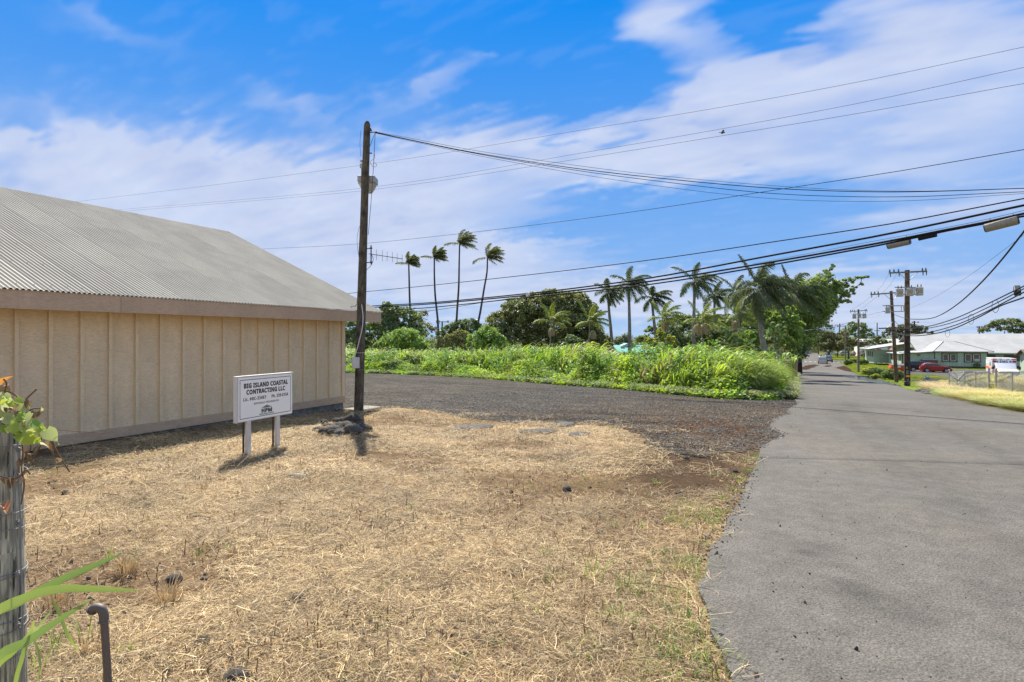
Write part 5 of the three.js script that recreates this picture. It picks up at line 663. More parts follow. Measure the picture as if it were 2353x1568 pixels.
{
  const r = rng(950), lobes = []; for (let i = 0; i < 230; i++) { const px = 790 + r() * 1010, b = 1.6 + r() * 6.5 * (px > 1480 ? 0.8 : 1), d = edgeD(px) + b, x = (px - CX) / F * d; if (x > roadX(d) - 2.2 || fbm(px * 0.018 + 4, b * 0.25, 3) > 0.50) continue; const rad = 0.5 + r() * 0.65; lobes.push([x, ground(x, d) + rad * (0.6 + r() * 0.8), -d, rad, 0.85]); lobes.push([x + 0.5, ground(x, d) + rad * 0.5, -d + 0.3, rad * 0.8, 0.8]); }
  const m = part(numbered('broadleaf_weeds'), crown(lobes, { seed: 951, leaves: 40000, size: 0.13, colors: [[0.13, 0.28, 0.03], [0.36, 0.50, 0.05]], perClump: 26, clump: 0.3, wide: 0.7 }), M.leaf, scene); tag(m, 'tangled broad-leaved weeds and shrubs growing among the tall grass', 'weeds', null, 'stuff');
}
// ---------- trees and shrubs behind it ----------
const DARK = [[0.10, 0.175, 0.032], [0.235, 0.275, 0.06]], OLIVE = [[0.15, 0.17, 0.045], [0.30, 0.275, 0.085]], BRIGHT = [[0.18, 0.33, 0.035], [0.36, 0.46, 0.055]], MID = [[0.12, 0.21, 0.035], [0.25, 0.30, 0.06]], YEL = [[0.30, 0.39, 0.035], [0.55, 0.53, 0.05]], IRONWOOD = [[0.11, 0.16, 0.055], [0.20, 0.22, 0.075]];
tree('broadleaf_tree', 'dark green leafy tree behind the leaning pole, its top catching the light', 66, 880, [[905, 722, 28], [880, 745, 34], [935, 735, 32], [855, 770, 34], [905, 770, 38], [950, 765, 30], [820, 780, 32], [890, 712, 20], [800, 750, 26]], { seed: 21, leaves: 11000, size: 0.36, colors: DARK, trunk: 0.3, accent: [0.30, 0.38, 0.06, 0.12] });
tree('thin_tree', 'thin open-branched tree with sparse leaves beside the dark tree', 72, 968, [[975, 725, 12], [965, 745, 14], [985, 755, 12], [998, 760, 9], [960, 735, 9], [970, 770, 14]], { seed: 22, leaves: 900, size: 0.3, colors: OLIVE, trunk: 0.12, perClump: 9, clump: 0.6, twigs: 6 });
tree('rounded_shrub', 'rounded light green shrub mound behind the tall grass beside the leaning pole', 56, 925, [[905, 790, 34, 0.8], [935, 785, 38, 0.75], [960, 798, 26], [880, 800, 22], [925, 770, 22, 0.7], [985, 802, 16]], { seed: 23, leaves: 8000, size: 0.24, colors: BRIGHT, trunk: 0.1, category: 'shrub', wind: 0.6 });
tree('flowering_shrub', 'yellow-green shrub with reddish tips below the coconut palms', 60, 1045, [[1040, 785, 24, 0.8], [1060, 775, 20], [1020, 795, 18], [1015, 780, 10], [1068, 790, 20]], { seed: 24, leaves: 4200, size: 0.24, colors: [[0.17, 0.21, 0.04], [0.36, 0.33, 0.08]], trunk: 0.08, category: 'shrub', accent: [0.40, 0.22, 0.12, 0.06] });
tree('rounded_shrub', 'domed bright green shrub standing in front of the huge dark tree', 58, 1120, [[1120, 778, 32, 0.8], [1095, 785, 24], [1145, 785, 22], [1118, 762, 18, 0.7], [1155, 795, 14]], { seed: 25, leaves: 6500, size: 0.22, colors: BRIGHT, trunk: 0.1, category: 'shrub' });
tree('broadleaf_tree', 'lower dark tree growing between the coconut palms and the huge tree', 92, 1060, [[1055, 755, 22], [1035, 762, 20], [1080, 750, 22], [1020, 775, 20], [1100, 760, 20], [1062, 775, 26]], { seed: 26, leaves: 5000, size: 0.4, colors: DARK, trunk: 0.25 });
tree('huge_tree', 'huge spreading dark green tree towering over the grass', 74, 1265, [[1275, 700, 36], [1230, 705, 36], [1320, 700, 36], [1185, 718, 36], [1345, 725, 34], [1150, 745, 34], [1210, 745, 46], [1275, 745, 55], [1335, 760, 42], [1170, 775, 34], [1240, 785, 44], [1310, 785, 40], [1365, 775, 28], [1265, 680, 22, 0.7], [1300, 682, 18, 0.7], [1215, 690, 20, 0.7], [1125, 765, 24], [1385, 790, 22], [1345, 695, 18]], { seed: 27, leaves: 40000, size: 0.36, colors: [[0.135, 0.185, 0.038], [0.34, 0.335, 0.08]], trunk: 0.5, accent: [0.44, 0.42, 0.10, 0.14], clump: 0.24 });
tree('white_flowering_shrub', 'pale flowering shrub at the foot of the huge tree', 62, 1310, [[1312, 785, 18], [1295, 793, 15], [1330, 790, 14], [1285, 800, 13]], { seed: 28, leaves: 2600, size: 0.24, colors: MID, trunk: 0.08, category: 'shrub', accent: [0.5, 0.52, 0.42, 0.10] });
tree('vine_mound', 'small yellow-green vine-covered mound beside the teal-roofed house', 55, 1360, [[1362, 800, 18, 0.7], [1340, 806, 12], [1383, 806, 12]], { seed: 29, leaves: 1800, size: 0.2, colors: YEL, trunk: 0.05, category: 'shrub' });
tree('croton_bush', 'bright yellow-green bush right of the teal-roofed house', 62, 1515, [[1490, 785, 13], [1515, 775, 12], [1540, 780, 12], [1505, 795, 14], [1550, 795, 12], [1520, 762, 9], [1485, 800, 11]], { seed: 30, leaves: 3400, size: 0.26, colors: YEL, trunk: 0.06, category: 'shrub' });
tree('layered_tree', 'wide flat-layered dark tree far behind the royal palms', 115, 1560, [[1500, 760, 18, 0.5], [1530, 745, 20, 0.5], [1570, 735, 24, 0.5], [1610, 735, 24, 0.5], [1650, 745, 26, 0.5], [1480, 780, 16, 0.5], [1540, 775, 28], [1590, 765, 34], [1640, 768, 32], [1690, 755, 32], [1725, 740, 30], [1700, 785, 28], [1760, 760, 30], [1670, 738, 22, 0.6]], { seed: 31, leaves: 19000, size: 0.55, colors: [[0.15, 0.23, 0.04], [0.31, 0.34, 0.07]], trunk: 0.35 });
tree('broadleaf_tree', 'full green tree filling the gaps behind the royal palms', 96, 1700, [[1640, 760, 26], [1680, 745, 28], [1720, 735, 30], [1755, 730, 32], [1790, 725, 32], [1750, 770, 34], [1700, 780, 30], [1660, 785, 24], [1795, 770, 32], [1620, 782, 20]], { seed: 38, leaves: 17000, size: 0.42, colors: [[0.14, 0.23, 0.035], [0.32, 0.36, 0.06]], trunk: 0.3 });
tree('leafy_thicket', 'leafy green thicket under the palms between the yellow bush and the stout palm', 72, 1640, [[1575, 785, 18], [1600, 778, 20], [1632, 772, 22], [1660, 770, 22], [1720, 762, 22], [1742, 775, 20], [1560, 795, 14], [1650, 790, 20], [1700, 792, 18]], { seed: 39, leaves: 9000, size: 0.3, colors: MID, trunk: 0.1, category: 'thicket' });
tree('olive_bush', 'rounded olive green bush behind the tallest slim royal palm', 84, 1595, [[1590, 785, 24], [1570, 795, 18], [1620, 790, 20], [1645, 795, 16], [1605, 772, 14]], { seed: 32, leaves: 4200, size: 0.3, colors: OLIVE, trunk: 0.1, category: 'shrub' });
tree('leafy_bush', 'leafy mid green bush between the fan palms and the stout royal palm', 60, 1715, [[1715, 775, 18], [1705, 790, 14], [1735, 785, 14], [1728, 765, 10]], { seed: 33, leaves: 2400, size: 0.24, colors: BRIGHT, trunk: 0.07, category: 'shrub' });
tree('umbrella_tree', 'glossy bright green umbrella tree crowding the stout royal palm', 58, 1800, [[1775, 742, 14], [1795, 728, 18], [1815, 738, 20], [1830, 752, 18], [1790, 757, 18], [1812, 765, 22], [1830, 780, 20], [1775, 765, 12], [1815, 712, 12], [1765, 722, 9], [1800, 790, 20], [1828, 800, 18]], { seed: 34, leaves: 9500, size: 0.27, colors: BRIGHT, trunk: 0.12, accent: [0.25, 0.07, 0.05, 0.012] });
tree('banyan_tree', 'great dark tree leaning out over the road with wind-combed branches', 84, 1838, [[1850, 690, 43.9], [1880, 700, 36.6], [1845, 735, 46.4], [1870, 740, 31.7], [1840, 770, 36.6], [1835, 800, 29.3], [1880, 665, 29.3], [1895, 640, 18.3], [1905, 622, 11.0, 0.7], [1885, 652, 17.1], [1910, 668, 22.0, 0.7], [1930, 660, 17.1, 0.7], [1945, 650, 13.4, 0.7], [1962, 643, 11.0, 0.6], [1980, 640, 9.8, 0.5], [1993, 637, 6.1, 0.5], [1935, 680, 15.9, 0.6], [1952, 672, 11.0, 0.6], [1925, 695, 14.6, 0.5], [1948, 692, 8.5, 0.5], [1905, 690, 19.5, 0.7], [1915, 708, 12.2, 0.5], [1895, 720, 19.5, 0.6], [1962, 662, 8.5, 0.6], [1975, 655, 7.3, 0.6], [1912, 612, 7.3, 0.7], [1865, 715, 41.5], [1905, 655, 19.5], [1925, 672, 18.3, 0.6], [1890, 685, 26.8], [1860, 665, 29.3], [1830, 720, 41.5]], { seed: 35, leaves: 30000, size: 0.36, colors: [[0.15, 0.25, 0.03], [0.36, 0.43, 0.06]], trunk: 0.3, barkMat: barkDark, wind: 1.0, clump: 0.34, fork: 0.8 });
tree('hanging_vine_thicket', 'dark thicket of hanging leaves below the leaning tree at the roadside', 80, 1828, [[1835, 815, 18], [1825, 800, 18], [1842, 795, 14], [1838, 780, 14]], { seed: 36, leaves: 3600, size: 0.34, colors: DARK, trunk: 0.1, category: 'thicket', droop: 1.6 });
// beyond the crossing
tree('leafy_tree', 'bright green trees closing the far end of the road', 290, 1858, [[1845, 790, 9], [1858, 785, 10], [1872, 788, 9], [1850, 775, 8], [1865, 774, 8], [1838, 780, 8], [1880, 795, 8]], { seed: 40, leaves: 3800, size: 0.8, colors: BRIGHT, trunk: 0.3 });
tree('olive_tree', 'olive green roadside tree with spreading crown beyond the crosswalk', 195, 1905, [[1885, 785, 13], [1905, 775, 16], [1925, 782, 15], [1890, 770, 10], [1940, 772, 14], [1915, 795, 13], [1890, 800, 11], [1905, 802, 10], [1930, 798, 10]], { seed: 41, leaves: 8000, size: 0.62, colors: OLIVE, trunk: 0.35 });
tree('olive_tree', 'yellowish low tree over the parked pickup beyond the crosswalk', 172, 1950, [[1935, 792, 11, 0.7], [1955, 786, 13, 0.7], [1972, 790, 11, 0.7], [1945, 780, 9], [1985, 794, 9]], { seed: 42, leaves: 4200, size: 0.5, colors: [[0.13, 0.15, 0.035], [0.27, 0.25, 0.06]], trunk: 0.25 });
tree('broad_tree', 'broad green tree behind the weathered middle utility poles', 225, 1965, [[1950, 792, 14], [1975, 795, 14], [1995, 792, 12], [2010, 798, 11], [1950, 765, 16], [1975, 757, 16], [1960, 748, 11], [1990, 765, 14], [1938, 770, 12], [2003, 772, 9], [1975, 780, 16], [1985, 745, 6]], { seed: 43, leaves: 8500, size: 0.65, colors: MID, trunk: 0.4 });
tree('ironwood_tree', 'wispy grey-green ironwood tree far down the road', 300, 1885, [[1880, 750, 11], [1895, 742, 9], [1905, 755, 10], [1872, 765, 9], [1890, 770, 12], [1870, 780, 8]], { seed: 44, leaves: 2600, size: 0.7, colors: IRONWOOD, trunk: 0.3, perClump: 14, clump: 0.5 });
tree('ironwood_tree', 'dark wispy ironwood beside the teal roof', 190, 1425, [[1420, 783, 9], [1435, 778, 9], [1445, 788, 8], [1410, 790, 8]], { seed: 45, leaves: 1500, size: 0.6, colors: IRONWOOD, trunk: 0.25, clump: 0.5, perClump: 14, wind: 1 });
tree('hedge_tree', 'dense green trees behind the pale green building', 165, 2080, [[2035, 770, 10], [2052, 762, 13], [2075, 756, 13], [2098, 755, 13], [2120, 758, 12], [2138, 768, 9], [2065, 772, 12], [2100, 770, 14], [2015, 778, 8]], { seed: 46, leaves: 5600, size: 0.55, colors: [[0.10, 0.14, 0.03], [0.24, 0.24, 0.06]], trunk: 0.3 });
tree('dark_hedge_tree', 'dark green trees in front of the brown-roofed building', 185, 2010, [[1992, 788, 9], [2010, 785, 10], [2028, 787, 9], [2042, 790, 8], [1978, 795, 8]], { seed: 47, leaves: 3200, size: 0.5, colors: DARK, trunk: 0.2 });
tree('monkeypod_tree', 'wide umbrella-shaped tree behind the right end of the pale green building', 150, 2300, [[2280, 752, 16, 0.5], [2300, 742, 18, 0.45], [2325, 740, 16, 0.5], [2345, 750, 18, 0.5], [2265, 760, 12, 0.5], [2370, 752, 18, 0.6], [2310, 758, 16, 0.5], [2340, 764, 16, 0.5]], { seed: 48, leaves: 6500, size: 0.45, colors: [[0.10, 0.15, 0.03], [0.24, 0.26, 0.06]], trunk: 0.5 });
for (const [i, a] of [[0, [1985, 812, 7, 172, 'dark bougainvillea bush beside the stop sign']], [1, [2014, 806, 10, 165, 'large magenta bougainvillea bush left of the pale green building']], [2, [1993, 800, 6, 178, 'smaller pink bougainvillea behind the white street-sign post']], [3, [2038, 808, 5, 172, 'low pink bougainvillea by the building corner']]]) { const [x, y, rr, d, l] = a; tree('bougainvillea', l, d, x, [[x, y, rr], [x - rr * 0.8, y + rr * 0.5, rr * 0.7], [x + rr * 0.8, y + rr * 0.4, rr * 0.7], [x, y + rr, rr * 0.9]], { seed: 60 + i, leaves: i === 1 ? 2400 : 1100, size: 0.36, colors: DARK, trunk: 0.06, category: 'bush', accent: [0.42, 0.05, 0.30, i === 0 ? 0.22 : i === 1 ? 0.6 : 0.4] }); }
// the wood that closes the view, too far off to tell its trees apart
{
  const lobes = []; const r = rng(71); for (let i = 0; i < 190; i++) { const px = -300 + i * 15 + r() * 12, d = 330 + r() * 160, x = (px - CX) / F * d; const h = 4 + r() * 7 * (px < 1840 ? 1 : 0.7), rad = 3.5 + r() * 4; lobes.push([x, ground(x, d) + h * 0.6, -d, rad, 0.8]); lobes.push([x + 5, ground(x, d) + 1.2, -d + 20, 3.5, 0.8]); }
  const g = crown(lobes, { seed: 72, leaves: 24000, size: 1.3, colors: MID, perClump: 22, clump: 0.4 }); const m = part(numbered('distant_woodland'), g, M.leaf, scene); tag(m, 'distant line of trees closing the horizon', 'woodland', null, 'stuff');
}
{
  const lobes = [], r = rng(75); for (let i = 0; i < 120; i++) { const px = 700 + i * 9.6 + r() * 8, d = 86 + r() * 45, x = (px - CX) / F * d; if (x > roadX(d) - 4 || (px > 1395 && px < 1500)) continue; const low = px > 980 && px < 1012 ? 0.75 : 1; lobes.push([x, ground(x, d) + (1.0 + r() * 1.6) * low, -d, 1.7 + r() * 1.0, 0.9]); }
  const m = part(numbered('undergrowth'), crown(lobes, { seed: 76, leaves: 15000, size: 0.42, colors: DARK, perClump: 20, clump: 0.4 }), M.leaf, scene); tag(m, 'dark undergrowth filling the ground between the trees behind the tall grass', 'undergrowth', null, 'stuff');
}
// ---------- palms ----------
const COCO = { r0: 0.19, r1: 0.11, L: 2.5, fronds: 20, elev: [1.45, -0.3], droop: 0.30, wind: 0.5, bias: 0.62, leaflet: 0.62, width: 0.09, rows: 2, hang: 0.4, blow: 0.45, color: [0.105, 0.135, 0.03], rib: 0.035, ribColor: [0.30, 0.26, 0.10], stations: 22, yellow: 0.5, bark: cocoBark, bare: 0.05 };
[[[[946, 775], [943, 730], [941, 680], [940, 640], [939, 606]], 'first tall thin coconut palm bent by the wind, beside the dark tree', 0.8], [[[1007, 788], [1006, 740], [1000, 680], [998, 630], [998, 592]], 'second tall thin coconut palm with fronds blown to one side', 0.9], [[[1048, 770], [1050, 720], [1054, 660], [1055, 610], [1056, 560]], 'tallest thin coconut palm of the windblown group', 1.15], [[[1096, 760], [1104, 715], [1113, 660], [1119, 625], [1120, 592]], 'leaning thin coconut palm nearest the huge tree', 1.15]].forEach(([t, l, s], i) => palm('coconut_palm', l, 92, t, { ...COCO, L: COCO.L * s, seed: 100 + i, leaflet: COCO.leaflet * (0.8 + 0.3 * s) }, 'windblown coconut palms'));
const ROYAL = { r0: 0.24, r1: 0.15, shaft: 1.1, spear: 1.7, L: 3.0, fronds: 17, elev: [1.0, -0.75], droop: 0.42, wind: 0.26, bias: 0.34, leaflet: 0.72, width: 0.095, rows: 2, vee: 0.3, hang: 0.55, blow: 0.35, color: [0.075, 0.115, 0.03], rib: 0.035, ribColor: [0.16, 0.2, 0.06], stations: 24, yellow: 0.15 };
[[[[1406, 800], [1404, 760], [1400, 720], [1398, 690]], 'short dark royal palm at the edge of the huge tree', 78, 0.85], [[[1447, 812], [1447, 760], [1446, 710], [1445, 672]], 'slim royal palm standing in front of the teal roof', 74, 1.0], [[[1510, 800], [1506, 765], [1502, 730], [1499, 702]], 'royal palm with a slightly crooked trunk right of the teal roof', 76, 0.9], [[[1594, 812], [1594, 760], [1595, 710], [1596, 668]], 'tallest slim royal palm in the middle of the group', 70, 1.05], [[[1644, 800], [1643, 760], [1642, 725], [1642, 696]], 'royal palm half hidden behind the flowering palm', 80, 0.95], [[[1703, 800], [1698, 760], [1694, 720], [1692, 692]], 'royal palm with full dark crown left of the stout one', 74, 1.1], [[[1720, 800], [1712, 770], [1708, 740], [1706, 712]], 'thin grey royal palm trunk standing behind the others', 86, 0.9]].forEach(([t, l, d, s], i) => palm('royal_palm', l, d, t, { ...ROYAL, L: ROYAL.L * s, seed: 120 + i }, 'royal palms'));
palm('royal_palm', 'stout pale-trunked royal palm with a great windblown crown near the road', 53, [[1760, 835], [1756, 800], [1749, 755], [1745, 715], [1744, 696]], { ...ROYAL, r0: 0.27, r1: 0.20, shaft: 1.35, spear: 2.0, L: 3.5, fronds: 23, leaflet: 0.95, width: 0.09, stations: 36, seed: 140, color: [0.10, 0.135, 0.05], elev: [1.1, -0.85], bias: 0.36 }, 'royal palms');
palm('royal_palm', 'big royal palm in front of the leaning tree, one frond bright yellow', 62, [[1826, 830], [1824, 780], [1822, 730], [1822, 700]], { ...ROYAL, r0: 0.26, r1: 0.19, shaft: 1.3, spear: 0, L: 3.7, fronds: 22, leaflet: 0.95, width: 0.09, stations: 36, seed: 141, bias: 0.4, bark: std({ color: C(0.35, 0.22, 0.14), roughness: 0.9 }) }, 'royal palms');
const ALEX = { r0: 0.085, r1: 0.07, shaft: 0.75, spear: 0.8, shaftColor: [0.34, 0.38, 0.13], L: 2.4, fronds: 12, elev: [1.25, -0.25], droop: 0.42, wind: 0.25, bias: 0.35, leaflet: 0.55, width: 0.085, rows: 2, vee: 0.1, hang: 0.5, blow: 0.3, color: [0.21, 0.28, 0.035], rib: 0.022, ribColor: [0.36, 0.36, 0.1], stations: 24, yellow: 0.5, oldYellow: true };
[[[[1264, 812], [1265, 780], [1266, 752]], [[1267, 762]], 'slender palm with a hanging pale flower cluster in front of the huge tree', 66, 1], [[[1353, 805], [1354, 775], [1355, 752]], [[1363, 768]], 'slender flowering palm at the right edge of the huge tree', 66, 1], [[[1520, 810], [1521, 770], [1522, 745]], [[1528, 750]], 'slender flowering palm with arching fronds left of the tallest royal palm', 66, 1.2], [[[1612, 812], [1613, 775], [1615, 752]], [[1602, 756], [1622, 756]], 'slender palm with twin pale flower clusters beside the tallest royal palm', 62, 1.25], [[[1694, 800], [1693, 765], [1692, 742]], [[1689, 748]], 'slender yellow-green flowering palm left of the stout royal palm', 64, 1.15]].forEach(([t, f, l, d, s], i) => palm('flowering_palm', l, d, t, { ...ALEX, L: ALEX.L * s, fruit: f, fruitSize: 0.85 * s, seed: 160 + i }, 'slender flowering palms'));
// fan palms and papayas
{
  const b = onGround(P(1690, 800, 54).x, 54), o = thing('fan_palm_clump', 'clump of fan palms with pleated leaves left of the stout royal palm', 'palm tree', b.toArray()), r = rng(181);
  for (let i = 0; i < 34; i++) { const a = r() * 6.283, el = 0.1 + r() * 1.2, L = 1.2 + r() * 1.1, h = 1.6 + r() * 1.6, tip = V(Math.cos(a) * Math.cos(el) * L, h + Math.sin(el) * L * 0.6, Math.sin(a) * Math.cos(el) * L), dir = tip.clone().sub(V(0, h - 0.5, 0)).normalize(), sd = V().crossVectors(dir, V(0, 1, 0)).normalize(), gs = []; for (let k = 0; k < 15; k++) { const t = (k - 7) / 7 * 1.45, f = dir.clone().multiplyScalar(Math.cos(t)).addScaledVector(sd, Math.sin(t)).normalize(), e = tip.clone().addScaledVector(f, 0.75).add(V(0, -0.16 - 0.12 * r(), 0)), w = V().crossVectors(f, V(0, 1, 0)).normalize().multiplyScalar(0.045), m = tip.clone().addScaledVector(f, 0.45); gs.push([tip, m.clone().add(w), e], [tip, e, m.clone().sub(w)]); } part('fan_leaf', quads(gs), leafy(C(0.10 + r() * 0.05, 0.16 + r() * 0.06, 0.045), { clearcoat: 0.6, clearcoatRoughness: 0.25 }), o); part('stalk', taper([[0, h * 0.3, 0, 0.03], [tip.x * 0.5, (h + tip.y) * 0.5, tip.z * 0.5, 0.022], [tip.x, tip.y, tip.z, 0.014]], 4, 5), std({ color: C(0.2, 0.25, 0.08) }), o); }
  for (const x of [-0.5, 0.4, 1.1]) part('trunk', taper([[x, -0.2, x * 0.3, 0.12], [x * 0.9, 1.9, x * 0.2, 0.09]], 8, 4), palmBark, o);
  for (const [px, top, l] of [[1781, 770, 'papaya tree with yellowing lower leaves, left one of the pair at the grass corner'], [1788, 752, 'taller papaya tree of the pair at the grass corner']]) { const d = 49, base = onGround((px - CX) / F * d, d), h = P(px, top, d).y - base.y, t = thing('papaya_tree', l, 'papaya tree', base.toArray()), k = rng(px); part('trunk', taper([[0, -0.1, 0, 0.085], [0.03, h * 0.6, 0, 0.065], [0, h, 0, 0.05]], 8, 10), std({ color: C(0.34, 0.29, 0.2), roughness: 0.9, map: rep(concreteMap, 2) }), t); for (let i = 0; i < 15; i++) { const a = i * 2.4 + k(), el = lerp(1.0, -0.6, i / 15), L = 0.6 + k() * 0.25, e = V(Math.cos(a) * Math.cos(el) * L, h + Math.sin(el) * L * 0.8, Math.sin(a) * Math.cos(el) * L), gs = [taper([[0, h, 0, 0.012], [e.x, e.y, e.z, 0.008]], 4, 3).toNonIndexed()]; for (let f = 0; f < 7; f++) { const g = leafShape(0.34, 0.13, 0.2, 3); g.rotateZ(-0.3 - k() * 0.4).rotateY(-a + (f - 3) * 0.62); gs.push(g.translate(e.x, e.y, e.z)); } part('leaf', merge(gs.map((g) => { const q = g.index ? g.toNonIndexed() : g; q.deleteAttribute('uv'); return q; })), leafy(i > 12 ? C(0.45, 0.40, 0.04) : C(0.20, 0.32, 0.045)), t); } }
}
// ---------- pale green building ----------
const groove = tex(256, (u, v) => { const k = 0.9 + (tileF(u, v * 0.3, 8, 91, 4) - 0.5) * 0.22; return [k, k, k * 0.98]; });
Object.assign(M, {
  mint: std({ color: C(0.47, 0.57, 0.46), map: rep(groove, 0.5), roughness: 0.75 }), umber: std({ color: C(0.115, 0.085, 0.06), roughness: 0.75 }), roofWhite: std({ color: C(0.44, 0.45, 0.45), map: rep(paintMap, 0.15), roughness: 0.85 }),
  cream: std({ color: C(0.72, 0.70, 0.62), roughness: 0.6 }), screen: std({ color: C(0.155, 0.135, 0.10), roughness: 0.8 }), brownPaint: std({ color: C(0.17, 0.125, 0.085), roughness: 0.8 }),
});
{
  const O = G(2270, 847), b = thing('pale_green_building', 'long pale green wooden building with white metal roofs across the car park', 'building', O.toArray(), -0.36);
  const wallPanel = (x0, x1, y0, y1, z) => { const n = Math.max(1, Math.round((x1 - x0) / 1.22)), w = (x1 - x0) / n; for (let i = 0; i < n; i++) part('wall_panel', metre(box(w - 0.012, y1 - y0, 0.1, x0 + w * (i + 0.5), (y0 + y1) / 2, z - 0.05 + (i % 2) * 0.004)), M.mint, b); };
  wallPanel(-8.8, -0.05, 0.30, 3.45, 0); part('skirting', box(14.0, 0.34, 0.06, -7.1, 0.14, -0.16), M.umber, b);
  for (let x = -14; x <= 0; x += 2) part('pier', box(0.25, 0.34, 0.2, x, 0.12, -0.1), M.umber, b);
  for (const x of [-8.85, -0.02]) part('corner_trim', box(0.16, 3.25, 0.13, x, 1.85, -0.02), M.umber, b);
  const win = (x0, x1, y0, y1, z, ac) => { const f = part('window', [box(x1 - x0, 0.16, 0.08, (x0 + x1) / 2, y1 - 0.08, z + 0.05), box(x1 - x0 + 0.1, 0.14, 0.12, (x0 + x1) / 2, y0 + 0.07, z + 0.07), ...[x0 + 0.1, (x0 + x1) / 2, x1 - 0.1].map((x) => box(0.2, y1 - y0 - 0.3, 0.08, x, (y0 + y1) / 2, z + 0.05))], M.umber, b); const h = (x1 - x0) / 2;
    for (const k of [0, 1]) { const a = x0 + 0.22 + k * (h - 0.02), c = a + h - 0.42, lo = y0 + 0.18 + (ac && k ? 0.42 : 0), hi = y1 - 0.2; part('sash', [box(0.08, hi - lo, 0.06, a, (lo + hi) / 2, z + 0.06), box(0.08, hi - lo, 0.06, c, (lo + hi) / 2, z + 0.06), box(c - a, 0.08, 0.06, (a + c) / 2, hi, z + 0.06), box(c - a, 0.08, 0.06, (a + c) / 2, lo, z + 0.06)], M.cream, f); part('pane', box(c - a, hi - lo, 0.03, (a + c) / 2, (lo + hi) / 2, z + 0.035), M.screen, f); } };
  win(-7.65, -5.0, 1.25, 3.0, 0); win(-3.9, -1.15, 1.2, 2.98, 0, true);
  const ac = part('air_conditioner', rbox(0.72, 0.42, 0.5, 0.03, -1.78, 1.55, 0.22), M.white, b); part('grille', box(0.5, 0.28, 0.02, -1.78, 1.55, 0.475), M.greyPaint, ac);
  // hip roof of the front wing
  const e = 3.36, pk = [-5.3, 5.35, -4.6], R = (q, n = 'roof_plane') => part(n, metre(slab(q, 0.07)), M.roofWhite, b);
  R([[-9.25, e, 0.55], [0.9, e, 0.55], [-4.0, 5.3, -4.6], [-6.0, 5.3, -4.6]]); R([[0.9, e, 0.55], [0.9, e, -9], [-4.0, 5.3, -9], [-4.0, 5.3, -4.6]]); R([[-9.25, e, 0.55], [-6.0, 5.3, -4.6], [-6.0, 5.3, -9], [-9.25, e, -9]]); R([[-6.0, 5.32, -4.6], [-4.0, 5.32, -4.6], [-4.0, 5.32, -9], [-6.0, 5.32, -9]]);
  part('eave_board', box(10.15, 0.12, 0.05, -4.18, e - 0.07, 0.54), M.umber, b);
  part('hip_cap', [bar([-9.2, e + 0.05, 0.52], [-6, 5.36, -4.6], 0.05), bar([0.86, e + 0.05, 0.52], [-4, 5.36, -4.6], 0.05)], M.roofWhite, b);
  // lean-to on its left
  const lw = quads([[[-14.4, 0.3, -0.02], [-8.9, 0.3, -0.02], [-8.9, 3.3, -0.02], [-14.4, 2.85, -0.02]]]); part('lean_to_wall', metre(lw), M.mint, b);
  part('side_wall', metre(box(0.1, 2.6, 10.6, -14.42, 1.55, -5.35)), M.mint, b); part('corner_trim', box(0.22, 2.6, 0.22, -14.44, 1.55, -0.08), M.umber, b);
  R([[-15.2, 2.80, 0.5], [-8.7, 3.40, 0.5], [-8.7, 3.40, -11], [-15.2, 2.80, -11]], 'lean_to_roof'); part('eave_board', box(6.6, 0.10, 0.05, -11.95, 3.03, 0.53).applyMatrix4(new THREE.Matrix4().makeTranslation(0, 0, 0)), M.umber, b);
  for (const z of [-1.4, -3.6, -5.2, -8.4]) { const w = z === -3.6; part(w ? 'door' : 'window', [box(0.06, w ? 2.1 : 1.1, w ? 1.0 : 1.2, -14.5, w ? 1.4 : 1.9, z)], w ? M.cream : M.umber, b); }
  part('door_frame', [box(0.1, 2.3, 0.12, -14.5, 1.45, -0.6), box(0.1, 0.12, 1.1, -14.5, 2.6, -1.1)], M.cream, b); part('vent', box(0.55, 0.3, 0.04, -11.6, 2.55, 0.02), M.brownPaint, b);
  // back wing further left
  part('side_wall', metre(box(0.1, 3.2, 9, -16.9, 1.8, -17.0)), M.mint, b); part('wing_wall', metre(box(6, 3.0, 0.1, -14, 1.8, -12.4)), M.mint, b); R([[-18.4, 3.55, -10.6], [-10.2, 5.0, -10.6], [-10.2, 5.0, -22], [-18.4, 3.55, -22]], 'wing_roof'); part('eave_board', slab([[-18.4, 3.52, -10.55], [-10.2, 4.97, -10.55], [-10.2, 4.82, -10.55], [-18.4, 3.37, -10.55]], 0.05), M.umber, b);
  for (const z of [-14, -16.3, -18.4]) part('window', box(0.06, 1.2, 1.0, -16.98, 2.3, z), M.umber, b);
  // main gable roof
  const r0 = [-10.3, 7.0, -15], x1 = 26; R([[-10.4, 3.0, -5.2], [x1, 3.0, -5.2], [x1, 7.0, -15], [-10.4, 7.0, -15]], 'main_roof'); R([[x1, 3.0, -24.8], [-10.4, 3.0, -24.8], [-10.4, 7.0, -15], [x1, 7.0, -15]], 'main_roof');
  part('gable_wall', metre(quads([[[-9.7, 2.8, -5.4], [-9.7, 6.75, -15], [-9.7, 2.8, -24.6]]])), M.mint, b); part('barge_board', [slab([[-10.45, 2.95, -5.2], [-10.45, 6.98, -15], [-10.45, 6.75, -15], [-10.45, 2.72, -5.2]], 0.06), slab([[-10.45, 6.98, -15], [-10.45, 2.95, -24.8], [-10.45, 2.72, -24.8], [-10.45, 6.75, -15]], 0.06)], M.umber, b); part('gable_vent', box(0.08, 0.5, 0.6, -9.76, 5.6, -15), M.umber, b);
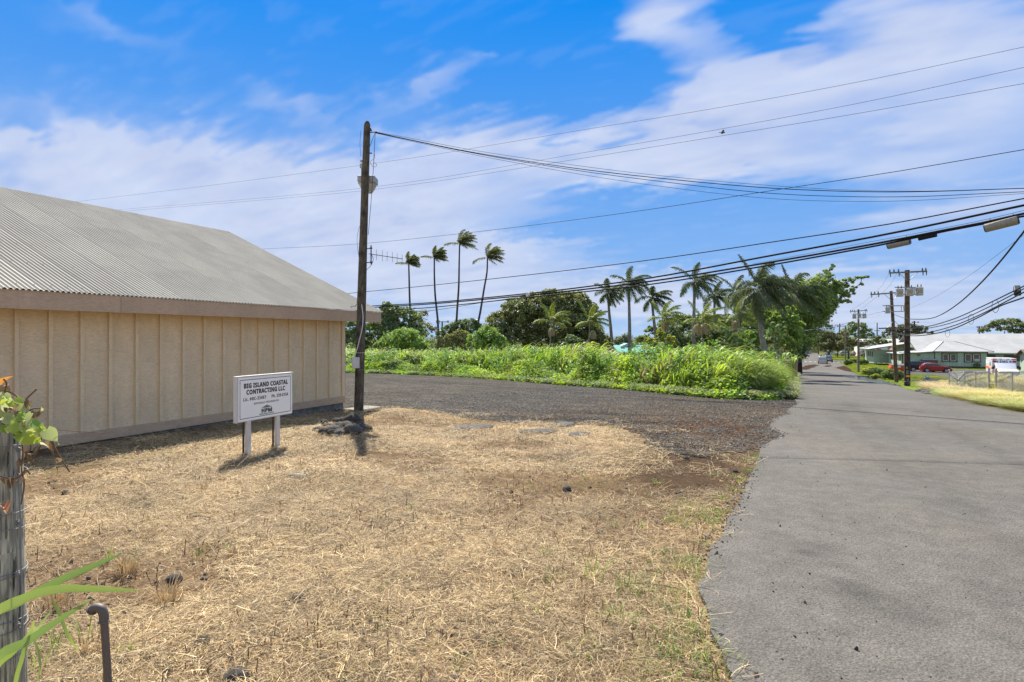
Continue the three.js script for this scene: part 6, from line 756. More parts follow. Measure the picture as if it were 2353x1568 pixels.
  wallPanel(0.1, 25, 0.3, 3.0, -5.9); part('eave_board', box(25, 0.16, 0.05, 13.4, 2.93, -5.18), M.cream, b);
  for (const [x, w] of [[2.6, 1.6], [7, 4.4], [12.5, 3], [18, 3]]) part('window', [box(w, 1.3, 0.08, x, 1.95, -5.9)], M.umber, b);
  part('back_wall', box(34, 3, 0.1, 8.6, 1.5, -24.4), M.mint, b);
  const c = thing('storage_cabinet', 'brown wooden storage cabinet with a pale lid against the green wall', 'cabinet', b.localToWorld(V(-9.9, 0, 0.75)).toArray(), -0.36); part('body', [metre(box(2.55, 1.45, 1.0, 0, 0.85, 0))], M.brownPaint, c); part('lid', slab([[-1.4, 1.62, 0.62], [1.4, 1.62, 0.62], [1.4, 1.80, -0.6], [-1.4, 1.80, -0.6]], 0.06), M.roofWhite, c); part('door', box(1.2, 1.3, 0.04, -0.62, 0.85, 0.51), M.umber, c); part('door', box(1.2, 1.3, 0.04, 0.62, 0.85, 0.51), M.umber, c);
  const at2 = b.localToWorld(V(-2.0, 0, 0.8)); const sh = thing('clipped_shrub', 'small round clipped shrub under the windows of the green building', 'shrub', at2.toArray()); part('foliage', crown([[0, 0.55, 0, 0.6, 0.85], [0.4, 0.5, 0, 0.45]], { seed: 71, leaves: 900, size: 0.16, colors: DARK }), M.leaf, sh); part('stem', cyl(0.05, 0.06, 0.5, 0, 0.2, 0), bark, sh);
}
// other roofs beyond
function house(name, label, px, py, d, w, depth, h, roofH, turn, wallMat, roofMat, extra) { const x = (px - CX) / F * d, g = onGround(x, d), o = thing(name, label, 'building', [x, P(px, py, d).y - h, -d], turn), hh = h + 4; part('wall', [metre(box(w, hh, depth, 0, h - hh / 2, 0))], wallMat, o); const ov = 0.5, a = w / 2 + ov, z = depth / 2 + ov; part('roof_plane', slab([[-a, h - 0.1, z], [a, h - 0.1, z], [a, h + roofH, 0], [-a, h + roofH, 0]], 0.08), roofMat, o); part('roof_plane', slab([[a, h - 0.1, -z], [-a, h - 0.1, -z], [-a, h + roofH, 0], [a, h + roofH, 0]], 0.08), roofMat, o); part('gable', quads([[[-w / 2, h - 0.02, depth / 2], [-w / 2, h + roofH - 0.1, 0], [-w / 2, h - 0.02, -depth / 2]], [[w / 2, h - 0.02, depth / 2], [w / 2, h - 0.02, -depth / 2], [w / 2, h + roofH - 0.1, 0]]]), wallMat, o); if (extra) extra(o); return o; }
const teal = std({ color: C(0.10, 0.42, 0.38), roughness: 0.45, metalness: 0.2, map: rep(paintMap, 0.3) });
house('teal_roofed_house', 'house with a teal metal roof and small gabled dormer showing above the grass', 1452, 807, 92, 5.2, 7, 3.2, 0.95, 0.05, M.cream, teal, (o) => { part('dormer', [slab([[-2.3, 3.9, 1.0], [-0.9, 4.45, 1.0], [-0.9, 4.45, -1.2], [-2.3, 3.9, -1.2]], 0.07), slab([[-0.9, 4.45, 1.0], [1.3, 3.85, 1.0], [1.3, 3.85, -1.2], [-0.9, 4.45, -1.2]], 0.07)], teal, o); part('dormer_face', quads([[[-2.1, 3.5, 0.9], [0.9, 3.5, 0.9], [0.9, 3.8, 0.9], [-0.9, 4.35, 0.9], [-2.1, 3.9, 0.9]].slice(0, 4), [[-2.1, 3.5, 0.9], [-0.9, 4.35, 0.9], [-2.1, 3.9, 0.9]]]), M.white, o); for (const x of [-1.9, -0.4]) part('vent_hood', rbox(0.65, 0.45, 0.5, 0.04, x, 3.75, 1.5), M.greyPaint, o); });
house('brown_building', 'plain tan building with a brown roof beyond the pale green building', 2080, 797, 150, 6.5, 6, 3.0, 0.9, -0.36, std({ color: C(0.45, 0.30, 0.19), roughness: 0.8 }), M.brownPaint);
house('grey_roofed_house', 'low house with a weathered grey roof far behind the trees', 2020, 787, 205, 14, 8, 3.2, 1.2, -0.36, M.cream, std({ color: C(0.42, 0.40, 0.37), roughness: 0.7 }));
house('green_shed', 'small shed roof at the far right edge of the car park', 2385, 816, 84, 3.0, 3, 2.8, 0.8, -0.36, M.mint, M.brownPaint);
{ const d = 215, o = onGround((1845 - CX) / F * d, d); house('roadside_shed', 'small grey shed at the left side of the road far down', 1848, 800, 240, 4, 4, 2.6, 0.7, 0.4, M.greyPaint, M.greyPaint); }

// ---------- cars ----------
const paint = (r, g, b) => phys({ color: C(r, g, b), roughness: 0.35, metalness: 0.3, clearcoat: 1, clearcoatRoughness: 0.06 }), tailRed = std({ color: C(0.45, 0.02, 0.02), roughness: 0.25 }), lampGlass = std({ color: C(0.7, 0.7, 0.68), roughness: 0.15 }), rimMat = std({ color: C(0.55, 0.56, 0.57), metalness: 0.8, roughness: 0.3 });
// outline points [x, y] of the lower body and of the glasshouse, forward is +x
function car(name, label, pos, turn, o, group) {
  const t = thing(name, label, o.category ?? 'car', pos, turn, group), W = o.width, belt = o.belt, squeeze = (g, k) => { const p = g.attributes.position; for (let i = 0; i < p.count; i++) { const y = p.getY(i), q = y > belt ? 1 - k * (y - belt) / (o.top - belt) : 1 - 0.05 * sstep(belt * 0.6, 0.25, y); p.setZ(i, p.getZ(i) * q); const ends = sstep(o.len * 0.36, o.len * 0.52, Math.abs(p.getX(i))); p.setZ(i, p.getZ(i) * (1 - 0.16 * ends)); } g.computeVertexNormals(); return toCreasedNormals(g, 0.7); };
  const ext = (pts, w, bev) => { const s = new THREE.Shape(pts.map((p) => new THREE.Vector2(...p))); const g = new THREE.ExtrudeGeometry(s, { depth: w - 2 * bev, bevelSize: bev, bevelThickness: bev, bevelSegments: 3, steps: 8, curveSegments: 6 }); return g.translate(0, 0, -(w - 2 * bev) / 2); };
  const body = part('body', squeeze(ext(o.body, W, 0.07), 0), o.paint, t), cab = part('roof', squeeze(ext(o.cabin, W - 0.10, 0.05), 0.22), o.paint, t);
  for (const s of [-1, 1]) for (const win of o.windows) { const g = new THREE.ShapeGeometry(new THREE.Shape(win.map((p) => new THREE.Vector2(...p)))), p = g.attributes.position; for (let i = 0; i < p.count; i++) { const y = p.getY(i), q = 1 - 0.22 * (y - belt) / (o.top - belt); p.setZ(i, s * ((W - 0.10) / 2 * q + 0.008)); } if (s < 0) { const ix = g.index.array; for (let i = 0; i < ix.length; i += 3) [ix[i], ix[i + 1]] = [ix[i + 1], ix[i]]; } g.computeVertexNormals(); part('side_window', g, M.glassDark, t); }
  for (const [a, b2, k] of o.screens) { const w0 = (W - 0.22) / 2, w1 = (W - 0.22) / 2 * 0.82; part(k, quads([[[a[0], a[1], w0], [b2[0], b2[1], w1], [b2[0], b2[1], -w1], [a[0], a[1], -w0]]]), M.glassDark, t); }
  for (const x of o.wheels) for (const s of [-1, 1]) { const z = s * (W / 2 - 0.09); const wh = part('wheel', [new THREE.CylinderGeometry(o.wr, o.wr, 0.22, 20).rotateX(Math.PI / 2).translate(x, o.wr, z)], M.rubber, t); part('rim', [new THREE.CylinderGeometry(o.wr * 0.66, o.wr * 0.62, 0.03, 16).rotateX(s * Math.PI / 2).translate(x, o.wr, z + s * 0.115)], rimMat, wh); part('spoke_gaps', [0, 1, 2, 3, 4].map((k) => box(0.06, o.wr * 0.4, 0.01).translate(0, o.wr * 0.36, 0).rotateZ(k * 1.2566).translate(x, o.wr, z + s * 0.132)), M.rubber, wh); part('wheel_arch', new THREE.RingGeometry(o.wr * 1.02, o.wr * 1.22, 20, 1, 0, Math.PI).rotateY(s > 0 ? 0 : Math.PI).translate(x, o.wr * 0.98, s * (W / 2 + 0.004)), M.rubber, t); }
  for (const s of [-1, 1]) { part('headlight', rbox(0.22, 0.13, 0.34, 0.03, o.len / 2 - 0.16, o.lampY, s * (W / 2 - 0.28)), lampGlass, t); part('taillight', rbox(0.14, o.tailH ?? 0.2, 0.26, 0.03, -o.len / 2 + 0.08, o.tailY, s * (W / 2 - 0.22)), tailRed, t); part('mirror', rbox(0.12, 0.14, 0.2, 0.03, o.mirrorX, belt + 0.06, s * (W / 2 + 0.06)), o.paint, t); }
  part('bumper', [rbox(0.12, 0.22, W * 0.9, 0.04, -o.len / 2 + 0.03, 0.42, 0), rbox(0.12, 0.2, W * 0.88, 0.04, o.len / 2 - 0.05, 0.36, 0)], o.bumper ?? M.black, t); part('number_plate', box(0.02, 0.15, 0.3, -o.len / 2 - 0.05, o.plateY ?? 0.75, 0), M.white, t);
  return t;
}
const crossover = { len: 4.36, width: 1.8, belt: 0.98, top: 1.54, wr: 0.33, wheels: [-1.35, 1.35], lampY: 0.72, tailY: 0.92, mirrorX: 0.72, body: [[-2.12, 0.28], [-2.18, 0.6], [-2.14, 0.95], [-1.95, 1.02], [0.9, 1.0], [1.7, 0.9], [2.08, 0.74], [2.16, 0.5], [2.1, 0.26]], cabin: [[-2.02, 0.96], [-1.78, 1.32], [-1.45, 1.50], [-0.4, 1.54], [0.2, 1.48], [1.05, 0.98]], windows: [[[-1.72, 1.05], [-1.45, 1.36], [-0.45, 1.43], [-0.42, 1.04]], [[-0.36, 1.04], [-0.39, 1.43], [0.15, 1.40], [0.80, 1.03]]], screens: [[[-2.04, 1.03], [-1.72, 1.42], 'rear_window'], [[1.06, 1.03], [0.30, 1.47], 'windshield']] };
const suv = { ...crossover, len: 4.8, width: 1.92, top: 1.76, belt: 1.08, wr: 0.37, wheels: [-1.45, 1.45], body: [[-2.32, 0.34], [-2.38, 0.7], [-2.33, 1.05], [-2.2, 1.1], [1.0, 1.1], [1.9, 1.02], [2.3, 0.92], [2.38, 0.6], [2.3, 0.32]], cabin: [[-2.26, 1.06], [-2.1, 1.5], [-1.9, 1.70], [-0.5, 1.76], [0.3, 1.70], [1.15, 1.08]], windows: [[[-2.0, 1.15], [-1.8, 1.58], [-1.2, 1.62], [-1.15, 1.14]], [[-1.1, 1.14], [-1.13, 1.62], [-0.3, 1.64], [-0.28, 1.13]], [[-0.22, 1.13], [-0.24, 1.64], [0.25, 1.60], [0.9, 1.12]]], screens: [[[-2.30, 1.12], [-2.08, 1.60], 'rear_window'], [[1.17, 1.12], [0.40, 1.68], 'windshield']], tailY: 1.05, tailH: 0.3, mirrorX: 0.8, lampY: 0.85 };
const ct = -0.43, placeCar = (px, py) => { const p = G(px, py); return [p.x, p.y + 0.035, p.z]; };
car('parked_car', 'red crossover car parked nose-out in the car park', placeCar(2150, 856.2), ct, { ...crossover, paint: paint(0.36, 0.028, 0.018), bumper: paint(0.30, 0.025, 0.018) }, 'cars in the car park');
{ const q = G(2150, 856.2); car('parked_car', 'black sport utility car parked just behind the red car', [q.x - 0.3, ground(q.x, -q.z + 2.7) + 0.035, q.z - 2.75], ct, { ...suv, paint: paint(0.012, 0.013, 0.016) }, 'cars in the car park'); }
const away = Math.PI / 2 - 0.49, toward = away + Math.PI;
car('silver_minivan', 'silver family car driving away down the road towards the crosswalk', placeCar(1891, 836.3), away, { ...suv, width: 1.88, paint: paint(0.46, 0.47, 0.47), bumper: paint(0.4, 0.41, 0.41) });
car('grey_car', 'grey car ahead of the silver one at the crosswalk', placeCar(1903.5, 832.2), away, { ...suv, paint: paint(0.20, 0.22, 0.25) });
car('pickup_van', 'white van parked under the olive tree beyond the crosswalk', placeCar(1912, 817.6), -0.36, { ...suv, len: 5.2, top: 1.95, paint: paint(0.6, 0.6, 0.58) });
car('roadside_car', 'dark car half hidden behind the thicket on the left roadside', placeCar(1844, 824.5), away, { ...suv, paint: paint(0.05, 0.05, 0.055) });
for (const [i, [x, y, c, l]] of [[1975, 818, [0.5, 0.5, 0.5], 'pale parked car behind the stop sign'], [1947, 818.5, [0.55, 0.54, 0.5], 'cream parked car under the yellowish tree'], [2048, 815.5, [0.42, 0.44, 0.46], 'silver parked car behind the bougainvillea']].entries()) car('distant_car', l, placeCar(x, y), -0.36, { ...suv, paint: paint(...c) }, 'cars beyond the crossing');

// ambulance
{
  const d = 73, x = (2306 - CX) / F * d, g = ground(x, d) + 0.03, a = thing('ambulance', 'white box ambulance with an orange stripe facing the fence', 'ambulance', [x, g, -d], Math.atan2(-0.866, -0.5));   // forward is +x locally
  const wht = phys({ color: C(0.78, 0.78, 0.77), roughness: 0.35, clearcoat: 0.6, clearcoatRoughness: 0.1 }), orange = std({ color: C(0.75, 0.14, 0.02), roughness: 0.4 });
  const bx = part('box_body', rbox(3.7, 2.0, 2.4, 0.06, -1.35, 1.68, 0, 3), wht, a); part('stripe', [box(3.72, 0.26, 0.012, -1.35, 1.42, 1.204), box(3.72, 0.26, 0.012, -1.35, 1.42, -1.204)], orange, bx); part('side_door', [box(0.8, 1.55, 0.02, -0.5, 1.55, 1.208), box(0.8, 1.55, 0.02, -0.5, 1.55, -1.208)], wht, bx); part('door_window', [box(0.36, 0.45, 0.02, -0.5, 1.9, 1.222), box(0.36, 0.45, 0.02, -0.5, 1.9, -1.222)], M.glassDark, bx);
  const cv = document.createElement('canvas'); cv.width = 1024; cv.height = 256; const c = cv.getContext('2d'); c.fillStyle = '#e9e9e8'; c.fillRect(0, 0, 1024, 256); c.fillStyle = '#1d3f7c'; c.font = 'bold 220px sans-serif'; c.textAlign = 'center'; c.save(); c.translate(512, 205); c.scale(1.12, 1); c.fillText('EMS', 0, 0); c.lineWidth = 8; c.strokeStyle = '#1d3f7c'; c.strokeText('EMS', 0, 0); c.restore();
  for (const sx of [130, 894]) for (let k = 0; k < 3; k++) { c.save(); c.translate(sx, 128); c.rotate(k * Math.PI / 3); c.fillStyle = '#2367b0'; c.fillRect(-18, -92, 36, 184); c.restore(); }
  const map = new THREE.CanvasTexture(cv); map.colorSpace = THREE.SRGBColorSpace; part('lettering', new THREE.PlaneGeometry(1.75, 0.44).rotateY(Math.PI / 2).translate(0.506, 2.26, 0.05), std({ map, roughness: 0.4 }), bx);
  const cs = document.createElement('canvas'); cs.width = 512; cs.height = 256; const k2 = cs.getContext('2d'); k2.fillStyle = '#e9e9e8'; k2.fillRect(0, 0, 512, 256); k2.fillStyle = '#1d3f7c'; k2.font = 'bold 62px sans-serif'; k2.textAlign = 'center'; k2.fillText('FIRE RESCUE', 256, 66); k2.fillText('AMBULANCE', 256, 240); for (let k = 0; k < 3; k++) { k2.save(); k2.translate(256, 130); k2.rotate(k * Math.PI / 3); k2.fillStyle = '#2367b0'; k2.fillRect(-10, -50, 20, 100); k2.restore(); } const sm = new THREE.CanvasTexture(cs); sm.colorSpace = THREE.SRGBColorSpace; for (const s of [-1, 1]) part('side_lettering', new THREE.PlaneGeometry(1.5, 0.75).rotateY(s > 0 ? 0 : Math.PI).translate(-2.1, 2.1, s * 1.212), std({ map: sm, roughness: 0.4 }), bx);
  for (const [z, y, w] of [[-0.95, 2.56, 0.42], [-0.35, 2.60, 0.3], [0.35, 2.60, 0.3], [0.95, 2.56, 0.42], [-0.98, 2.28, 0.34], [0.98, 2.28, 0.34]]) part('warning_light', rbox(0.05, y > 2.5 ? 0.10 : 0.24, w, 0.02, 0.53, y, z), tailRed, bx);
  part('side_light', [box(0.2, 0.12, 0.03, 0.2, 2.55, 1.21), box(0.2, 0.12, 0.03, -2.95, 2.55, 1.21), box(0.2, 0.12, 0.03, 0.2, 2.55, -1.21), box(0.2, 0.12, 0.03, -2.95, 2.55, -1.21)], tailRed, bx);
  const ext = (pts, w, bev) => new THREE.ExtrudeGeometry(new THREE.Shape(pts.map((p) => new THREE.Vector2(...p))), { depth: w - 2 * bev, bevelSize: bev, bevelThickness: bev, bevelSegments: 3 }).translate(0, 0, -(w - 2 * bev) / 2);
  const cab = part('cab', toCreasedNormals(ext([[0.45, 0.5], [0.5, 1.98], [1.15, 1.98], [1.75, 1.30], [2.75, 1.20], [2.98, 1.05], [3.0, 0.5]], 2.0, 0.08), 0.6), wht, a);
  part('windshield', quads([[[1.80, 1.36, 0.85], [1.80, 1.36, -0.85], [1.24, 1.96, -0.74], [1.24, 1.96, 0.74]]]), M.glassDark, cab); for (const s of [-1, 1]) { part('side_window', quads([[[0.62, 1.36, s * 1.006], [1.55, 1.36, s * 1.006], [1.12, 1.88, s * 1.006], [0.62, 1.88, s * 1.006]]]), M.glassDark, cab); part('cab_stripe', box(2.3, 0.2, 0.012, 1.7, 1.1, s * 1.006), orange, cab); part('mirror', [rbox(0.12, 0.36, 0.22, 0.03, 1.55, 1.5, s * 1.28), bar([1.5, 1.45, s * 1.0], [1.55, 1.5, s * 1.25], 0.02)], M.black, cab); part('headlight', rbox(0.1, 0.26, 0.36, 0.04, 3.05, 0.98, s * 0.78), lampGlass, cab); }
  part('grille', box(0.06, 0.34, 1.1, 3.08, 0.98, 0), rimMat, cab); part('bumper', rbox(0.2, 0.26, 2.0, 0.05, 3.1, 0.58, 0), rimMat, cab);
  for (const px of [2.25, -2.1]) for (const s of [-1, 1]) { const w = part('wheel', new THREE.CylinderGeometry(0.4, 0.4, 0.28, 20).rotateX(Math.PI / 2).translate(px, 0.4, s * 0.9), M.rubber, a); part('rim', new THREE.CylinderGeometry(0.24, 0.24, 0.03, 14).rotateX(Math.PI / 2).translate(px, 0.4, s * 1.045), rimMat, w); }
}
// skip, hedges, signs
{
  const p = G(2064, 855.5), o = thing('dumpster', 'orange metal dumpster with ribbed dark lids beside the hedge', 'dumpster', [p.x, p.y + 0.01, p.z], -0.36), or = std({ color: C(0.72, 0.115, 0.012), roughness: 0.5 });
  const body = new THREE.ExtrudeGeometry(new THREE.Shape([[-0.8, 0.18], [0.7, 0.18], [0.95, 1.15], [-0.9, 1.3]].map((q) => new THREE.Vector2(...q))), { depth: 2.3, bevelEnabled: false }).rotateY(-Math.PI / 2).translate(1.15, 0, 0); part('body', body, or, o);
  for (let k = 0; k < 9; k++) part('rib', box(0.06, 1.0, 0.05, -1.05 + k * 0.26, 0.68, 0.88).rotateX(0.0), or, o); part('lid', slab([[-1.2, 1.2, 1.0], [1.2, 1.2, 1.0], [1.2, 1.38, -0.95], [-1.2, 1.38, -0.95]], 0.05), std({ color: C(0.10, 0.11, 0.13), roughness: 0.6 }), o); for (let k = 0; k < 8; k++) part('lid_rib', slab([[-1.1 + k * 0.3, 1.24, 0.98], [-1.0 + k * 0.3, 1.24, 0.98], [-1.0 + k * 0.3, 1.42, -0.9], [-1.1 + k * 0.3, 1.42, -0.9]], 0.04), std({ color: C(0.16, 0.17, 0.2), roughness: 0.6 }), o); part('label', box(0.55, 0.3, 0.02, -0.1, 0.95, 0.97), M.cream, o); part('sleeve', [box(0.12, 0.25, 1.3, -1.2, 0.8, 0), box(0.12, 0.25, 1.3, 1.2, 0.8, 0)], or, o);
  const hedge = (l, px, py, d, lobes, colors, seed, size = 0.15) => { const b = onGround((px - CX) / F * d, d), h = thing('hedge', l, 'hedge', b.toArray()), L = lobes.map(([x, y, r, s]) => { const q = P(x, y, d + (seed % 3 - 1) * 0.3).sub(b); const rr = r * d / F * 1.12; return [q.x, Math.max(rr * 0.75, Math.min(q.y, rr * 0.95)), q.z, rr, s ?? 0.9]; }); part('foliage', crown(L, { seed, leaves: 1300 * L.length, size, colors, perClump: 18, clump: 0.26 }), M.leaf, h); part('stem', taper([[0, -0.1, 0, 0.06], [0, L[0][1], 0, 0.03]], 5, 3), bark, h); };
  hedge('dense dark green clipped hedge beside the second utility pole', 2052, 858, 66, [[2048, 860, 12], [2062, 858, 11], [2036, 862, 9], [2068, 862, 8], [2054, 852, 9]], MID, 81);
  hedge('loose green hedge mound in front of the dumpster', 2020, 852, 72, [[2012, 850, 12], [2028, 846, 10], [2002, 855, 9], [2038, 848, 8], [2018, 860, 9]], [[0.13, 0.22, 0.04], [0.28, 0.34, 0.08]], 82);
  hedge('small yellow-green hedge bush in front of the loose hedge', 2012, 862, 67, [[2014, 858, 6], [2006, 861, 5]], YEL, 83, 0.12);
  hedge('yellow-leaved low hedge at the foot of the grey pole', 1996, 846, 84, [[1994, 845, 8], [2002, 847, 8], [1986, 846, 6]], YEL, 84);
  hedge('tall flat-topped clipped hedge at the street corner', 1949, 829, 128, [[1945, 828, 5.5], [1953, 828, 6], [1949, 832, 6]], MID, 85, 0.22);
  hedge('squared hedge beside the stop sign post', 1982, 828, 130, [[1976, 827, 5.5], [1985, 828, 6], [1990, 830, 5]], DARK, 86, 0.22);
  hedge('low trimmed hedge behind the squared one', 1966, 826, 142, [[1962, 825, 4], [1970, 825, 4.2], [1976, 824, 4]], MID, 87, 0.22);
  const st = G(1964.5, 829), s = thing('stop_sign', 'red octagonal stop sign on a post at the crossing', 'traffic sign', st.toArray(), -0.1), cy = P(1964.5, 813, -st.z).y - st.y, oct = new THREE.CylinderGeometry(0.42, 0.42, 0.02, 8).rotateY(Math.PI / 8).rotateX(Math.PI / 2).translate(0, cy, 0); part('post', bar([0, -0.2, -0.03], [0, cy + 0.35, -0.03], 0.035), M.galv, s); part('plate', oct, std({ color: C(0.52, 0.02, 0.025), roughness: 0.4 }), s);
  const cc = document.createElement('canvas'); cc.width = 256; cc.height = 128; const c = cc.getContext('2d'); c.fillStyle = '#b1151c'; c.fillRect(0, 0, 256, 128); c.fillStyle = '#fff'; c.font = 'bold 104px sans-serif'; c.textAlign = 'center'; c.fillText('STOP', 128, 102); const tm = new THREE.CanvasTexture(cc); tm.colorSpace = THREE.SRGBColorSpace; part('lettering', new THREE.PlaneGeometry(0.62, 0.3).translate(0, cy, 0.014), std({ map: tm }), s);
  const wp = G(1992, 833), w = thing('street_sign_post', 'white upright street sign panel on a grey post near the hedges', 'sign', wp.toArray()), y1 = P(1992, 795, -wp.z).y - wp.y, y0 = P(1992, 813, -wp.z).y - wp.y; part('post', bar([0, -0.2, 0], [0, y1, 0], 0.07), M.galv, w); part('panel', rbox(0.95, y1 - y0, 0.3, 0.03, 0, (y1 + y0) / 2, 0.1), M.white, w);
  const cw = G(1890, 831), u = V(0.893, 0, 0.451), al = V(0.451, 0, -0.893);
  for (const [row, n] of [[-1.4, 24], [1.4, 24]]) for (let k = 0; k < n; k++) { const q = cw.clone().addScaledVector(u, (k - 7) * 1.05 + 0.3).addScaledVector(al, row * 1.1 - 5.4); const a = q.x, dd = -q.z; const m = structure('crosswalk_bar', metre(box(0.55, 0.012, 0.7)), M.white); m.position.set(a, ground(a, dd) + 0.052, -dd); m.rotation.y = -0.468; }
  // wet gutter where the water stands
  const pud = sheet(ragged(px2([[1935, 866], [1955, 863], [1975, 866], [1995, 869], [2030, 876], [2055, 883], [2072, 889], [2045, 886], [2015, 881], [1985, 875], [1955, 870], [1935, 866]]), 0.25, 0.3, 4), 0.043, null); structure('puddle', pud, phys({ color: C(0.07, 0.068, 0.065), roughness: 0.16, specularIntensity: 1 }));
  for (const [k, pl] of [[6, [[1836, 848], [1850, 841], [1872, 838], [1884, 840], [1870, 845], [1852, 851], [1836, 848]]], [9, [[1918, 846], [1940, 841], [1950, 846], [1960, 856], [1945, 854], [1930, 849], [1918, 846]]], [12, [[1890, 842], [1905, 840], [1915, 841], [1902, 844], [1890, 842]]]].entries()) structure('red_dirt', sheet(ragged(px2(pl[1]), 0.6, 0.5, pl[0]), 0.0395 + k * 0.001, (x, dd) => { const q = 0.6 + fbm(x, dd, 3) * 0.6; return [0.55 * q, 0.33 * q, 0.21 * q]; }), M.gravel);
}
// ---------- chain-link fence and dry grass ----------
{
  const f = thing('chain_link_fence', 'low galvanised chain-link fence with a gate in front of the dry grass', 'fence'), post = [[2182, 894.7, 1], [2200, 897, 0], [2218, 901, 0], [2243, 905, 0], [2273.5, 909.5, 1], [2289.8, 911, 1], [2327, 917, 0], [2375, 924, 1], [2440, 934, 0]], tops = [];
  for (const [px, py, big] of post) { const p = G(px, py), h = 1.22; part('post', bar([p.x, p.y - 0.1, p.z], [p.x, p.y + h + (big ? 0.12 : 0), p.z], big ? 0.042 : 0.027, 8), M.galv, f); if (big) part('cap', new THREE.SphereGeometry(0.048, 8, 6).translate(p.x, p.y + h + 0.13, p.z), M.galv, f); tops.push(p); }
  for (let i = 0; i < tops.length - 1; i++) { const a = tops[i], b = tops[i + 1]; part('top_rail', bar([a.x, a.y + 1.20, a.z], [b.x, b.y + 1.20, b.z], 0.021, 7), M.galv, f); if (i === 4) { part('gate_rail', bar([a.x, a.y + 0.62, a.z], [b.x, b.y + 0.62, b.z], 0.021, 7), M.galv, f); continue; } const L = a.distanceTo(b), n = Math.round(L / 0.075), gs = []; for (let k = -16; k <= n; k++) for (const s of [0, 1]) { let u0 = k / n, u1 = (k + 16) / n, y0 = 0.02, y1 = 1.18; const c0 = clamp(u0), c1 = clamp(u1); if (c1 <= c0) continue; const yy0 = lerp(y0, y1, (c0 - u0) / (u1 - u0)), yy1 = lerp(y0, y1, (c1 - u0) / (u1 - u0)), A = a.clone().lerp(b, c0), B = a.clone().lerp(b, c1); gs.push(bar([A.x, A.y + (s ? 1.2 - yy0 : yy0), A.z], [B.x, B.y + (s ? 1.2 - yy1 : yy1), B.z], 0.0022, 3)); } const m = part('mesh_panel', merge(gs), M.galv, f); m.userData.kind = 'stuff'; }
  const sg = tops[5]; part('small_sign', rbox(0.24, 0.34, 0.01, 0.004, sg.x + 0.45, sg.y + 0.85, sg.z + 0.25).rotateY(0), M.white, f);
  const r = rng(505), q = new THREE.Quaternion(), eu = new THREE.Euler();
  const clump = (seed, n, lean) => { const k = rng(seed), gs = []; for (let i = 0; i < n; i++) { const a = k() * 6.283, o = 0.2 * Math.sqrt(k()), l = 0.6 + k() * 0.5, ln = lean * (0.4 + k()); gs.push(blade([[Math.cos(a) * o, -0.02, Math.sin(a) * o], [Math.cos(a) * (o + ln * 0.3) + 0.05, l * 0.55, Math.sin(a) * (o + ln * 0.3)], [Math.cos(a) * (o + ln) + 0.3, l * (0.9 - k() * 0.2), Math.sin(a) * (o + ln)]], 0.014 + k() * 0.01, 0.35)); } return merge(gs); };
  const pts = []; let tries = 0; const A = tops[0], B = tops[tops.length - 1], nrm = V(-(B.z - A.z), 0, B.x - A.x).normalize(); if (nrm.dot(V(A.x, 0, A.z)) < 0) nrm.negate();
  while (pts.length < 2600 && tries++ < 40000) { const t = r() * 1.15, k = 0.3 + Math.pow(r(), 1.3) * 15, p = A.clone().lerp(B, t).addScaledVector(nrm, k); const px = CX + F * p.x / -p.z; if (t < 0.22 && k < 3 * (0.3 - t) * 20) continue; if (fbm(p.x * 0.3, p.z * 0.3, 3) < 0.36) continue; if (px < 2222 + k * 1.5) continue; pts.push([p.x, -p.z, t]); }
  scatter('dry_tall_grass', 'waist-high straw coloured grass growing behind the chain-link fence', 'grass', [clump(1, 26, 0.3), clump(2, 26, 0.45), clump(3, 22, 0.3)], leafy(C(1, 1, 1), { clearcoat: 0.2, transmission: 0.35 }), pts, ([x, d, t], m4, col) => { eu.set(0, r() * 0.9, -r() * 0.2); q.setFromEuler(eu); const h = 0.75 + fbm(x * 0.35, d * 0.35, 3) * 0.85; m4.compose(V(x, ground(x, d), -d), q, V(h * 0.9, h, h * 0.9)); const k = 0.8 + r() * 0.4, y = fbm(x * 0.4 + 9, d * 0.4, 3) * 0.9 + r() * 0.5 - 0.2; col.setRGB(lerp(0.34, 0.68, y) * k, lerp(0.38, 0.54, y) * k, lerp(0.06, 0.2, y) * k); });
  // rough grass between the road and the fence
  const sp = []; tries = 0; while (sp.length < 9000 && tries++ < 60000) { const px = 1990 + r() * 520, py = 866 + r() * 95, p = G(px, py), d = -p.z; if (inside(roadPoly, p.x, d) || !inside(lawnPoly, p.x, d) || d > 60) continue; sp.push([p.x, d, px, py]); }
  scatter('roadside_grass', 'rough green and dry grass between the road and the fence', 'grass', [clump(7, 20, 0.6), clump(8, 18, 0.8)], leafy(C(1, 1, 1)), sp, ([x, d, px, py], m4, col) => { eu.set(0, r() * 6.28, 0); q.setFromEuler(eu); const n = fbm(x * 0.6 + 4, d * 0.6, 3), near = px > 2160 ? 1 : 0, s = (near ? 0.16 + n * 0.34 : 0.05 + n * 0.09) * (0.7 + r() * 0.6); m4.compose(V(x, ground(x, d) + 0.01, -d), q, V(s * 1.7, s, s * 1.7)); const k = 0.8 + r() * 0.4, pz = Math.exp(-(((px - 2150) / 30) ** 2 + ((py - 885) / 9) ** 2)), y = clamp(near * (n * 1.7 - 0.4) + r() * 0.25 + pz); col.setRGB(lerp(0.28, 0.60, y) * k, lerp(0.44, 0.50, y) * k, lerp(0.035, 0.12, y) * k); });
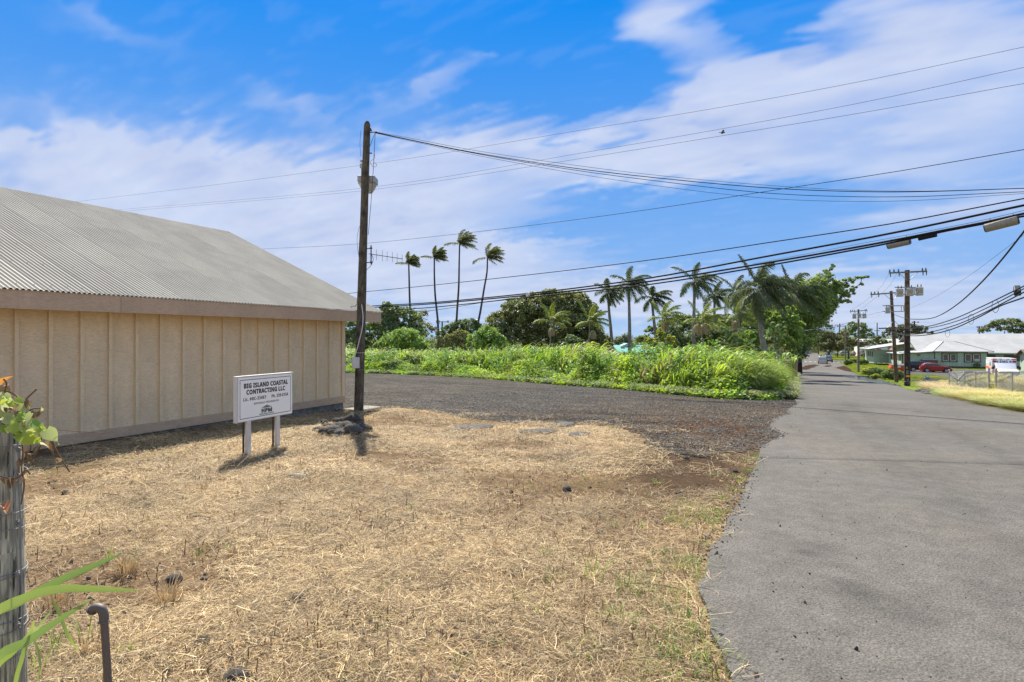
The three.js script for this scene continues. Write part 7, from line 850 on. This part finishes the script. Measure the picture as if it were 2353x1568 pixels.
  const dp = []; for (let i = 0; i < 420; i++) { const u = r(), p = G(2125 + u * 50, 884 + r() * 12 + u * 4); if (!inside(roadPoly, p.x, -p.z)) dp.push([p.x, -p.z]); } for (let i = 0; i < 140; i++) { const u = r(), p = G(2150 + u * 90, 896 + u * 10 + r() * 6); if (!inside(roadPoly, p.x, -p.z)) dp.push([p.x, -p.z]); }
  scatter('orange_dry_grass', 'orange-tan dry grass heap beside the water meter', 'grass', [clump(11, 24, 0.8), clump(12, 24, 1.0)], leafy(C(1, 1, 1), { clearcoat: 0 }), dp, ([x, d], m4, col) => { eu.set(0, r() * 6.28, 0); q.setFromEuler(eu); const s = 0.22 + r() * 0.3; m4.compose(V(x, ground(x, d) + 0.01, -d), q, V(s * 1.6, s, s * 1.6)); const k = 0.8 + r() * 0.4; col.setRGB(0.55 * k, 0.41 * k, 0.16 * k); });
  const wm = G(2129, 886), w = thing('water_meter', 'blue water valve on a rusty pipe in the orange grass', 'valve', wm.toArray()); part('pipe', bar([-0.3, -0.1, 0], [-0.3, 0.75, 0], 0.04), M.rusty, w); part('valve', [new THREE.SphereGeometry(0.16, 10, 8).translate(0.1, 0.62, 0), bar([-0.1, 0.6, 0], [0.4, 0.6, 0], 0.06), new THREE.TorusGeometry(0.15, 0.025, 6, 14).translate(0.1, 0.8, 0)], std({ color: C(0.06, 0.17, 0.32), roughness: 0.5 }), w);
  [[2117, 902, .35], [2126, 904, .3], [2134, 901, .28], [2122, 899, .3], [2146, 905, .2], [2130, 907, .22], [2065, 887, .15], [2055, 884, .18]].forEach(([x, y, s], i) => { const p = G(x, y); solo('rubble_stone', 'rubble stone dumped on the grass verge in front of the big dark pole', 'stone', stone(70 + i, s, s * 0.4, s * 0.7), lavaMat[1 + i % 2], [p.x, p.y + s * 0.15, p.z], i, 'rubble on the right verge'); });
  const wb = G(2149, 898); solo('white_block', 'white concrete block lying on the right verge', 'block', rbox(0.5, 0.16, 0.25, 0.02), M.white, [wb.x, wb.y + 0.08, wb.z], 0.2);
}
// ---------- utility poles on the right ----------
function upole(label, px, baseRow, topRow, d, r0, r1, mat, o = {}) {
  const X = (px - CX) / F * d, g = onGround(X, d), t = thing('utility_pole', label, 'utility pole', g.toArray(), 0, 'utility poles'), lean = o.leanPx ? o.leanPx * d / F : 0, h = P(px, topRow, d).y - g.y, k = d / F; t.userData.top = h;
  part('shaft', taper([[0, -0.4, 0, r0], [lean * 0.5, h * 0.5, 0, (r0 + r1) / 2], [lean, h, 0, r1]], 12, 10), mat, t);
  const on = (row) => P(px, row, d).y - g.y, lx = (y) => lean * y / h;
  for (const [row, l, rr, tilt, low] of o.arms ?? []) { const y = on(row), c = lx(y), A = [c - l * k, y - tilt * k, 0.16], B = [c + rr * k, y + tilt * k, 0.16]; const arm = part('crossarm', metre(slab([[A[0], A[1] + 0.06, A[2]], [A[0], A[1] - 0.06, A[2]], [B[0], B[1] - 0.06, B[2]], [B[0], B[1] + 0.06, B[2]]], 0.1)), low ? M.poleFar : M.poleGrey, t); part('brace', [bar([c, y - 0.75 * (low ? -1 : 1), 0.1], [c - 0.75, y - 0.05, 0.12], 0.02), bar([c, y - 0.75 * (low ? -1 : 1), 0.1], [c + 0.75, y - 0.05, 0.12], 0.02)], M.galv, t); if (!low) for (const u of [0.02, 0.13, 0.25, 0.88, 0.97]) { const ix = lerp(A[0], B[0], u), iy = lerp(A[1], B[1], u); part('insulator', [cyl(0.05, 0.07, 0.12, ix, iy + 0.13, 0.12, 8), cyl(0.035, 0.05, 0.10, ix, iy + 0.23, 0.12, 8), ...(u > 0.1 && u < 0.2 ? [] : [cyl(0.045, 0.03, 0.3, ix + 0.04, iy - 0.18, 0.14, 8)])], M.ceramic, t); } }
  for (const [cx, row, w, hh] of o.cans ?? []) { const y = on(row), r = w * k / 2, x = (cx - px) * k, H2 = hh * k, z = 0.3; const can = part('transformer', [cyl(r, r * 0.96, H2, x, y, z, 18), cyl(r * 0.3, r * 1.03, r * 0.2, x, y + H2 / 2 + r * 0.1, z, 18)], M.greyPaint, t); part('bushing', [cyl(0.03, 0.05, 0.25, x - r * 0.5, y + H2 / 2 + 0.14, z, 6), cyl(0.03, 0.05, 0.25, x + r * 0.5, y + H2 / 2 + 0.14, z, 6)], M.ceramic, can); if (o.decal) part('warning_label', new THREE.CylinderGeometry(r * 1.012, r * 1.012, H2 * 0.36, 10, 1, true, -0.75, 0.9).translate(x, y + H2 * 0.02, z), std({ color: C(0.38, 0.27, 0.12), roughness: 0.6 }), can); }
  if (o.rack) { const [r1r, r2r, l, rr] = o.rack, y1 = on(r1r), y2 = on(r2r); part('mounting_rack', [box((l + rr) * k, 0.08, 0.08, (rr - l) / 2 * k, y1, 0.1), box((l + rr) * k, 0.08, 0.08, (rr - l) / 2 * k, y2, 0.1), bar([-l * 0.5 * k, y1, 0.1], [-l * 0.5 * k, y2, 0.1], 0.03), bar([rr * 0.5 * k, y1, 0.1], [rr * 0.5 * k, y2, 0.1], 0.03)], o.rackMat ?? M.galv, t); }
  if (o.extra) o.extra(t, on, k);
  return t;
}
upole('big dark utility pole with three pale transformers and an orange tag beside the road', 2085, 887, 621, 46, 0.215, 0.17, M.poleFar, { arms: [[626, 44, 43, 2]], cans: [[2062, 674, 15, 17], [2085, 672.5, 15.5, 17.5], [2107, 671, 15.5, 18]], rack: [661, 677, 30, 30], decal: true, extra: (t, on) => { part('tar_base', taper([[0, -0.3, 0, 0.222], [0, on(760), 0, 0.206]], 12, 4), M.poleDark, t); part('orange_tag', new THREE.CylinderGeometry(0.226, 0.226, 0.14, 12, 1, true, -1.0, 1.3).translate(0, on(864.5), 0), std({ color: C(0.85, 0.34, 0.02), roughness: 0.6 }), t); part('ground_wire', new THREE.TorusGeometry(0.226, 0.008, 5, 18).rotateX(Math.PI / 2).translate(0, on(877), 0), M.galv, t);
  const cv = document.createElement('canvas'); cv.width = 256; cv.height = 512; const c = cv.getContext('2d'); c.clearRect(0, 0, 256, 512); c.fillStyle = '#c9c4ba'; c.strokeStyle = '#c9c4ba'; c.lineWidth = 12; c.lineCap = 'round'; const L = (p) => { c.beginPath(); p.forEach(([x, y], i) => i ? c.lineTo(x, y) : c.moveTo(x, y)); c.stroke(); }; L([[90, 70], [70, 100], [100, 125], [125, 100], [95, 68]]); L([[80, 180], [78, 290]]); L([[80, 182], [120, 195], [112, 225], [80, 235], [122, 290]]); L([[170, 175], [172, 285]]); L([[185, 430], [120, 465], [190, 490]]); const m = new THREE.CanvasTexture(cv); m.colorSpace = THREE.SRGBColorSpace; part('chalk_marks', new THREE.CylinderGeometry(0.224, 0.226, 1.35, 12, 1, true, -1.15, 1.3).translate(0, on(856) - 0.05, 0), std({ map: m, transparent: true, alphaTest: 0.5, roughness: 0.9 }), t); } });
upole('slimmer leaning brown utility pole with two transformers and a lower crossarm', 2061, 877, 669, 57, 0.185, 0.13, M.poleFar, { leanPx: -13, arms: [[675, 49, 20, 2.5], [754, 35, 30, 1.2, 1]], cans: [[2036, 714, 10, 13.5], [2077, 710, 9.5, 14]], rack: [703, 716, 34, 18], rackMat: M.rusty });
upole('pale grey utility pole with three small transformers behind the hedges', 1973, 860, 711, 97, 0.19, 0.15, M.poleGrey, { arms: [[715, 20, 19, 1.3], [786, 12, 12, 0, 1]], cans: [[1961, 728, 8, 10], [1972.5, 727, 7.5, 10], [1984.5, 727, 8, 10]], rack: [723, 731, 15, 15] });
upole('plain weathered utility pole with one crossarm at the street corner', 1943, 824, 748, 140, 0.18, 0.15, M.poleGrey, { arms: [[750, 20, 14, 0.4]] });
upole('dark leaning utility pole far down the street with a crossarm', 1925, 815, 744, 195, 0.18, 0.15, M.poleDark, { leanPx: 5, arms: [[747, 12, 8, 1]] });
upole('tall thick pole standing among the ironwood trees', 1881, 812, 754, 230, 0.22, 0.2, M.poleFar);
upole('short dark pole with an orange band on the left side of the far road', 1857, 815, 785, 232, 0.18, 0.15, M.poleDark, { arms: [[788, 5, 5, 0]] });
upole('dark pole with insulators behind the roof of the green building', 2102, 820, 738, 152, 0.2, 0.16, M.poleDark, { arms: [[741, 7, 9, 0.3]] });
upole('small pole with one transformer behind the umbrella-shaped tree', 2251, 812, 750, 155, 0.18, 0.15, M.poleDark, { arms: [[752, 7, 6, 0.3]], cans: [[2247, 760, 5, 7]] });
upole('small weathered pole with a white transformer behind the coconut palms', 1016, 800, 739, 100, 0.14, 0.12, M.poleDark, { arms: [[740, 14, 16, 0]], cans: [[1012, 765, 8, 11], [1020, 765, 8, 11]] });
{ const d = 300, g = onGround((2016 - CX) / F * d, d), t = thing('radio_mast', 'thin dark radio mast rising behind the trees', 'mast', g.toArray()), h = P(2016, 742, d).y - g.y; part('mast', taper([[0, -1, 0, 0.4], [0, h, 0, 0.2]], 6, 3), M.poleDark, t); part('crossarm', box(3, 0.25, 0.25, 0, h * 0.72, 0), M.poleDark, t); }
{ const d = 92, g = onGround((1684 - CX) / F * d, d), t = thing('street_lamp', 'pale street lamp with a long arm half hidden behind the flowering palms', 'street lamp', g.toArray()), h = P(1684, 727, d).y - g.y, k = d / F; part('post', bar([0, -0.2, 0], [0, h, 0], 0.09, 8), M.galv, t); part('arm', tube([[0, h - 0.9, 0], [-1.2, h - 0.3, 0], [-2.4, h + 0.15, 0]], 0.05, 12, 6), M.white, t); part('lamp_head', rbox(0.7, 0.14, 0.28, 0.05, -2.7, h + 0.18, 0), M.white, t); part('lamp_head', rbox(0.5, 0.2, 0.28, 0.06, -0.25, h, 0), M.white, t); }

// ---------- two people far off ----------
function person(label, px, py, turn, o) {
  const p = G(px, py), S = 0.0225, N = 80, half = N * S / 2, bones = o.bones, q = V();
  const mc = new MarchingCubes(N, new THREE.MeshBasicMaterial(), false, false, 200000); mc.isolation = 0;
  const sd = (x, y, z) => { let acc = 1e3; for (const [a, b, ra, rb] of bones) { const bx = b[0] - a[0], by = b[1] - a[1], bz = b[2] - a[2], L = bx * bx + by * by + bz * bz, t = L ? clamp(((x - a[0]) * bx + (y - a[1]) * by + (z - a[2]) * bz) / L) : 0, dd = Math.hypot(x - a[0] - bx * t, y - a[1] - by * t, z - a[2] - bz * t) - lerp(ra, rb, t), k = 0.035, h = clamp(0.5 + 0.5 * (acc - dd) / k); acc = lerp(acc, dd, h) - k * h * (1 - h); } return acc; };
  for (let k = 0; k < N; k++) for (let j = 0; j < N; j++) for (let i = 0; i < N; i++) mc.field[k * N * N + j * N + i] = -sd((i - N / 2) * S, (j - N / 2) * S + 0.88, (k - N / 2) * S);
  mc.update(); const n = mc.count, pos = new Float32Array(mc.positionArray.subarray(0, n * 3)), nor = new Float32Array(mc.normalArray.subarray(0, n * 3)), col = new Float32Array(n * 3);
  for (let i = 0; i < n; i++) { const x = pos[i * 3] * half, y = pos[i * 3 + 1] * half + 0.88, z = pos[i * 3 + 2] * half; pos[i * 3] = x; pos[i * 3 + 1] = y; pos[i * 3 + 2] = z; const c = o.tone(x, y, z); col.set(c, i * 3); }
  const g = new THREE.BufferGeometry(); g.setAttribute('position', new THREE.BufferAttribute(pos, 3)); g.setAttribute('normal', new THREE.BufferAttribute(nor, 3)); g.setAttribute('color', new THREE.BufferAttribute(col, 3));
  return solo('person', label, 'person', g, std({ vertexColors: true, roughness: 0.85 }), [p.x, p.y + 0.01, p.z], turn);
}
const hands = (x, y, z, s) => [[[x, y, z], [x, y - 0.09, z + 0.01], 0.028, 0.024], ...[-1, 0, 1, 2].map((k) => [[x, y - 0.09, z + (k - 0.5) * 0.018], [x - s * 0.01, y - 0.17 - (k === 1 ? 0.01 : 0), z + (k - 0.5) * 0.024], 0.010, 0.008]), [[x, y - 0.03, z + 0.03], [x - s * 0.01, y - 0.09, z + 0.055], 0.011, 0.009]];
const figure = (step, swing) => [[[0, 1.58, 0.01], [0, 1.66, 0.0], 0.085, 0.092], [[0, 1.45, 0], [0, 1.56, 0.01], 0.055, 0.052], [[0, 1.12, 0], [0, 1.38, 0], 0.135, 0.15], [[-0.15, 1.40, 0], [0.15, 1.40, 0], 0.065, 0.065], [[0, 0.92, 0], [0, 1.12, 0], 0.15, 0.13], [[-0.09, 0.92, 0], [-0.10, 0.5, step * 0.16], 0.095, 0.062], [[-0.10, 0.5, step * 0.16], [-0.10, 0.09, step * 0.20 - Math.abs(step) * 0.1], 0.06, 0.042], [[-0.10, 0.05, step * 0.20 - Math.abs(step) * 0.12], [-0.11, 0.04, step * 0.20 + 0.14], 0.045, 0.035], [[0.09, 0.92, 0], [0.10, 0.5, -step * 0.10], 0.095, 0.062], [[0.10, 0.5, -step * 0.10], [0.10, 0.09, -step * 0.30], 0.06, 0.042], [[0.10, 0.05, -step * 0.32], [0.11, 0.04, -step * 0.30 + 0.14], 0.045, 0.035], [[-0.20, 1.38, 0], [-0.25, 1.10, -swing * 0.1], 0.05, 0.04], [[-0.25, 1.10, -swing * 0.1], [-0.26, 0.86, swing * 0.05], 0.038, 0.028], [[0.20, 1.38, 0], [0.25, 1.10, swing * 0.1], 0.05, 0.04], [[0.25, 1.10, swing * 0.1], [0.26, 0.86, swing * 0.18], 0.038, 0.028], ...hands(-0.26, 0.86, swing * 0.05, -1), ...hands(0.26, 0.86, swing * 0.18, 1), [[0, 1.62, 0.09], [0, 1.60, 0.105], 0.014, 0.014]];
const dress = (shirt, legs, skin, hair, shorts) => (x, y, z) => y > 1.64 || (y > 1.55 && z < -0.03) ? hair : y > 1.45 ? skin : Math.abs(x) > 0.215 && y < 1.22 ? skin : y > 0.95 ? shirt : y > (shorts ? 0.52 : 0.1) ? legs : y > 0.1 ? skin : [0.05, 0.045, 0.04];
person('person in a dark shirt and pale shorts standing on the lawn by the green building', 2014.5, 835.4, 0.4, { bones: figure(0.15, 0.2), tone: dress([0.03, 0.03, 0.035], [0.42, 0.40, 0.36], [0.22, 0.12, 0.075], [0.02, 0.016, 0.013], true) });
person('person in a white shirt and dark trousers striding along the far road', 1887, 822.5, 1.5, { bones: figure(1.0, 1.0), tone: dress([0.6, 0.6, 0.58], [0.05, 0.05, 0.06], [0.25, 0.14, 0.09], [0.02, 0.016, 0.013]) });
// ---------- overhead lines: each hangs in an upright plane between a near and a far point ----------
// pts: [column, row] along the line; dA and dB: distances at the first and last of them
function line(name, label, pts, dA, dB, r, mat, group, more = [0, 0], rad = 5) {
  const f = pts[0], l = pts[pts.length - 1], A = P(f[0], f[1], dA), B = P(l[0], l[1], dB), out = [];
  for (const [px, py] of pts) { const k = (px - CX) / F, t = (k * -A.z - A.x) / ((B.x - A.x) + k * (B.z - A.z)), d = -(A.z + (B.z - A.z) * t); out.push(P(px, py, d)); }
  const ext = (p, q, m) => p.clone().add(p.clone().sub(q).normalize().multiplyScalar(m));
  if (more[0]) out.unshift(ext(out[0], out[1], more[0])); if (more[1]) out.push(ext(out[out.length - 1], out[out.length - 2], more[1]));
  const o = out[0].clone(), g = tube(out.map((p) => p.clone().sub(o)), r, 90, rad); solo(name, label, 'cable', g, mat, o.toArray(), 0, group); return out;
}
const cable = phys({ color: C(0.018, 0.018, 0.02), roughness: 0.8, specularIntensity: 0.3 }), thin = phys({ color: C(0.06, 0.062, 0.068), roughness: 1, specularIntensity: 0 }), pale = std({ color: C(0.34, 0.34, 0.34), roughness: 0.5, metalness: 0.3 });
line('power_line', 'highest single thin wire crossing the whole sky', [[205, 460], [500, 424], [825, 380.5], [1000, 355], [1300, 305], [1660, 246], [2000, 183], [2353, 108]], 70, 22, 0.008, thin, null, [30, 25]);
line('power_line', 'upper wire of the thin pair crossing the sky', [[320, 478], [600, 455], [820, 434], [1000, 410], [1300, 358], [1660, 296], [2000, 232], [2353, 155]], 70, 20, 0.0075, thin, null, [30, 25]);
line('power_line', 'lower wire of the thin pair crossing the sky', [[340, 481], [600, 460], [820, 440], [1000, 417], [1300, 370], [1660, 312], [2000, 256], [2330, 196], [2353, 192]], 70, 19, 0.0075, thin, null, [30, 25]);
line('service_drop', 'main black service cable sagging from the top of the leaning pole', [[862, 304], [960, 325], [1080, 349], [1300, 384], [1500, 408], [1764, 432], [1950, 440], [2100, 441], [2353, 433]], PD, 10.5, 0.0085, cable, null, [0, 12]);
line('service_drop', 'second service wire parting from the leaning pole below the main one', [[862, 305], [960, 326], [1080, 350.5], [1300, 388], [1500, 415], [1764, 444], [1950, 452], [2100, 452], [2353, 441]], PD, 10.5, 0.0065, cable, null, [0, 12]);
line('service_drop', 'lowest thin service wire leaving the leaning pole', [[862, 306], [960, 328], [1080, 354], [1300, 395], [1500, 426], [1764, 456], [1950, 463], [2100, 461], [2353, 445]], PD, 10.5, 0.004, thin, null, [0, 12]);
line('service_drop', 'uppermost thin service wire leaving the leaning pole', [[862, 303], [960, 321], [1080, 344], [1300, 377], [1500, 402], [1764, 426], [1950, 437], [2100, 439.5], [2353, 433.5]], PD, 10.6, 0.004, thin, null, [0, 12]);
line('power_line', 'single black wire crossing behind the leaning pole at mid height', [[600, 572.5], [820, 561], [1050, 538], [1300, 508], [1550, 473], [1780, 437], [2050, 396], [2353, 344]], 60, 17, 0.012, cable, null, [25, 25]);
line('telephone_cable', 'single black cable above the heavy bundles', [[795, 675], [1000, 655], [1300, 622], [1550, 590], [1764, 558], [2050, 514], [2353, 456.5]], 36, 14, 0.017, cable, null, [25, 18]);
line('telephone_cable', 'upper heavy twisted cable bundle across the driveway', [[862, 703], [1000, 695], [1210, 675], [1300, 665], [1500, 638], [1764, 589], [2050, 536], [2353, 472]], 36, 14, 0.030, cable, null, [25, 18], 7);
line('telephone_cable', 'middle heavy cable of the bundle carrying the small splice case', [[862, 706.5], [1000, 698], [1210, 679], [1300, 670], [1500, 646], [1764, 604], [2040, 555], [2150, 533], [2260, 512], [2353, 491]], 36, 14, 0.030, cable, null, [25, 18], 7);
line('telephone_cable', 'lowest heavy cable of the bundle below the small splice case', [[880, 714], [1000, 706], [1210, 684], [1300, 675], [1500, 653], [1764, 610.5], [1950, 577], [2060, 556], [2150, 536], [2353, 497]], 36, 14, 0.026, cable, null, [25, 18], 7);
line('telephone_cable', 'thin support strand running along the middle cable', [[1820, 590], [2000, 556], [2150, 528], [2260, 506], [2353, 484]], 20.8, 13.95, 0.006, thin, null, [2, 18]);
line('telephone_cable', 'thin lower cable joining the bundle near its tie', [[873, 726], [1000, 713], [1100, 697], [1213, 680]], 35.7, 27.5, 0.014, cable, null, [22, 0]);
{
  const split = (x, y, len, r, d, l, dx, dy) => { const A = P(x - dx, y + dy, d + 0.55 * len), B = P(x + dx, y - dy, d - 0.55 * len), o = A.clone().add(B).multiplyScalar(0.5), u = B.clone().sub(A).normalize(), L = A.distanceTo(B), s = thing('splice_case', l, 'cable splice', o.toArray()), m = std({ color: C(0.36, 0.33, 0.255), roughness: 0.6, map: rep(paintMap, 2) }), q = new THREE.Quaternion().setFromUnitVectors(V(0, 1, 0), u); part('case', new THREE.CylinderGeometry(r, r, L, 20).applyQuaternion(q), m, s); for (let k = 0; k <= 6; k++) part('band', new THREE.CylinderGeometry(r * 1.03, r * 1.03, 0.014, 20).translate(0, (k / 6 - 0.5) * L * 0.96, 0).applyQuaternion(q), m, s); part('end_cap', [new THREE.CylinderGeometry(r * 0.94, r * 0.94, 0.03, 18).translate(0, -L / 2 - 0.005, 0).applyQuaternion(q), new THREE.CylinderGeometry(r * 0.94, r * 0.94, 0.03, 18).translate(0, L / 2 + 0.005, 0).applyQuaternion(q)], M.black, s); part('hanger', [-0.35, 0.35].map((k) => bar(u.clone().multiplyScalar(k * L).add(V(0, r * 0.8, 0)), u.clone().multiplyScalar(k * L).add(V(0, r + 0.10, 0)), 0.012)), M.galv, s); part('seam', bar(u.clone().multiplyScalar(-L / 2).add(V(0, -r, 0.02)), u.clone().multiplyScalar(L / 2).add(V(0, -r, 0.02)), 0.012), m, s); };
  split(2302, 515, 0.42, 0.105, 14.3, 'large ribbed grey splice case hanging under the cables over the road', 38, 9.5);
  split(2066, 560, 0.40, 0.095, 17.6, 'smaller ribbed grey splice case hanging under the cables', 25, 5.5);
  const A = P(2112, 549, 16.9), B = P(2152, 540, 16.5); solo('cable_joint', 'black tapered cable joint beside the smaller splice case', 'cable splice', bar(V(0, 0, 0), B.clone().sub(A), 0.06, 12), cable, A.toArray());
  const t = P(1213, 677, 24.8); solo('cable_tie', 'pale tie wrapped round the cable bundle', 'tie', new THREE.CylinderGeometry(0.09, 0.09, 0.10, 12).rotateZ(Math.PI / 2).rotateY(0.8), M.whiteWire, t.toArray());
}
line('service_drop', 'twisted black service cable drooping from the slimmer pole to the upper right', [[2053, 722], [2078, 731], [2105, 734], [2150, 729], [2200, 700], [2250, 655], [2300, 600], [2353, 533]], 57, 14, 0.022, cable, null, [0, 12], 6);
[['upper black cable of the sagging group right of the slimmer pole', [[2040, 758], [2075, 755], [2120, 753], [2190, 734], [2250, 708], [2353, 658]], 0.035], ['second cable of the sagging group right of the slimmer pole', [[2042, 760], [2080, 758], [2130, 755], [2200, 738], [2260, 712], [2353, 664]], 0.03], ['third cable of the sagging group right of the slimmer pole', [[2044, 763], [2090, 769], [2140, 763], [2200, 746], [2260, 720], [2353, 672]], 0.035], ['lowest cable of the sagging group right of the slimmer pole', [[2040, 760], [2080, 771], [2130, 770], [2190, 756], [2250, 729], [2300, 703], [2353, 684]], 0.04]].forEach(([l, p, r]) => line('telephone_cable', l, p, 56, 20, r * 0.75, cable, null, [0, 15], 6));
{ const mk = (x, y, d, s) => new THREE.TorusGeometry(s, 0.012, 5, 20).scale(0.55, 1, 1).translate(...P(x, y, d).toArray()); for (const [x, y, d] of [[2232, 734, 32], [2288, 704, 25], [2178, 766, 39]]) { const p = P(x, y, d); solo('cable_loop', 'small slack loop hanging under the sagging cables at the right', 'cable', mk(x, y, d, 0.28).translate(-p.x, -p.y, -p.z), cable, p.toArray(), 0, 'slack loops under the cables'); } solo('cable_terminal', 'black terminal box clipped to the sagging cables', 'terminal box', rbox(0.6, 0.22, 0.2, 0.04).rotateZ(0.4), M.black, P(2338, 668, 21).toArray(), 0.9); }
line('power_line', 'long wire sagging over the road from the slimmer pole to the trees', [[2050, 712], [2000, 723], [1960, 738], [1915, 752], [1875, 757], [1830, 759], [1770, 758]], 57, 60, 0.018, pale, null, [0, 4]);
line('power_line', 'fainter second wire from the slimmer pole to the trees', [[2052, 718], [1985, 732], [1920, 750], [1880, 756]], 57, 66, 0.010, pale, null, [0, 6]);
line('power_line', 'thin wire rising from the big dark pole to the upper right', [[2085, 712], [2150, 682], [2230, 632], [2300, 580], [2353, 540]], 46, 20, 0.006, thin, null, [0, 14]);
line('power_line', 'thin primary wire between the first crossarm tips of the two near poles', [[2044, 628], [2028, 655], [2012, 672]], 46, 57, 0.007, thin); line('power_line', 'second thin primary wire between the two near poles', [[2062, 628], [2046, 655], [2030, 672]], 46, 57, 0.007, thin);
line('power_line', 'thin primary wire from the slimmer pole on to the grey pole', [[2012, 672], [1985, 695], [1955, 713]], 57, 97, 0.010, thin); line('power_line', 'second thin primary wire from the slimmer pole on to the grey pole', [[2030, 672], [2005, 690], [1978, 712]], 57, 97, 0.010, thin);
[['slack telephone cable from the slimmer pole down towards the grey pole', [[2040, 760], [2015, 785], [1990, 799], [1973, 788]]], ['second slack telephone cable from the slimmer pole to the grey pole', [[2038, 761], [2000, 783], [1973, 786]]], ['slack cable between the grey pole and the street corner pole', [[1973, 787], [1960, 797], [1943, 785]]]].forEach(([l, p], i) => line('telephone_cable', l, p, i === 2 ? 97 : 57, i === 2 ? 140 : 97, 0.03, i === 1 ? pale : cable));
line('power_line', 'faint wire between the dark tree and the small pole behind the coconut palms', [[873, 735], [945, 738], [1016, 740], [1100, 738]], 100, 100, 0.012, pale, null, [10, 8]);
[['far thin horizontal wire above the green building roof', [[2040, 765], [2102, 742], [2251, 753], [2353, 745]], 152], ['lower far horizontal wire above the green building roof', [[1985, 768], [2102, 748], [2251, 757], [2353, 751]], 155]].forEach(([l, p, d]) => line('power_line', l, p, d, d, 0.016, pale, null, [0, 20]));
{ const b = P(1660, 305, 24), g = new THREE.SphereGeometry(0.05, 8, 6).scale(1.5, 0.9, 1); const o = thing('bird', 'small bird flying beside the thin pair of wires', 'bird', b.toArray()); part('body', [g, new THREE.SphereGeometry(0.03, 6, 5).translate(0.09, 0.02, 0), quads([[[-0.05, 0, 0.02], [-0.14, 0, 0.04], [-0.14, 0, -0.04], [-0.05, 0, -0.02]]])], M.umber, o); for (const s of [-1, 1]) part('wing', quads([[[0.05, 0.01, s * 0.03], [0.02, 0.05, s * 0.16], [-0.04, 0.06, s * 0.2], [-0.05, 0.01, s * 0.03]]]), M.umber, o); }

renderer.render(scene, camera);
